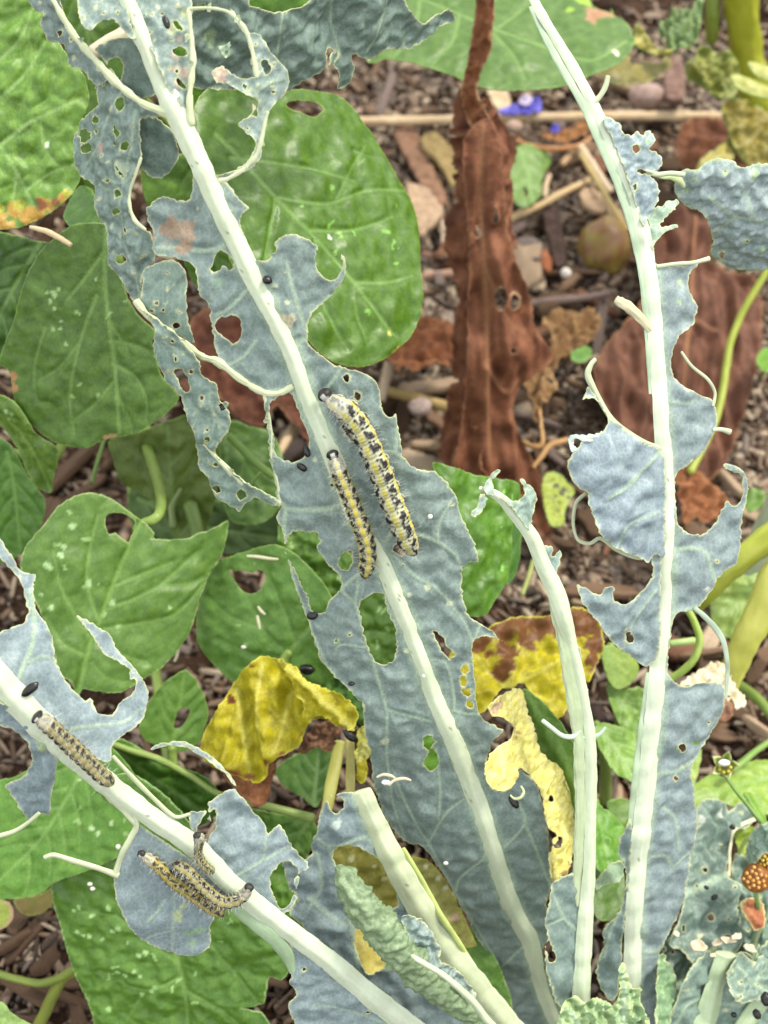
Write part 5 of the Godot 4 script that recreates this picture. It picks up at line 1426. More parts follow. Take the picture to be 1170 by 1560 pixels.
func build_green_plants() -> void:
	# left-hand plant
	var ra := root_of(180, 560)
	var pa := thing("leafy_plant", "broad-leaved green plant filling the left edge, with smooth oval leaves", "leafy plant", ra)
	tag(leaf(pa, "0,0,.388 130,150,.396 60,340,.402", {"bumps": "40,150,90,8", "warp": [8, 60], "seed": 3}, ["-150,60 -120,-50 -30,-95 40,-60 66,-10 78,40 100,80 126,112 136,150 126,180 120,215 124,262 112,292 86,318 44,342 0,350 -50,338 -110,260 -150,160"],
		green_look(201, {"col": "4f7c34", "col2": "6d9a4c", "net": 2.0, "net_size": 44.0, "net_c": 0.10, "pucker": 4.0, "vein_col": "9dbb78", "stains": [["0,330,16 20,322,14 40,330,16 70,312,12 60,326,14 95,300,10 8,345,18", "b08a3c", 4.0], ["62,312,9 84,306,7", "8a5434", 4.0], ["0,318,10 30,312,9 100,292,8", "a8a83c", 4.0], ["73,220,5", "dfe6d4", 8.0]],
		"veins": ["4,3 -20,205 0,222 25,262 55,322", "4,3 0,222 40,190 90,165 125,150", "3,2 0,150 40,110 70,60", "3,2 25,262 20,300 10,330", "3,2 40,290 80,262 115,250", "3,2 60,180 70,230 100,262", "3,2 -10,100 30,60 50,10"]})), "large quilted leaf in the upper left corner with a scorched yellow-brown rim")
	tag(leaf(pa, "160,350,.405 180,680,.43 10,540,.424", {"bends": "162,360,181,660,-.08", "bumps": "90,560,60,4 220,600,40,5", "warp": [5, 110], "seed": 4}, ["161,344 135,340 109,344 86,360 62,382 42,416 30,450 20,490 6,525 -2,553 14,566 20,600 30,628 50,650 79,672 105,680 130,683 164,669 205,660 238,642 262,622 272,606 262,590 246,573 238,545 232,522 236,505 205,474 190,440 178,400"],
		green_look(203, {"col": "3e6226", "col2": "527a34", "net": 0.5, "net_c": 0.06, "pucker": 2.0, "veins": ["6,3 162,350 159,420 163,471 174,556 181,660", "3,2 161,380 132,420 103,457", "3,2 147,450 122,520 106,600 112,660", "3,2 165,490 185,520 196,540", "3,2 167,520 200,525 225,535", "3,2 172,555 205,575 222,610 222,640", "2.5,1.5 68,500 52,560 56,610 75,615", "2,1.5 122,520 90,560 60,580", "2,1.5 174,580 140,620 112,640", "2,1.5 177,600 196,640 200,655"],
		"stains": [["16,574,12 20,590,9", "a87850", 5.0], ["172,666,9 162,668,7", "a8865e", 5.0], ["82,450,5 76,458,4 84,470,3 94,490,3 92,500,3 146,425,3 100,525,3", "9db87c", 5.0], ["72,447,4 78,444,4", "8fb06c", 5.0], ["118,503,3", "2f4a20", 6.0], flecks(5, Rect2(60, 400, 160, 240), 16)]})), "large smooth oval leaf at the left, hanging with its tip down")
	leaf(pa, "0,380,.44 60,380,.44 30,560,.455", {"warp": [6, 60]}, ["-40,352 10,356 50,366 80,376 50,410 36,440 26,480 14,520 2,556 -40,590"], green_look(205, {"col": "345a24", "col2": "456f30"}), "60,372 20,440 -20,520", 4, 60.0)
	leaf(pa, "100,330,.425 150,335,.42 130,280,.43", {}, ["96,330 108,300 122,282 140,288 152,318 168,338 160,346 130,342 110,346"], green_look(206, {"col": "39622a", "col2": "4b7838"}))
	leaf(pa, "0,610,.432 85,700,.44 60,745,.448", {"folds": "-10,640,78,750,14,-8", "warp": [5, 50]}, ["-40,600 0,603 22,614 40,636 56,664 84,680 88,700 82,724 78,754! 56,744 44,728 34,704 22,678 0,650 -40,640"], green_look(207, {"stains": [["8,628,4 18,632,4 12,640,3", "9dbb84", 5.0]]}), "-20,620 30,660 60,710 78,752", 3, 40.0)
	leaf(pa, "0,700,.452 70,780,.456 30,840,.466", {"bends": "0,690,60,850,-.1"}, ["-40,660 0,668 16,680 30,704 42,728 55,744 67,760 68,782 62,800 50,820 38,838 24,850 4,858 -40,850"], green_look(209, {"col": "40702c", "col2": "558840"}), "10,690 20,740 30,840", 4, 60.0)
	tag(leaf(pa, "130,755,.428 120,1050,.43 345,800,.446", {"bumps": "100,860,50,4 250,900,60,4", "folds": "118,1060,215,800,10,-4", "warp": [5, 90], "seed": 9}, ["133,751 150,752 170,760 191,774 206,786 222,797 236,814 230,820 262,822 287,820 302,812 318,808 335,800 349,792! 346,815 339,845 330,860 321,871 312,895 304,912 297,943 288,965 273,988 246,1018 219,1035 191,1053 170,1056 154,1054 138,1052 126,1051 118,1063 112,1044 104,1036 92,1030 78,980 60,930 40,890 32,870 32,850 40,832 51,818 75,789 88,772 103,762 118,754",
		"164,784 178,781 195,785 204,792 207,804 200,818 196,826 184,818 176,812 166,814 161,800"], green_look(211, {"col": "446c2c", "col2": "567f3c", "pucker": 2.4, "veins": ["6,4 118,1062 137,984 157,933 185,861 214,797", "3,2 157,930 200,915 245,892 300,842", "3,2 150,960 215,950 270,935 310,890", "3,2 170,895 230,870 262,858", "3,2 146,978 190,1000 225,1010", "3,2 150,945 133,890 137,840 150,785", "3,2 140,975 95,900 82,840", "3,2 132,1000 95,980 70,940", "2,1.5 196,830 180,815 170,790", "2,1.5 140,1010 165,1035 200,1040", "2,1.5 245,892 290,890 310,880"],
		"stains": [["98,835,5 92,845,5 70,860,6 76,866,4 135,890,5 78,926,4 62,905,4 180,955,3 172,920,5 258,926,3 110,802,5", "9dbb84", 5.0], flecks(6, Rect2(50, 780, 120, 160), 14)], "rim_col": "9db070"})), "wide pointed leaf at the left with a bitten hole near its top")
	leaf(pa, "330,850,.452 480,1000,.446 350,1030,.46", {"warp": [4, 80], "bumps": "380,960,50,4"}, ["335,854 350,848 368,842 384,837 400,832 420,830 450,845 500,900 520,960 520,1010 500,1040 470,1040 440,1030 400,1036 355,1038 342,1030 326,1014 314,1001 304,986 299,970 299,940 304,912 312,890 322,870", "348,868 360,871 370,868 382,872 395,868 404,880 398,895 385,905 370,903 358,888"], green_look(213, {"col": "4f7f3c", "col2": "64944c", "veins": ["6,4 432,1004 464,965 500,930", "3,2 440,1000 400,960 370,900 350,870", "3,2 436,1004 390,1000 330,975", "3,2 450,985 430,930 400,860", "3,2 400,960 350,940 315,910"], "stains": [["386,858,3", "b9a86c", 5.0], flecks(7, Rect2(320, 900, 120, 120), 8)]}))
	leaf(pa, "282,1021,.462 215,1100,.457 310,1130,.466", {}, ["282,1021 294,1030 304,1045 312,1060 318,1088 312,1110 305,1129 290,1142 275,1145 260,1141 240,1137 223,1129 214,1118 212,1103 218,1085 227,1069 240,1052 253,1039", "270,1088 280,1079 290,1082 287,1094 276,1110 266,1108"], green_look(215, {"col": "4c7a38", "col2": "5f8d48"}), "262,1142 272,1090 282,1023", 4, 60.0)
	leaf(pa, "170,680,.492 310,650,.49 260,800,.505", {"folds": "270,680,255,790,14,10", "warp": [8, 60]}, ["165,672 190,664 220,656 260,640 300,632 330,660 335,720 320,790 305,830 285,840 262,812 248,778 215,752 190,740 180,728 172,700"], green_look(217, {"col": "5a7440", "col2": "6d8850"}), "272,826 262,760 255,650", 4, 70.0)
	leaf(pa, "345,650,.512 425,760,.505 420,660,.512", {"warp": [5, 40]}, ["335,650 355,640 380,648 408,655 424,675 432,710 430,760 410,790 380,800 350,790 335,740"], green_look(219, {"col": "436b2c", "col2": "557d3a"}), "330,640 370,700 420,780", 4, 50.0)
	leaf(pa, "345,720,.53 425,800,.525 350,850,.54", {}, ["200,740 260,730 320,760 380,770 440,780 440,830 400,838 350,845 290,830 240,830 200,800"], green_look(221, {"col": "34551f", "col2": "42662a"}), "210,760 300,800 420,820", 5, 50.0)
	leaf(pa, "0,1180,.432 80,1350,.432 200,1230,.427", {"bumps": "100,1240,60,5", "warp": [6, 70], "seed": 13}, ["-40,1195 0,1188 30,1180 70,1150 90,1120 130,1110 190,1160 225,1230 205,1290 150,1320 110,1335 82,1345 67,1358 48,1366 30,1369 0,1371 -40,1365"], green_look(223, {"col": "477a2c", "col2": "5b8c3c", "stains": [["170,1255,5 120,1190,3 150,1270,4 140,1262,5", "a9c48c", 5.0], flecks(8, Rect2(60, 1150, 140, 160), 18)]}), "150,1120 110,1200 60,1280 0,1340", 6, 90.0)
	tag(leaf(pa, "90,1300,.437 400,1560,.442 430,1450,.432", {"bumps": "220,1500,80,5", "folds": "290,1260,270,1600,12,-4", "warp": [6, 90], "seed": 15}, ["78,1356 84,1300 110,1250 160,1190 200,1180 260,1220 330,1310 400,1400 440,1450 440,1480 428,1494 410,1490 406,1510 400,1530 366,1538! 398,1545 420,1580 430,1640 180,1650 150,1590 138,1538 126,1512 115,1489 106,1465 100,1445 92,1415 84,1389"],
		green_look(225, {"col": "447029", "col2": "578438", "net": 1.2, "net_size": 30.0, "pucker": 5.0, "veins": ["5,3 268,1454 282,1520 290,1640", "3,2 272,1470 230,1440 180,1400 120,1390", "3,2 320,1441 370,1500 400,1540", "3,2 280,1510 320,1530 360,1560", "3,2 275,1490 220,1510 150,1480", "2,1.5 220,1510 190,1560"], "stains": [["118,1420,4 128,1424,4 136,1426,4 172,1418,5 180,1414,5 120,1384,4 112,1388,4 140,1396,4 205,1480,5 213,1486,4 190,1488,4 178,1482,4 212,1456,5 222,1452,4", "a4c684", 5.0], flecks(9, Rect2(90, 1370, 260, 180), 40, "9cc07a")], "rim_col": "a4c07c"})), "large speckled green leaf along the bottom left")
	leaf(pa, "-10,1380,.47 20,1380,.47 0,1400,.47", {}, ["-20,1370 8,1372 18,1382 20,1396 12,1410 -2,1416 -20,1414"], green_look(227, {"col": "8aa648", "col2": "a4b860", "rim": 5.0, "rim_col": "c49a80"}))
	leaf(pa, "0,1535,.44 60,1580,.44 10,1580,.44", {"warp": [4, 20]}, ["-20,1526 4,1528 14,1540 30,1552 46,1560 70,1580 -20,1600"], green_look(229, {"col": "6d9460", "col2": "88aa7c"}))
	tag(leaf(pa, "40,1380,.50 90,1380,.50 60,1410,.50", {}, ["20,1372 60,1362 84,1352 82,1372 66,1390 40,1396"], green_look(231, {"col": "5a6428", "col2": "6d5a30"})), "dim yellowing leaf underneath at the lower left")
	tube("stem", pa, "-20,1478,.47,12 20,1490,.468,12 60,1498,.464,12 90,1490,.460,13 118,1474,.456,14", {"col": "6d7c34", "col2": "83923f"})
	tube("stem", pa, "118,1478,.457,17 98,1488,.462,17 84,1510,.466,18 68,1545,.472,18 50,1580,.48,18", {"col": "75803a", "col2": "8c9644"})
	tube("leaf_stalk", pa, "118,1060,.431,8 112,1090,.436,8 106,1130,.442,8", {"col": "7f9a50", "col2": "98b068"})
	tube("leaf_stalk", pa, "168,1132,.438,11 200,1144,.437,11 240,1156,.437,11 290,1182,.436,10 330,1208,.437,9 400,1226,.44,12 476,1246,.443,14", {"col": "7f9648", "col2": "98ac62"})
	tube("leaf_stalk", pa, "278,1200,.45,15 279,1220,.45,15 282,1260,.45,15", {"col": "7a9448", "col2": "93aa60"})
	tube("leaf_stalk", pa, "140,735,.49,7 148,705,.50,7 158,672,.51,6", {"col": "5d7a34", "col2": "728c48"})
	tube("leaf_stalk", pa, "264,800,.502,12 262,770,.50,10 275,745,.499,7", {"col": "7d9058", "col2": "98a870"})
	tube("leaf_stalk", pa, "290,770,.50,22 300,810,.50,20 296,840,.50,18", {"col": "6a8440", "col2": "7f9852"})
	tube("leaf_stalk", pa, "350,665,.50,12 385,700,.50,13 415,725,.50,12", {"col": "6a8a3c", "col2": "7f9c50"})
	tube("leaf_stalk", pa, "375,748,.505,5 395,722,.50,5 410,715,.50,5", {"col": "7a9a4c", "col2": "93ae64"})
	tube("leaf_stalk", pa, "143,80,.40,24 160,70,.40,26 178,60,.40,26 200,46,.402,24 230,40,.41,22", {"col": "b8ac90", "col2": "ccc2aa"})
	leaf(pa, "160,1190,.44 300,1150,.44 240,1260,.445", {"warp": [6, 40]}, ["150,1120 185,1126 230,1150 280,1170 320,1190 340,1230 300,1260 270,1245 230,1215 190,1180"], green_look(233, {"col": "3f7024", "col2": "528434"}), "160,1130 240,1190 320,1240", 4, 40.0)
	leaf(pa, "300,1190,.452 330,1190,.452 310,1220,.452", {}, ["286,1196 296,1190 310,1196 312,1212 300,1222 288,1214"], green_look(235, {}))
	leaf(pa, "360,1260,.455 480,1250,.45 420,1310,.455", {"warp": [5, 30]}, ["330,1225 380,1232 420,1240 470,1250 486,1270 470,1300 452,1330 430,1350 400,1330 360,1290"], green_look(237, {"col": "4a7a30", "col2": "5f8e40"}), "470,1250 454,1280 452,1320", 3, 50.0)
	leaf(pa, "420,1150,.457 500,1150,.452 460,1230,.456", {"folds": "485,1150,480,1225,10,-5"}, ["419,1173 430,1162 446,1152 470,1142 500,1138 506,1160 504,1180 498,1200 490,1215 480,1232 470,1224 455,1212 440,1203 426,1190"], green_look(239, {"col": "4a7a3c", "col2": "5f8d4e", "vein_col": "a4c088"}), "476,1232 482,1180 486,1142", 3, 60.0)
	leaf(pa, "495,1000,.45 560,1090,.445 500,1080,.45", {"warp": [8, 24]}, ["470,1016 500,1024 530,1045 550,1062 566,1092 560,1110 540,1100 510,1085 480,1050"], green_look(241, {"col": "3f7030", "col2": "5a8c44", "net": 2.0}))
	leaf(pa, "560,1115,.44 610,1115,.438 580,1170,.44", {"warp": [8, 24]}, ["600,1115 620,1112 616,1130 606,1150 590,1150 590,1130"], green_look(242, {"col": "4a8a2c", "col2": "5fa03c"}))
	for q in [[60, 100, .40, 40, 90], [165, 360, .41, 20, 60], [30, 380, .445, 40, 40], [20, 690, .455, 60, 10], [215, 800, .44, 30, -40], [440, 995, .45, -60, 30], [262, 1140, .46, 0, 60]]:
		petiole(pa, q[0], q[1], q[2], q[3], q[4], ra)

	# the plant with the round glossy leaf, behind the middle kale leaf
	var rb := root_of(420, 420)
	var pb := thing("leafy_plant", "green plant behind the middle kale leaf with one big round glossy leaf", "leafy plant", rb)
	tag(leaf(pb, "345,220,.402 640,400,.442 480,140,.425", {"bumps": "420,300,60,5 560,440,60,6 600,330,40,4", "bends": "345,220,600,520,-.06", "warp": [6, 90], "seed": 23}, ["440,136 460,135 481,138 500,141 519,147 538,163 553,183 568,202 580,222 594,248 608,273 620,290 630,310 638,342 640,370 642,400 645,440 644,466 636,496 620,520 606,532 594,542 567,556 539,559 520,556 505,550 485,535 471,520 440,500 400,470 370,440 345,380 320,330 300,280 290,230 292,180 310,140 350,125 400,130", "437,159 443,154 455,153 470,154 484,158 493,165 489,172 480,177 468,175 460,170 448,167"],
		green_look(245, {"col": "3c6416", "col2": "507a24", "net": 0.5, "net_size": 40.0, "net_c": 0.05, "pucker": 6.0, "pucker_size": 70.0, "veins": ["5,3 330,205 352,226 382,258 421,300 470,350 540,430 600,510", "3,2 352,240 420,248 480,258 540,275", "3,2 421,300 500,310 560,290 620,290", "3,2 470,350 540,350 600,330", "3,2 540,430 590,430 630,420", "3,2 421,300 410,360 400,420", "3,2 480,360 480,420 500,480 530,530", "2.5,1.5 540,430 545,480 560,520", "2,1.5 510,312 540,250 560,220", "2,1.5 540,230 570,240"], "stains": [["593,508,5", "c4c070", 6.0], ["504,362,5", "c9d4c4", 6.0], ["600,540,8 606,534,6", "b09a50", 4.0], flecks(12, Rect2(420, 280, 200, 240), 26, "7fae50")], "rim_col": "8a9448"}), "", 0, 0, mats.glossy), "big round glossy green leaf with one dark hole near its top")
	leaf(pb, "300,110,.44 400,10,.44 450,60,.45", {}, ["270,-60 480,-60 480,30 440,60 400,90 380,150 340,200 300,190 270,100"], green_look(247, {"col": "4a7a2a", "col2": "5f903a"}), "280,-40 330,60 380,140", 4, 60.0)
	leaf(pb, "270,300,.43 340,250,.425 330,380,.435", {"warp": [5, 50]}, ["215,255 260,240 300,230 350,250 380,320 380,420 340,460 300,440 270,380 230,330"], green_look(249, {"col": "4f7c30", "col2": "65923e"}), "300,240 310,330 340,440", 4, 60.0)
	leaf(pb, "150,60,.44 200,100,.44 150,140,.445", {}, ["90,-30 150,-30 200,60 215,140 200,260 180,350 120,360 105,300 100,90"], green_look(250, {"col": "46722a", "col2": "587f34"}), "120,-20 150,150", 3, 50.0)
	for q in [[340, 215, .405, -10, 60], [330, 40, .445, 0, 60], [310, 330, .435, 10, 50], [130, 60, .445, 60, 60]]:
		petiole(pb, q[0], q[1], q[2], q[3], q[4], rb)
	tag(leaf(pb, "680,720,.422 790,740,.442 740,930,.425", {"bumps": "740,820,40,7", "warp": [6, 50], "seed": 29}, ["660,705 680,708 700,714 722,722 755,728 789,734 794,750 786,770 782,800 780,839 777,870 768,895 755,915 743,935 725,940 705,935 690,900 690,800 670,740"], green_look(251, {"col": "427220", "col2": "56882e", "net": 0.5, "net_size": 34.0, "net_c": 0.08, "pucker": 4.0, "stains": [flecks(13, Rect2(690, 730, 90, 190), 16, "8fc45c")]}), "", 0, 0, mats.glossy), "bright wet green leaf right of the eaten middle kale leaf")
	leaf(pb, "770,760,.45 800,840,.455 770,900,.45", {}, ["770,740 792,745 796,800 792,850 784,880 770,890 764,830"], green_look(253, {"col": "356a1a", "col2": "44782a"}))
	for q in [[700, 740, .428, -40, -10], [780, 830, .455, -30, 20]]:
		petiole(pb, q[0], q[1], q[2], q[3], q[4], root_of(620, 760))
	leaf(pb, "480,870,.45 560,960,.445 470,960,.452", {"warp": [5, 30]}, ["425,795 470,795 520,830 560,880 610,930 612,1020 570,1030 540,980 500,950 460,930 430,870"], green_look(255, {"col": "4c7830", "col2": "608c3e", "net": 1.0, "net_size": 26.0, "stains": [flecks(14, Rect2(440, 820, 150, 180), 22, "a4c480")]}), "440,810 480,880 590,1010", 5, 60.0, mats.glossy)

	leaf(pb, "640,1150,.43 680,1150,.43 660,1180,.428", {"warp": [4, 20]}, ["632,1110 655,1112 672,1130 680,1160 668,1190 648,1196 630,1170"], green_look(257, {"col": "5c9a20", "col2": "74b030"}))
	petiole(pb, 655, 1180, .432, 4, 20, root_of(660, 1260))

	# the plant whose leaf crosses the top
	var rc := root_of(860, -120)
	var pc := thing("leafy_plant", "green plant beyond the mulch, one wide leaf across the top", "leafy plant", rc)
	tag(leaf(pc, "600,90,.54 950,60,.555 780,0,.57", {"bumps": "760,60,90,8", "warp": [8, 120], "seed": 31}, ["560,93 590,88 620,92 649,101 672,108 697,117 722,128 746,134 770,137 795,136 825,134 853,131 875,124 892,117 920,106 941,97 958,80 967,62 962,46 952,32 930,18 905,8 890,-20 880,-120 560,-120 540,-20"], green_look(261, {"col": "3f6628", "col2": "527838", "net": 0.8, "net_size": 30.0, "net_c": 0.12, "veins": ["4,3 600,-20 700,20 800,60 900,90 955,60", "3,2 700,20 690,60 660,95", "3,2 740,40 780,80 800,120", "3,2 800,60 860,80 880,110", "3,2 760,40 800,10 830,-20", "3,2 640,0 630,50 600,85"], "stains": [["912,20,18 928,18,12 900,30,9", "a87c5a", 4.0], ["900,2,16 880,-4,14 868,14,8", "8fb030", 3.0], ["938,78,5 940,84,4", "dcd8c0", 6.0], ["560,92,5", "c4b890", 5.0]]})), "wide green leaf crossing the top of the picture behind the stalks")
	leaf(pc, "940,110,.60 1010,110,.61 970,130,.59", {"folds": "930,110,1020,100,10,6", "warp": [6, 40]}, ["905,100 936,96 948,84 970,90 1000,96 1018,88 1024,98 1008,112 985,124 960,127 930,124"], green_look(263, {"col": "6a6a34", "col2": "847f48", "rim_col": "a8a068"}))
	leaf(pc, "960,30,.58 1000,80,.585 960,70,.58", {"folds": "966,40,1012,82,8,8", "warp": [8, 24]}, ["928,0 934,20 945,40 958,55 966,62 968,36 978,40 986,52 996,68 1010,76 1028,74 1022,84 1000,84 984,78 972,72 955,62 940,48"], green_look(265, {"col": "8a8c50", "col2": "a8a468", "cell": 2.4}))
	stalk("stem", pc, [at(760, -110, 0.58), at(840, -160, 0.62), rc], 0.002, 0.004)

	# the old plant in the top right corner
	var rd := root_of(1150, 210)
	var pd := thing("leafy_plant", "old plant in the upper right corner with a thick yellow-green stem", "leafy plant", rd)
	tube("stem", pd, "1128,-60,.62,54 1130,20,.64,52 1138,80,.655,50 1150,140,.67,48 1160,200,.69,46", {"col": "8c9420", "col2": "a8a838", "flat": 0.9, "rough": 0.2, "sides": 18})
	tube("stem", pd, "1090,-60,.63,24 1086,20,.64,22 1084,60,.65,20", {"col": "6d8030", "col2": "848e3c"})
	leaf(pd, "1010,60,.60 1070,40,.60 1040,80,.595", {"folds": "1070,10,1020,60,10,10", "warp": [14, 18], "seed": 37}, ["1004,50 1006,34 1024,20 1044,12 1060,0 1074,-8 1070,20 1066,44 1058,66 1040,76 1022,74 1012,66"], green_look(271, {"col": "54745a", "col2": "7f9c80", "cell": 2.2, "pucker": 7.0, "pucker_size": 12.0}))
	leaf(pd, "1040,130,.63 1130,130,.63 1090,90,.63", {"folds": "1060,110,1110,140,12,10", "warp": [14, 30], "seed": 38}, ["1044,98 1060,84 1066,70 1082,72 1092,80 1110,76 1124,96 1128,124 1118,146 1096,150 1080,140 1062,128 1048,120"], green_look(273, {"col": "66763c", "col2": "848c50", "pucker": 7.0, "pucker_size": 18.0, "cell": 2.6}))
	leaf(pd, "1060,230,.66 1130,200,.67 1100,250,.655", {"folds": "1065,250,1125,202,8,8", "warp": [6, 30]}, ["1060,262 1066,246 1080,232 1096,222 1112,206 1128,196 1132,200 1122,222 1116,244 1108,252 1090,248 1076,254"], green_look(275, {"col": "8a8a50", "col2": "a4a068", "cell": 2.6}))
	leaf(pd, "1120,120,.60 1180,140,.60 1140,140,.598", {"folds": "1116,118,1180,145,10,5"}, ["1112,116 1122,112 1142,118 1164,128 1200,140 1200,158 1170,150 1140,142 1122,132"], green_look(277, {"col": "8f9c60", "col2": "a8b078", "cell": 2.6}))
	leaf(pd, "1140,105,.605 1180,120,.605 1150,120,.603", {"folds": "1140,98,1180,122,8,5"}, ["1138,96 1148,93 1164,98 1200,108 1200,130 1172,124 1152,114"], green_look(278, {"col": "8f9c60", "col2": "a8b078", "cell": 2.6}))
	leaf(pd, "1090,170,.66 1160,230,.66 1090,240,.655", {"warp": [14, 30]}, ["1100,160 1130,150 1170,170 1200,200 1200,270 1160,260 1130,240 1110,200"], green_look(279, {"col": "6d6a30", "col2": "8a8444"}))
	stalk("stem", pd, [at(1160, 200, 0.69), Vector3(rd.x, 0.03, rd.z), rd], 0.0075, 0.009, {"col": "8c9420", "col2": "a8a838"})


	# seedling leaves on the soil
	var re := root_of(815, 300)
	var pe := thing("seedling", "small green seedling leaf on the mulch beside the hanging brown leaf", "seedling", re)
	leaf(pe, "785,225,.715 840,240,.72 800,312,.695", {"bends": "800,220,812,310,-.4"}, ["779,238 786,224 800,218 825,222 836,234 841,246 830,262 826,276 824,298 814,306 802,315 788,312 780,290", "798,288 802,280 806,294 800,300"], green_look(281, {"col": "527a3c", "col2": "668c4e"}), "790,222 805,260 812,312", 3, 40.0)
	stalk("leaf_stalk", pe, [at(812, 310, 0.70), re], 0.001, 0.001)
	var rf := root_of(880, 545)
	var pf := thing("seedling", "tiny bright seedling leaf under the torn tan leaf", "seedling", rf)
	leaf(pf, "870,540,.615 900,530,.62 885,552,.613", {}, ["870,538 880,530 894,526 902,534 896,548 882,552 872,548"], green_look(283, {"col": "3f7020", "col2": "52842e"}))
	stalk("leaf_stalk", pf, [at(880, 545, 0.616), rf], 0.001, 0.001)
	var rg := root_of(850, 790)
	var pg := thing("seedling", "yellow-green leaf with black spots low behind the narrow stalk", "seedling", rg)
	leaf(pg, "827,720,.575 873,760,.572 850,780,.565", {"warp": [5, 20]}, ["826,740 830,724 842,718 856,724 866,736 876,746 872,756 862,776 858,800 840,800 832,780"], green_look(285, {"col": "7f9440", "col2": "94a850", "stains": [["848,740,5 855,752,5 846,756,4 860,745,4 852,765,4 842,730,3 850,778,5 866,758,3", "3a3a20", 5.0]]}))
	stalk("leaf_stalk", pg, [at(850, 785, 0.568), rg], 0.001, 0.001)
	var rh := root_of(1164, 560)
	var ph := thing("seedling", "bit of round green seedling at the right edge beside the thin vine", "seedling", rh)
	leaf(ph, "1150,545,.62 1180,545,.62 1165,560,.615", {}, ["1152,545 1160,532 1176,528 1190,540 1186,560 1168,566 1156,558"], green_look(287, {"col": "568a2c", "col2": "6a9c3c"}))
	stalk("leaf_stalk", ph, [at(1166, 560, 0.62), rh], 0.001, 0.001)
	leaf(ph, "1130,760,.57 1170,760,.57 1150,790,.565", {"warp": [6, 30]}, ["1134,752 1150,744 1166,750 1160,770 1140,780"], green_look(288, {"col": "4a7228", "col2": "5c8436"}))

	# right-hand plant, yellow stems
	var rj := root_of(1100, 1010)
	var pj := thing("leafy_plant", "collapsing plant at the right edge with thick yellow stems and pale leaves", "leafy plant", rj)
	tube("stem", pj, "1200,795,.465,40 1170,820,.467,40 1130,852,.47,38 1100,880,.474,34 1075,910,.48,26 1060,930,.49,16", {"col": "a4ac38", "col2": "bcc258", "flat": 0.6, "rough": 0.14, "sides": 18})
	tube("stem", pj, "1210,835,.455,56 1180,890,.457,54 1160,930,.46,50 1140,970,.463,46 1122,1010,.468,40 1108,1045,.472,34", {"col": "acaf48", "col2": "c6c468", "flat": 0.5, "rough": 0.16, "sides": 18, "specks": 0.4})
	var dry := sheet("1030,1040,.462 1130,1040,.462 1100,1080,.455", {"warp": [12, 20]})
	tag(blade("stem_end", pj, dry, ["1034,1044 1046,1032 1060,1022 1076,1014 1092,1008 1104,1016 1110,1030 1120,1046 1134,1064 1136,1074 1122,1078 1112,1070 1100,1076 1092,1056 1076,1046 1056,1048"], {"seed": 3, "cell": 2.2, "col": "d6c8a4", "col2": "ece4cc", "thick": 4.0, "jag": 6.0, "pucker": 6.0, "pucker_size": 12.0, "curl": 4.0}, mats.straw), "frayed whitish end of the broken yellow stem")
	tube("leaf_stalk", pj, "1046,925,.44,10 1058,948,.441,11 1066,975,.442,12 1058,1003,.443,12 1040,1022,.445,12 1016,1038,.448,12", {"col": "8fa848", "col2": "a8bc64"})
	tube("vine", pj, "1172,405,.60,9 1158,430,.60,11 1140,460,.60,11 1126,487,.60,11 1112,525,.598,11 1107,555,.596,12 1100,600,.592,12 1090,640,.588,12 1072,680,.582,12 1052,718,.576,12", {"col": "8a9430", "col2": "a0aa48"})
	leaf(pj, "1095,880,.49 1170,930,.492 1110,970,.488", {"folds": "1100,900,1170,880,12,6", "warp": [6, 40]}, ["1082,925 1086,900 1098,884 1118,872 1140,876 1170,868 1200,870 1200,960 1160,960 1130,975 1105,970 1088,950"], green_look(291, {"col": "6a8a4a", "col2": "7f9c5c"}), "1190,880 1140,900 1090,940", 4, 50.0)
	leaf(pj, "927,990,.472 973,1000,.476 950,1050,.472", {"bends": "935,985,960,1050,-.3"}, ["918,985 935,984 950,992 966,1000 974,1016 968,1036 955,1046 940,1050 928,1036 920,1010"], green_look(293, {"col": "6f9048", "col2": "86a45c"}), "924,985 945,1045", 3, 30.0)
	leaf(pj, "930,1050,.475 985,1060,.478 960,1110,.472", {"warp": [5, 30]}, ["926,1040 950,1050 975,1046 985,1060 980,1110 970,1140 950,1110 935,1085"], green_look(295, {"col": "527c28", "col2": "6a923c"}), "930,1045 955,1080 975,1130", 3, 40.0)
	leaf(pj, "908,1130,.462 965,1110,.466 950,1190,.457", {"bends": "912,1100,965,1190,-.2"}, ["904,1110 918,1100 936,1104 952,1108 968,1120 974,1150 970,1190 955,1187 936,1174 922,1155 912,1135"], green_look(297, {"col": "5f8f34", "col2": "78a44a"}), "908,1104 940,1140 968,1188", 3, 40.0)
	leaf(pj, "905,1225,.455 955,1262,.457 940,1320,.448", {"warp": [4, 30]}, ["902,1216 918,1228 935,1240 952,1262 958,1285 950,1315 936,1330 912,1326 902,1290"], green_look(299, {"col": "4a8424", "col2": "62983a"}), "906,1222 930,1320", 3, 40.0)
	leaf(pj, "910,1330,.46 950,1340,.462 930,1390,.455", {}, ["902,1320 930,1322 950,1330 950,1370 935,1400 910,1400 902,1370"], green_look(301, {"col": "3c661a", "col2": "4f7a28"}))
	leaf(pj, "940,1225,.47 965,1230,.472 950,1260,.468", {}, ["925,1222 945,1215 962,1222 966,1250 952,1262 936,1245"], green_look(302, {"col": "4a7424", "col2": "5f8836"}))
	leaf(pj, "797,1057,.424 870,1210,.418 830,1100,.42", {"folds": "800,1060,880,1200,12,5"}, ["795,1050 815,1062 840,1085 866,1120 884,1160 890,1210 885,1260 872,1240 868,1208 850,1170 822,1150 808,1100"], green_look(303, {"col": "55803c", "col2": "6a944e"}), "800,1058 845,1120 880,1200", 4, 30.0)
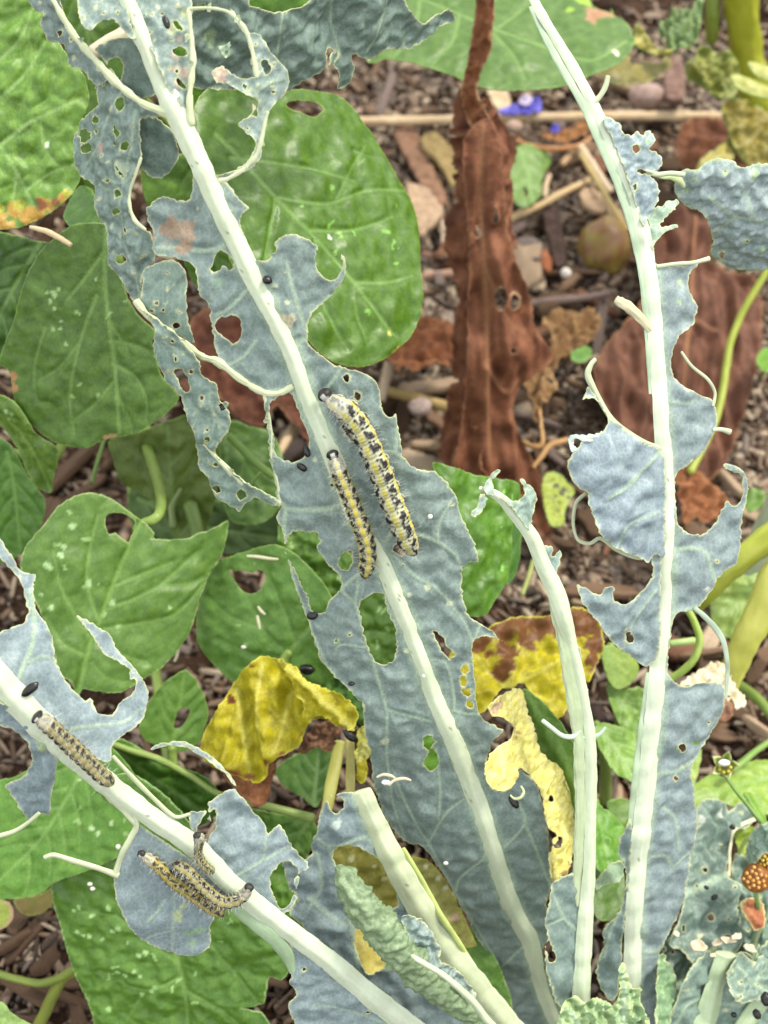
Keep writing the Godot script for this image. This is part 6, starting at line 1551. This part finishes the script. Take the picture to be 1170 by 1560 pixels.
	leaf(pj, "1055,1200,.476 1170,1160,.49 1120,1230,.472", {"bumps": "1120,1195,40,5", "warp": [5, 50]}, ["1052,1200 1070,1186 1090,1176 1120,1164 1150,1158 1200,1162 1200,1230 1160,1240 1120,1228 1080,1218 1062,1240 1056,1222"], green_look(305, {"col": "739a48", "col2": "8cae60", "net_c": 0.02}), "1190,1180 1130,1195 1060,1215", 4, 40.0)
	leaf(pj, "1050,1160,.465 1066,1160,.465 1055,1230,.46", {}, ["1050,1176 1060,1150 1070,1140 1066,1170 1058,1200 1062,1230 1054,1240 1050,1210"], green_look(306, {"col": "86a860", "col2": "9cba78", "cell": 2.2}))
	leaf(pj, "1140,1240,.45 1180,1240,.452 1160,1260,.448", {"folds": "1134,1210,1160,1250,6,5"}, ["1132,1208 1148,1210 1160,1224 1168,1246 1172,1262 1162,1256 1150,1238 1140,1222"], green_look(307, {"col": "5a8a2c", "col2": "74a040", "cell": 2.2}))
	leaf(pj, "1130,1270,.47 1170,1300,.475 1140,1330,.468", {"warp": [8, 24]}, ["1122,1262 1140,1256 1160,1266 1190,1270 1190,1350 1160,1350 1136,1340 1126,1300"], green_look(289, {"col": "6a8a2c", "col2": "8ca644"}))
	tube("stem", pj, "1175,1128,.48,9 1150,1145,.478,10 1130,1162,.476,11 1110,1178,.474,10", {"col": "6f9040", "col2": "86a454"})
	tube("leaf_stalk", pj, "1022,980,.46,10 1040,978,.46,11 1056,976,.462,12", {"col": "8fa860", "col2": "a4b878"})
	tube("leaf_stalk", pj, "796,905,.53,6 805,880,.54,7 812,855,.55,7", {"col": "8a9450", "col2": "a0a868"})
	for q in [[930, 985, .478], [930, 1045, .48], [908, 1104, .468], [906, 1222, .46], [800, 1058, .43]]:
		petiole(pj, q[0], q[1], q[2], 4, 20, root_of(q[0] + 20, q[1] + 110))
	for q in [[1190, 880, .50, 20, 40], [1190, 1180, .49, 10, -40]]:
		petiole(pj, q[0], q[1], q[2], q[3], q[4], rj)

# ---------------------------------------------------------------- yellow leaves
func yellow_look(sd: int, more := {}) -> Dictionary:
	var d := {"seed": sd, "col": "92860e", "col2": "b8ac1c", "vein_col": "d8d070", "rim": 1.6, "rim_col": "c8c048", "jag": 3.0, "pucker": 7.0, "pucker_size": 44.0, "thick": 1.8, "ridge": 1.0, "sink": 1.5, "net": 0.8, "net_size": 18.0, "net_c": 0.05, "curl": 2.0, "curl_w": 8.0, "vein_mix": 0.6}
	d.merge(more, true)
	return d

func build_yellow_leaves() -> void:
	var s1 := sheet("394,1001,.424 540,1090,.412 320,1150,.428", {"folds": "425,1020,450,1115,16,-22 385,1015,410,1150,14,16 365,1040,392,1180,10,-12 335,1075,355,1170,12,12 440,1030,540,1100,12,20 470,1085,500,1095,8,-12", "bumps": "500,1080,50,-14", "warp": [8, 40], "seed": 71})
	var y := blade("yellow_leaf", self, s1, ["350,1051 360,1035 372,1018 394,1001 406,1000 420,1003 434,1008 448,1015 456,1024 463,1034 476,1042 490,1048 506,1052 522,1062 536,1072 544,1084 542,1100 540,1112 528,1106 514,1106 500,1098 486,1094 470,1104 462,1120 456,1136 440,1146 418,1158 408,1166 405,1185 392,1194 378,1188 360,1182 345,1178 325,1168 306,1152 306,1135 314,1110 325,1090 336,1072"],
		yellow_look(310, {"pucker": 12.0, "pucker_size": 46.0, "stretch": Vector2(1.6, 0.6), "veins": ["5,3 420,1006 450,1030 480,1060 538,1118", "3,2 400,1010 390,1080 400,1150", "3,2 440,1060 430,1110 415,1150", "3,2 360,1050 370,1120 380,1180", "2,1.5 410,1080 440,1110"], "stains": [["382,1015,5 352,1068,5 350,1062,4", "6a3c1c", 5.0], ["360,1178,12 345,1176,9 380,1190,9 408,1164,7 430,1150,6 462,1122,6 480,1098,6 330,1166,8 500,1098,5", "8a5030", 4.0]]}), mats.yellow)
	tag(y, "crumpled bright yellow leaf folded over beside the eaten middle kale leaf", "yellow leaf")
	var sf := sheet("430,1010,.418 540,1095,.404 470,1100,.412", {"folds": "440,1020,538,1112,8,9 470,1030,520,1070,10,-7", "warp": [8, 30], "seed": 74})
	blade("folded_half", y, sf, ["424,1004 440,1010 456,1022 464,1034 478,1043 492,1048 508,1052 524,1062 538,1073 545,1085 543,1101 540,1114 528,1108 514,1105 500,1096 486,1090 470,1098 460,1092 462,1074 452,1058 444,1040 434,1022"], yellow_look(311, {"pucker": 8.0, "pucker_size": 40.0, "jag": 5.0, "veins": ["5,3 432,1010 460,1036 490,1064 540,1112"]}), mats.yellow)
	var s1b := sheet("350,1180,.432 420,1170,.432 390,1220,.43", {"folds": "405,1165,395,1225,8,8", "warp": [8, 24], "seed": 72})
	tag(blade("withered_leaf", self, s1b, ["340,1172 360,1180 384,1188 400,1184 410,1164 420,1162 416,1190 410,1216 400,1228 388,1228 372,1215 356,1198 344,1188"], brown_look(312, {"cell": 2.4, "col": "8a5438", "col2": "ac7450", "pucker_size": 20.0, "pucker": 5.0}), mats.brown), "copper-brown crisp leaf base under the bright yellow leaf", "withered leaf")
	var s2 := sheet("725,1000,.446 860,1000,.452 800,1095,.44", {"folds": "768,1040,730,985,8,-6 772,1045,845,1010,8,7 774,1048,850,1060,8,-6 790,960,775,1050,8,8", "warp": [9, 40], "seed": 73})
	tag(blade("yellow_leaf", self, s2, ["684,1005 690,985 716,972 726,970 738,962 758,948 790,940 830,938 870,926 900,930 915,950 920,985 908,1015 896,1040 880,1030 868,1060 862,1084 848,1096 836,1100 822,1085 806,1052 797,1040 780,1048 764,1050 748,1070 738,1082 722,1090 700,1084 686,1050"],
		yellow_look(314, {"veins": ["4,3 772,1046 785,1000 800,960", "3,2 774,1048 830,1020 860,1000", "3,2 774,1048 820,1060 850,1080", "3,2 770,1046 740,1020 722,990"], "stains": [["725,968,34 750,952,40 785,945,42 815,945,36 845,940,34 870,936,36 895,945,36 912,980,24 910,1012,22 768,990,24 768,1015,18 770,1032,10 800,975,20", "6e4626", 4.0]]}), mats.yellow), "yellow leaf with a broad brown dead margin right of the middle kale leaf", "yellow leaf")
	var s3 := sheet("780,1060,.396 860,1340,.408 750,1180,.380", {"folds": "790,1060,845,1200,14,4 830,1190,860,1330,12,5", "bumps": "768,1170,30,6", "warp": [6, 40], "seed": 75})
	tag(blade("yellow_leaf", self, s3, ["744,1076 764,1058 780,1050 792,1048 800,1068 810,1096 822,1140 835,1156 852,1168 864,1190 872,1220 874,1262 872,1300 868,1320 858,1346 846,1350 840,1335 836,1312 842,1290 850,1275 836,1262 830,1240 826,1212 818,1196 806,1180 792,1172 787,1186 778,1202 764,1205 750,1202 742,1190 739,1172 745,1152 756,1140 764,1134 776,1128 782,1110 770,1095 750,1090", "842,1280 850,1274 856,1280 852,1292 844,1290", "836,1214 840,1212 842,1218 837,1220"],
		yellow_look(316, {"col": "d0c468", "col2": "e2d890", "vein_col": "e4dca8", "pucker": 3.5, "pucker_size": 16.0, "rim_col": "d8cc90", "veins": ["3,2 745,1178 770,1182 786,1170", "3,2 764,1134 766,1170 780,1195", "3,2 790,1060 820,1140 850,1200 862,1300"], "stains": [["754,1078,14 764,1070,12 746,1086,8", "b49c84", 4.0], ["784,1108,6 790,1116,5 786,1124,4", "a88a5c", 5.0], ["862,1330,9 866,1318,8", "9c8458", 4.0], ["836,1206,5 848,1240,4 842,1320,6 852,1312,5", "a8a040", 4.0]]}), mats.yellow), "pale cream-yellow leaf curling round the middle kale leaf's edge", "yellow leaf")
	var s4 := sheet("500,1140,.43 560,1130,.425 520,1230,.42", {"warp": [6, 24], "seed": 77})
	tag(blade("yellow_leaf", self, s4, ["545,1112 556,1106 568,1112 586,1126 584,1136 570,1140 560,1156 548,1165 540,1150 546,1132"], yellow_look(318, {"cell": 2.2, "col": "b8b458", "col2": "ccc878", "pucker": 8.0, "pucker_size": 14.0}), mats.yellow), "small pale yellow crumpled leaf above the bitten-off stalk", "yellow leaf")
	tag(blade("yellow_leaf", self, s4, ["545,1160 556,1158 560,1176 556,1192 544,1190"], yellow_look(319, {"cell": 2.2}), mats.yellow), "narrow bright yellow scrap just above the bitten-off stalk", "yellow leaf")
	tag(tube("dry_stalk", self, "518,1130,.432,16 512,1160,.430,19 505,1195,.427,20 498,1235,.424,16", {"col": "a4a44c", "col2": "bcba6c", "flat": 0.4, "rough": 0.14}), "left one of two flat yellow-green stalks below the yellow leaf", "stalk")
	tag(tube("dry_stalk", self, "533,1128,.432,13 534,1160,.430,14 534,1190,.427,15 534,1215,.425,12", {"col": "b0a858", "col2": "c6be78", "flat": 0.4, "rough": 0.14}), "right one of two flat yellow-green stalks below the yellow leaf", "stalk")
	var s5 := sheet("630,1310,.425 690,1400,.43 650,1400,.428", {"folds": "636,1312,690,1370,10,6", "warp": [6, 40], "seed": 78})
	tag(blade("yellow_leaf", self, s5, ["626,1306 645,1308 662,1320 678,1340 692,1364 712,1410 726,1440 700,1440 680,1410 660,1370 640,1336"], yellow_look(320, {"col": "94904c", "col2": "b4ae6c", "stains": [["694,1398,7", "c4a08a", 5.0], ["650,1320,6 666,1338,6 680,1352,6", "dcd8b4", 4.0]]}), mats.yellow), "dull yellow leaf in the gap right of the bitten-off stalk", "yellow leaf")
	var s6 := sheet("520,1300,.425 600,1380,.43 530,1380,.428", {"folds": "534,1290,545,1360,8,7 560,1300,600,1350,8,6", "warp": [6, 40], "seed": 79})
	tag(blade("yellow_leaf", self, s6, ["500,1290 540,1284 580,1290 605,1330 615,1390 590,1392 560,1372 530,1350 505,1320"], yellow_look(321, {"col": "7f7a30", "col2": "9c9448", "stains": [["536,1310,6 540,1330,6 570,1320,5 585,1340,5", "d0cc98", 4.0]]}), mats.yellow), "olive-yellow leaf seen through the gap beside the rolled leaf", "yellow leaf")
	var s7 := sheet("540,1420,.43 590,1480,.43 550,1490,.43", {"folds": "548,1420,560,1490,8,7"})
	tag(blade("yellow_leaf", self, s7, ["530,1405 560,1408 585,1430 598,1470 575,1495 548,1490 535,1450"], yellow_look(322, {"col": "c0ac50", "col2": "d4c474"}), mats.yellow), "pale yellow leaf below, in the gap left of the rolled leaf", "yellow leaf")
	var s8 := sheet("700,1440,.44 760,1530,.44 700,1520,.44", {"warp": [6, 30]})
	var pz := thing("leafy_plant", "low green leaves between the stalks at the bottom", "leafy plant", root_of(640, 1450))
	blade("leaf", pz, s8, ["690,1405 730,1425 760,1470 780,1540 740,1540 710,1490"], green_look(323, {"col": "44702c", "col2": "588440"}), mats.green)
	leaf(pz, "430,1330,.45 470,1340,.45 440,1380,.45", {"warp": [6, 24]}, ["400,1310 430,1300 462,1310 466,1350 450,1395 420,1395 404,1350"], green_look(325, {"col": "5a9434", "col2": "74a84a"}), "410,1310 440,1380", 3, 30.0)
	for q in [[720, 1450, .445, -30, 10], [430, 1380, .455, 60, 40]]:
		petiole(pz, q[0], q[1], q[2], q[3], q[4], root_of(640, 1450))

# ---------------------------------------------------------------- caterpillars
# path: "x,y,lift,width" on a leaf's surface (lift and width in photo pixels), head first
func caterpillar(sh: Sheet, text: String, roll: float, label: String, sd: int, body_c: String, stripe_c: String, dark: float) -> void:
	var path := curve(text, false, 1.1)
	var n := path.size()
	var pts := PackedVector3Array()
	var wid := PackedFloat32Array()
	var lens := PackedFloat32Array()
	var along := 0.0
	for i in n:
		var r = path[i]
		var w: float = r[3] * 0.5
		pts.append(sh.place(sh.local(ray(Vector2(r[0], r[1]))), r[2] + w * 0.8))
		wid.append(w * sh.s)
		if i > 0: along += pts[i].distance_to(pts[i - 1])
		lens.append(along)
	var o := pts[n / 2]
	var f := noise(sd, 1.0, FastNoiseLite.TYPE_SIMPLEX_SMOOTH, 2)
	var skin := lin(body_c)
	var grey := lin("8d9482")
	var stripe := lin(stripe_c)
	var black := lin("1d1a18")
	var white := lin("d8d8d0")
	var pos := PackedVector3Array()
	var col := PackedColorArray()
	var idx := PackedInt32Array()
	var sides := 44
	var hair_at := []
	var rings := []
	for i in n: rings.append(i)
	for i in n:
		var t := lens[i] / along
		var d := (pts[mini(i + 2, n - 1)] - pts[maxi(i - 2, 0)]).normalized()
		var up := (sh.n - d * sh.n.dot(d)).normalized().rotated(d, roll)
		var side := d.cross(up)
		# the head is a round capsule, then thirteen soft rings
		var s := (t - 0.055) / 0.945 * 13.0
		var ring := s - floorf(s)
		var r := wid[i]
		var head := t < 0.055
		if head:
			var q := (t - 0.0275) / 0.03
			r *= 0.88 * sqrt(maxf(0.02, 1.0 - q * q))
			if t > 0.045: r = maxf(r, wid[i] * 0.6)
		else:
			r *= (0.89 + 0.14 * sin(ring * PI)) * clampf(0.72 + (t - 0.055) * 4.0, 0.0, 1.0) * sqrt(clampf((1.006 - t) / 0.075, 0.02, 1.0))
			r *= 1.0 - 0.02 * cos(ring * TAU * 4.0)
		for k in sides:
			var a := TAU * k / sides
			var phi := absf(wrapf(a, -PI, PI))          # nought along the back, PI under the belly
			var hand := 1.0 if wrapf(a, -PI, PI) > 0 else -1.0
			var g := f.get_noise_3d(cos(a) * 2.0, sin(a) * 2.0, t * 30.0)
			var fine := f.get_noise_3d(cos(a) * 9.0 + 30.0, sin(a) * 9.0, t * 190.0)
			var c := skin.lerp(grey, clampf(0.3 + g, 0, 1))
			var bump := 1.0
			if head:
				c = black.lerp(lin("3c3836"), clampf(0.5 + g, 0, 1))
				if phi < 0.6 and t > 0.035: c = grey
				if absf(phi - 0.75) < 0.4 and t > 0.012 and t < 0.04: c = black
				if phi < 0.3 and t > 0.02: c = lin("b4b4ac")
			else:
				var back := clampf((0.25 + 0.14 * g - phi) * 8.0, 0, 1) * (0.35 + 0.65 * sin(ring * PI))
				var flank := clampf((0.2 + 0.1 * g - absf(phi - 1.32)) * 8.0, 0, 1)
				c = c.lerp(stripe, maxf(back, flank))
				var blot := 0.0
				for b in [[0.80, 0.45, 0.36, 0.30], [0.46, 0.12, 0.15, 0.12], [0.5, 0.85, 0.12, 0.09], [1.02, 0.98, 0.2, 0.12], [1.72, 0.5, 0.2, 0.3], [1.95, 0.45, 0.2, 0.2], [2.2, 0.8, 0.2, 0.12]]:
					var dx: float = (phi - b[0]) / b[2]
					var dy: float = (ring - b[1]) / b[3]
					blot = maxf(blot, clampf((1.1 + g * 0.9 - sqrt(dx * dx + dy * dy)) * 4.0, 0, 1) * (1.0 if b[2] > 0.25 or dark > 0.5 else dark * 1.6))
				if fine > 0.62: blot = maxf(blot, dark * 0.8)
				c = c.lerp(black, blot * clampf(dark + 0.35, 0, 1) * (0.35 if phi < 0.2 else 1.0))
				bump += 0.03 * blot
				if t > 0.965: c = c.lerp(black, 0.75 * clampf(1.3 - phi, 0, 1))
				if s < 1.3: c = c.lerp(white, 0.3)
			var legs := 0.0
			# three pairs of true legs, four pairs of prolegs, one pair of claspers
			if phi > 2.1 and phi < 2.75 and not head:
				var seg := int(s)
				if seg in [0, 1, 2, 5, 6, 7, 8, 12]:
					legs = 0.32 * sin(clampf(ring, 0, 1) * PI) * sin((phi - 2.1) / 0.65 * PI)
			var flat := 1.0 if phi < PI * 0.55 else 0.86
			pos.append(pts[i] + (up * cos(a) * flat + side * sin(a)) * r * (bump + legs))
			col.append(c)
	for i in n - 1:
		for k in sides:
			var a := i * sides + k
			var b := i * sides + (k + 1) % sides
			idx.append_array([a, b, b + sides, a, b + sides, a + sides])
	for e in [0, n - 1]:
		var c := pos.size()
		pos.append(pts[e])
		col.append(black)
		for k in sides:
			var a: int = e * sides + k
			var b: int = e * sides + (k + 1) % sides
			idx.append_array([c, b, a] if e == 0 else [c, a, b])
	var h0 := (n / 2) * sides * 6
	if (pos[idx[h0 + 2]] - pos[idx[h0]]).cross(pos[idx[h0 + 1]] - pos[idx[h0]]).dot(pos[idx[h0]] - o) < 0:
		for i in range(0, idx.size(), 3):
			var q := idx[i]
			idx[i] = idx[i + 1]
			idx[i + 1] = q
	var root := thing("caterpillar", label, "caterpillar", o, "caterpillars feeding on the kale")
	# fine pale bristles
	var r2 := RandomNumberGenerator.new()
	r2.seed = sd
	var hp := PackedVector3Array()
	var hi := PackedInt32Array()
	for i in range(int(n * 0.07), n - 3):
		for q in 2:
			if r2.randf() > 0.6: continue
			var a := r2.randf_range(-2.0, 2.0)
			var k := int(wrapf(a, 0.0, TAU) / TAU * sides) % sides
			var p := pos[i * sides + k]
			var out := (p - pts[i]).normalized()
			var d := (pts[mini(i + 2, n - 1)] - pts[maxi(i - 2, 0)]).normalized()
			out = (out + d * r2.randf_range(-0.4, 0.4) + sh.n * 0.15).normalized()
			var long := r2.randf_range(6.0, 15.0) * sh.s * (0.75 if absf(a) < 1.0 else 1.0)
			var e1 := out.cross(d).normalized() * 0.2 * sh.s
			var e2 := out.cross(e1).normalized() * 0.2 * sh.s
			var b := hp.size()
			var bend := d * r2.randf_range(-0.25, 0.25) * long
			hp.append_array([p + e1, p - e1 * 0.5 + e2, p - e1 * 0.5 - e2, p + out * long * 0.6 + bend * 0.3 + e1 * 0.6, p + out * long * 0.6 + bend * 0.3 - e1 * 0.3 + e2 * 0.6, p + out * long * 0.6 + bend * 0.3 - e1 * 0.3 - e2 * 0.6, p + out * long + bend])
			for j in 3:
				var x := b + j
				var y := b + (j + 1) % 3
				hi.append_array([x, y, y + 3, x, y + 3, x + 3, x + 3, y + 3, b + 6])
	put("body", commit(pos, col, idx, o), mats.skin, root)
	var hc := PackedColorArray()
	hc.resize(hp.size())
	hc.fill(Color.WHITE)
	tag(put("bristles", commit(hp, hc, hi, o), mats.hair, root), "", "", "", "stuff")

func build_caterpillars() -> void:
	var c: Sheet = held.c
	caterpillar(c, "490,590,4,22 497,597,4,26 504,604,3,28 513,610,3,31 531,622,3,34 551,647,3,35 566,677,3,35 581,712,3,35 596,752,3,36 612,791,3,35 624,822,3,30 634,841,2,22", 0.1, "largest, brightest yellow caterpillar, right of the middle leaf's pale rib", 501, "b8b89a", "b8ac40", 1.0)
	caterpillar(c, "506,680,9,20 511,692,9,23 520,717,8,25 535,752,7,26 548,787,6,27 559,817,6,27 562,843,6,26 559,860,5,24 557,876,5,19", -0.25, "slimmer yellow and black caterpillar lying on the middle leaf's pale rib", 502, "a29e78", "c0ae34", 1.0)
	var l: Sheet = held.l
	caterpillar(l, "55,1076,13,24 64,1082,13,25 82,1097,12,24 113,1127,11,25 143,1156,11,24 160,1172,11,23 173,1185,9,17", -0.1, "caterpillar alone on the left leaf's pale stalk, grey head uppermost", 503, "948c68", "968a50", 0.6)
	caterpillar(l, "212,1291,4,13 218,1296,4,16 240,1312,3,18 265,1335,3,20 300,1360,3,20 325,1378,3,19 342,1389,3,14", 0.35, "yellowest of three lower caterpillars, stretched straight on the blue lobe", 504, "a09250", "a8923a", 0.6)
	caterpillar(l, "380,1327,26,16 377,1336,22,18 371,1348,17,18 358,1360,13,18 340,1362,11,19 320,1350,11,20 300,1330,12,20 284,1313,12,20 270,1306,11,18 263,1306,10,15", 0.2, "curled caterpillar on the lower left stalk raising its black end", 505, "9c9672", "a4944a", 0.8)
	caterpillar(l, "299,1246,34,13 302,1252,30,16 304,1262,24,15 302,1278,20,13 303,1291,16,13 308,1302,13,14 316,1311,12,15 326,1319,11,13", 0.3, "smallest caterpillar, reared upright above the two lower left ones", 506, "928c60", "948a4c", 0.6)

# ---------------------------------------------------------------- droppings, seeds, buds
func on_plane(plane, x: float, y: float, lift: float) -> float:
	var sh: Sheet = sheet(plane) if plane is String else plane
	var p := sh.place(sh.local(ray(Vector2(x, y))), lift)
	return (p - eye).dot(ahead)

func dropping(plane, x: float, y: float, a: float, b: float, turn: float, label: String) -> void:
	var d := on_plane(plane, x, y, b * 0.8)
	lump("caterpillar_dropping", Vector2(x, y), d, Vector3(a, b, b), "141312", "2a2825", label, "dropping", int(x), mats.pellet, deg_to_rad(turn)).set_meta("group", "dark caterpillar droppings")

func build_small_things() -> void:
	var c: Sheet = held.c
	var l: Sheet = held.l
	dropping("250,0,.3155 289,160,.3215 215,60,.316", 253, 34, 11, 5, 70, "black dropping near the top, beside the kale's upper rib")
	dropping(c, 407, 427, 8, 6, 20, "black dropping in the angle of the middle rib and the curled lobe")
	dropping(c, 460, 712, 9, 5, 35, "black dropping left of the slim caterpillar's head")
	dropping(c, 467, 688, 9, 5, 70, "black dropping on the window's right edge in the middle leaf")
	dropping(c, 476, 938, 9, 6, -15, "black dropping at the foot of the large green hole")
	dropping("495,1000,.444 560,1090,.440 500,1080,.444", 468, 1020, 12, 8, 5, "fat black dropping above the yellow leaf's shoulder")
	dropping("394,1001,.415 540,1090,.403 320,1150,.419", 533, 1121, 13, 6, 40, "black dropping at the pointed end of the bright yellow leaf")
	dropping(c, 783, 1222, 11, 6, 55, "black dropping below the cream-yellow curled leaf")
	dropping("600,470,.34 420,765,.3595 300,720,.3655", 335, 623, 8, 5, -10, "black dropping on the small left-hand lobe")
	dropping(l, 46, 1050, 16, 7, -40, "large black dropping above the left stalk's lone caterpillar")
	dropping(c, 535, 1042, 5, 3, 0, "tiny black dropping at the middle leaf's left margin")
	dropping("1045,1340,.44 1120,1230,.46 1130,1400,.446", 1076, 1352, 4, 3, 20, "upper tiny black dropping on the lower right vein")
	dropping("1045,1340,.44 1120,1230,.46 1130,1400,.446", 1088, 1367, 6, 4, -40, "lower tiny black dropping under the lower right vein")
	dropping("1045,1340,.44 1120,1230,.46 1130,1400,.446", 1116, 1260, 5, 4, 20, "tiny black dropping beside the cream vein at lower right")
	dropping("1102,1450,.42 1050,1580,.424 1170,1520,.428", 1118, 1546, 5, 4, 30, "small dark dropping between the two lower right stalks")
	dropping("1102,1450,.414 1050,1580,.418 1170,1520,.422", 1153, 1545, 8, 6, 60, "dark dropping on the lower right corner stalk")
	dropping("1102,1450,.412 1050,1580,.416 1170,1520,.420", 1167, 1522, 11, 8, 80, "biggest dark dropping at the lower right corner edge")
	for q in [[592, 945, .36, "speck"], [0, 0, 0, ""]]:
		pass
	# husks and white bits
	for q in [["376,847,.4445,3 392,848,.444,5 410,851,.443,5 424,852,.442,3", "long pale husk lying by the middle leaf's left margin"], ["393,924,.447,3 398,931,.447,5 404,936,.447,3", "short pale husk left of the large green hole"], ["392,938,.446,4 394,948,.446,5 396,958,.446,3", "white upright husk left of the large green hole"], ["266,1008,.47,3 270,998,.47,5 272,986,.47,3", "thin tan husk between the two left leaves"]]:
		tag(tube("husk", self, q[0], {"col": "c4bc98", "col2": "d8d2b8", "flat": 0.5, "mat": mats.straw}), q[1], "husk")
	for q in [[180, 1290, .425, 4, 4, "larger white bead on the lower left green leaf beside the kale vein"], [137, 1347, .424, 4, 3, "white crumb under the bitten-off left vein"], [141, 1354, .423, 4, 3, "lower white crumb under the bitten-off left vein"], [645, 1030, .36, 3, 3, "tiny white bead on the middle rib"], [577, 705, .352, 6, 8, "white bead pressed against the largest caterpillar"], [655, 787, .358, 4, 4, "white bead right of the largest caterpillar's tail"], [679, 1315, .395, 4, 3, "white bead on the dark lower half of the middle leaf"], [371, 986, .446, 4, 3, "white bead on the leaf above the yellow leaf"]]:
		lump("white_bead", Vector2(q[0], q[1]), q[2], Vector3(q[3], q[4], 3), "c4c2b4", "d8d6cc", q[5], "bead", int(q[0]), mats.stalk)
	# debris at the bitten-off stalk
	for q in [["574,1184,.374,3 584,1180,.374,5 596,1182,.374,5 604,1188,.374,3", "upper pale shred above the bitten-off stalk"], ["592,1196,.373,4 602,1188,.373,5 616,1186,.373,5 626,1189,.373,3", "right pale pinkish shred above the bitten-off stalk"]]:
		tag(tube("chewed_shred", self, q[0], {"col": "b0a48c", "col2": "c8bca4", "flat": 0.5, "rough": 0.3}), q[1], "shred")
	lump("white_bead", Vector2(588, 1192), .373, Vector3(7, 4, 4), "d8d0cc", "ece6e0", "whitish lump among the shreds above the bitten-off stalk", "bead", 77, mats.stalk)
	# pale ring on the cream leaf
	tag(tube("curled_shred", self, "778,1212,.374,3 784,1217,.373,4 793,1215,.372,5 798,1206,.372,4 794,1198,.372,3", {"col": "b8c088", "col2": "ccd0a4"}), "small curled green shred below the cream-yellow leaf", "shred")
	# buds at the right edge
	var k := thing("flower_bud", "open star-shaped green bud on a thin stem at lower right", "flower bud", at(1104, 1172, .445))
	tube("stem", k, "1107,1186,.447,5 1122,1206,.446,6 1140,1228,.445,6 1156,1248,.444,8 1172,1264,.444,9", {"col": "5f8438", "col2": "78984c"})
	bud(k, Vector2(1104, 1166), .445, 19, "7f9448", "d8dca0", 5, "6a6420")
	lump_part("eye", k, Vector2(1103, 1162), .442, Vector3(9, 5, 5), "dfe2e4", "f4f4f4", 3)
	var m := thing("flower_bud", "larger brownish orange bud head of packed florets at the right edge", "flower bud", at(1150, 1338, .432))
	florets(m, Vector2(1151, 1338), .43, 20, "c08038", "d8a860", 18)
	tube("stem", m, "1150,1356,.435,8 1155,1380,.44,8 1160,1420,.45,8", {"col": "6f8a50", "col2": "86a068"})
	var w := thing("flower_bud", "yellow bud head of packed florets cut by the right edge", "flower bud", at(1172, 1306, .435))
	florets(w, Vector2(1172, 1306), .434, 20, "b89418", "e4d070", 26)
	tube("stem", w, "1176,1322,.438,8 1182,1360,.445,8", {"col": "6f8a50", "col2": "86a068"})
	var sp := sheet("1140,1370,.44 1165,1400,.44 1140,1410,.438", {"folds": "1130,1380,1160,1412,6,6"})
	tag(blade("seed_husk", self, sp, ["1128,1376 1140,1368 1160,1372 1166,1390 1164,1412 1152,1418 1140,1404 1132,1392"], {"seed": 5, "cell": 2.2, "col": "9a5c40", "col2": "b87858", "thick": 3.0, "rim": 3.0, "rim_col": "d8cc98", "jag": 2.0, "pucker": 4.0, "pucker_size": 14.0}, mats.brown), "brown husk with a pale rim below the orange bud head", "husk")

func lump_part(called: String, parent: Node3D, p: Vector2, d: float, size: Vector3, c1: String, c2: String, sd: int) -> void:
	var m := lump(called, p, d, size, c1, c2, "", "", sd, mats.stalk)
	remove_child(m)
	used.erase(called)
	m.position -= parent.position
	m.name = called
	parent.add_child(m, true)

func bud(parent: Node3D, p: Vector2, d: float, r: float, c1: String, c2: String, n: int, heart: String) -> void:
	lump_part("cup", parent, p + Vector2(0, 4), d + 0.002, Vector3(r * 0.8, r * 0.75, r * 0.5), c1, heart, 4)
	for i in n:
		var a := TAU * (i + 0.25) / n - PI / 2
		var tip := p + Vector2(cos(a), sin(a)) * r * 1.15
		var b1 := p + Vector2(cos(a - 0.6), sin(a - 0.6)) * r * 0.7
		var b2 := p + Vector2(cos(a + 0.6), sin(a + 0.6)) * r * 0.7
		var q := p + Vector2(cos(a), sin(a)) * r * 0.35
		var sh := sheet("%f,%f,%f %f,%f,%f %f,%f,%f" % [tip.x, tip.y, d - 0.003, b1.x, b1.y, d, b2.x, b2.y, d + 0.0002])
		blade("sepal", parent, sh, ["%f,%f! %f,%f %f,%f %f,%f" % [tip.x, tip.y, b1.x, b1.y, q.x, q.y, b2.x, b2.y]], {"seed": i, "cell": 1.6, "col": c1, "col2": c1, "rim": 2.2, "rim_col": c2, "thick": 1.6}, mats.green)
	for i in 7:
		var a := TAU * i / 7.0
		lump_part("floret", parent, p + Vector2(cos(a) * r * 0.45, 3 + sin(a) * r * 0.4), d - 0.001, Vector3(3, 3, 4), "a8982c", "d8cc60", i)

func florets(parent: Node3D, p: Vector2, d: float, r: float, c1: String, c2: String, n: int) -> void:
	lump_part("cup", parent, p, d + 0.003, Vector3(r * 1.1, r * 1.1, r * 0.6), "7a4416", "8a5a24", 4)
	for i in n:
		var q := sqrt((i + 0.4) / n) * r * 0.92
		var a := i * 2.39996
		lump_part("floret", parent, p + Vector2(cos(a), sin(a)) * q, d - 0.0022 + 0.0026 * (q / r) * (q / r), Vector3(2.7, 2.7, 4.0), c1 if i % 3 else c2, c2, i)
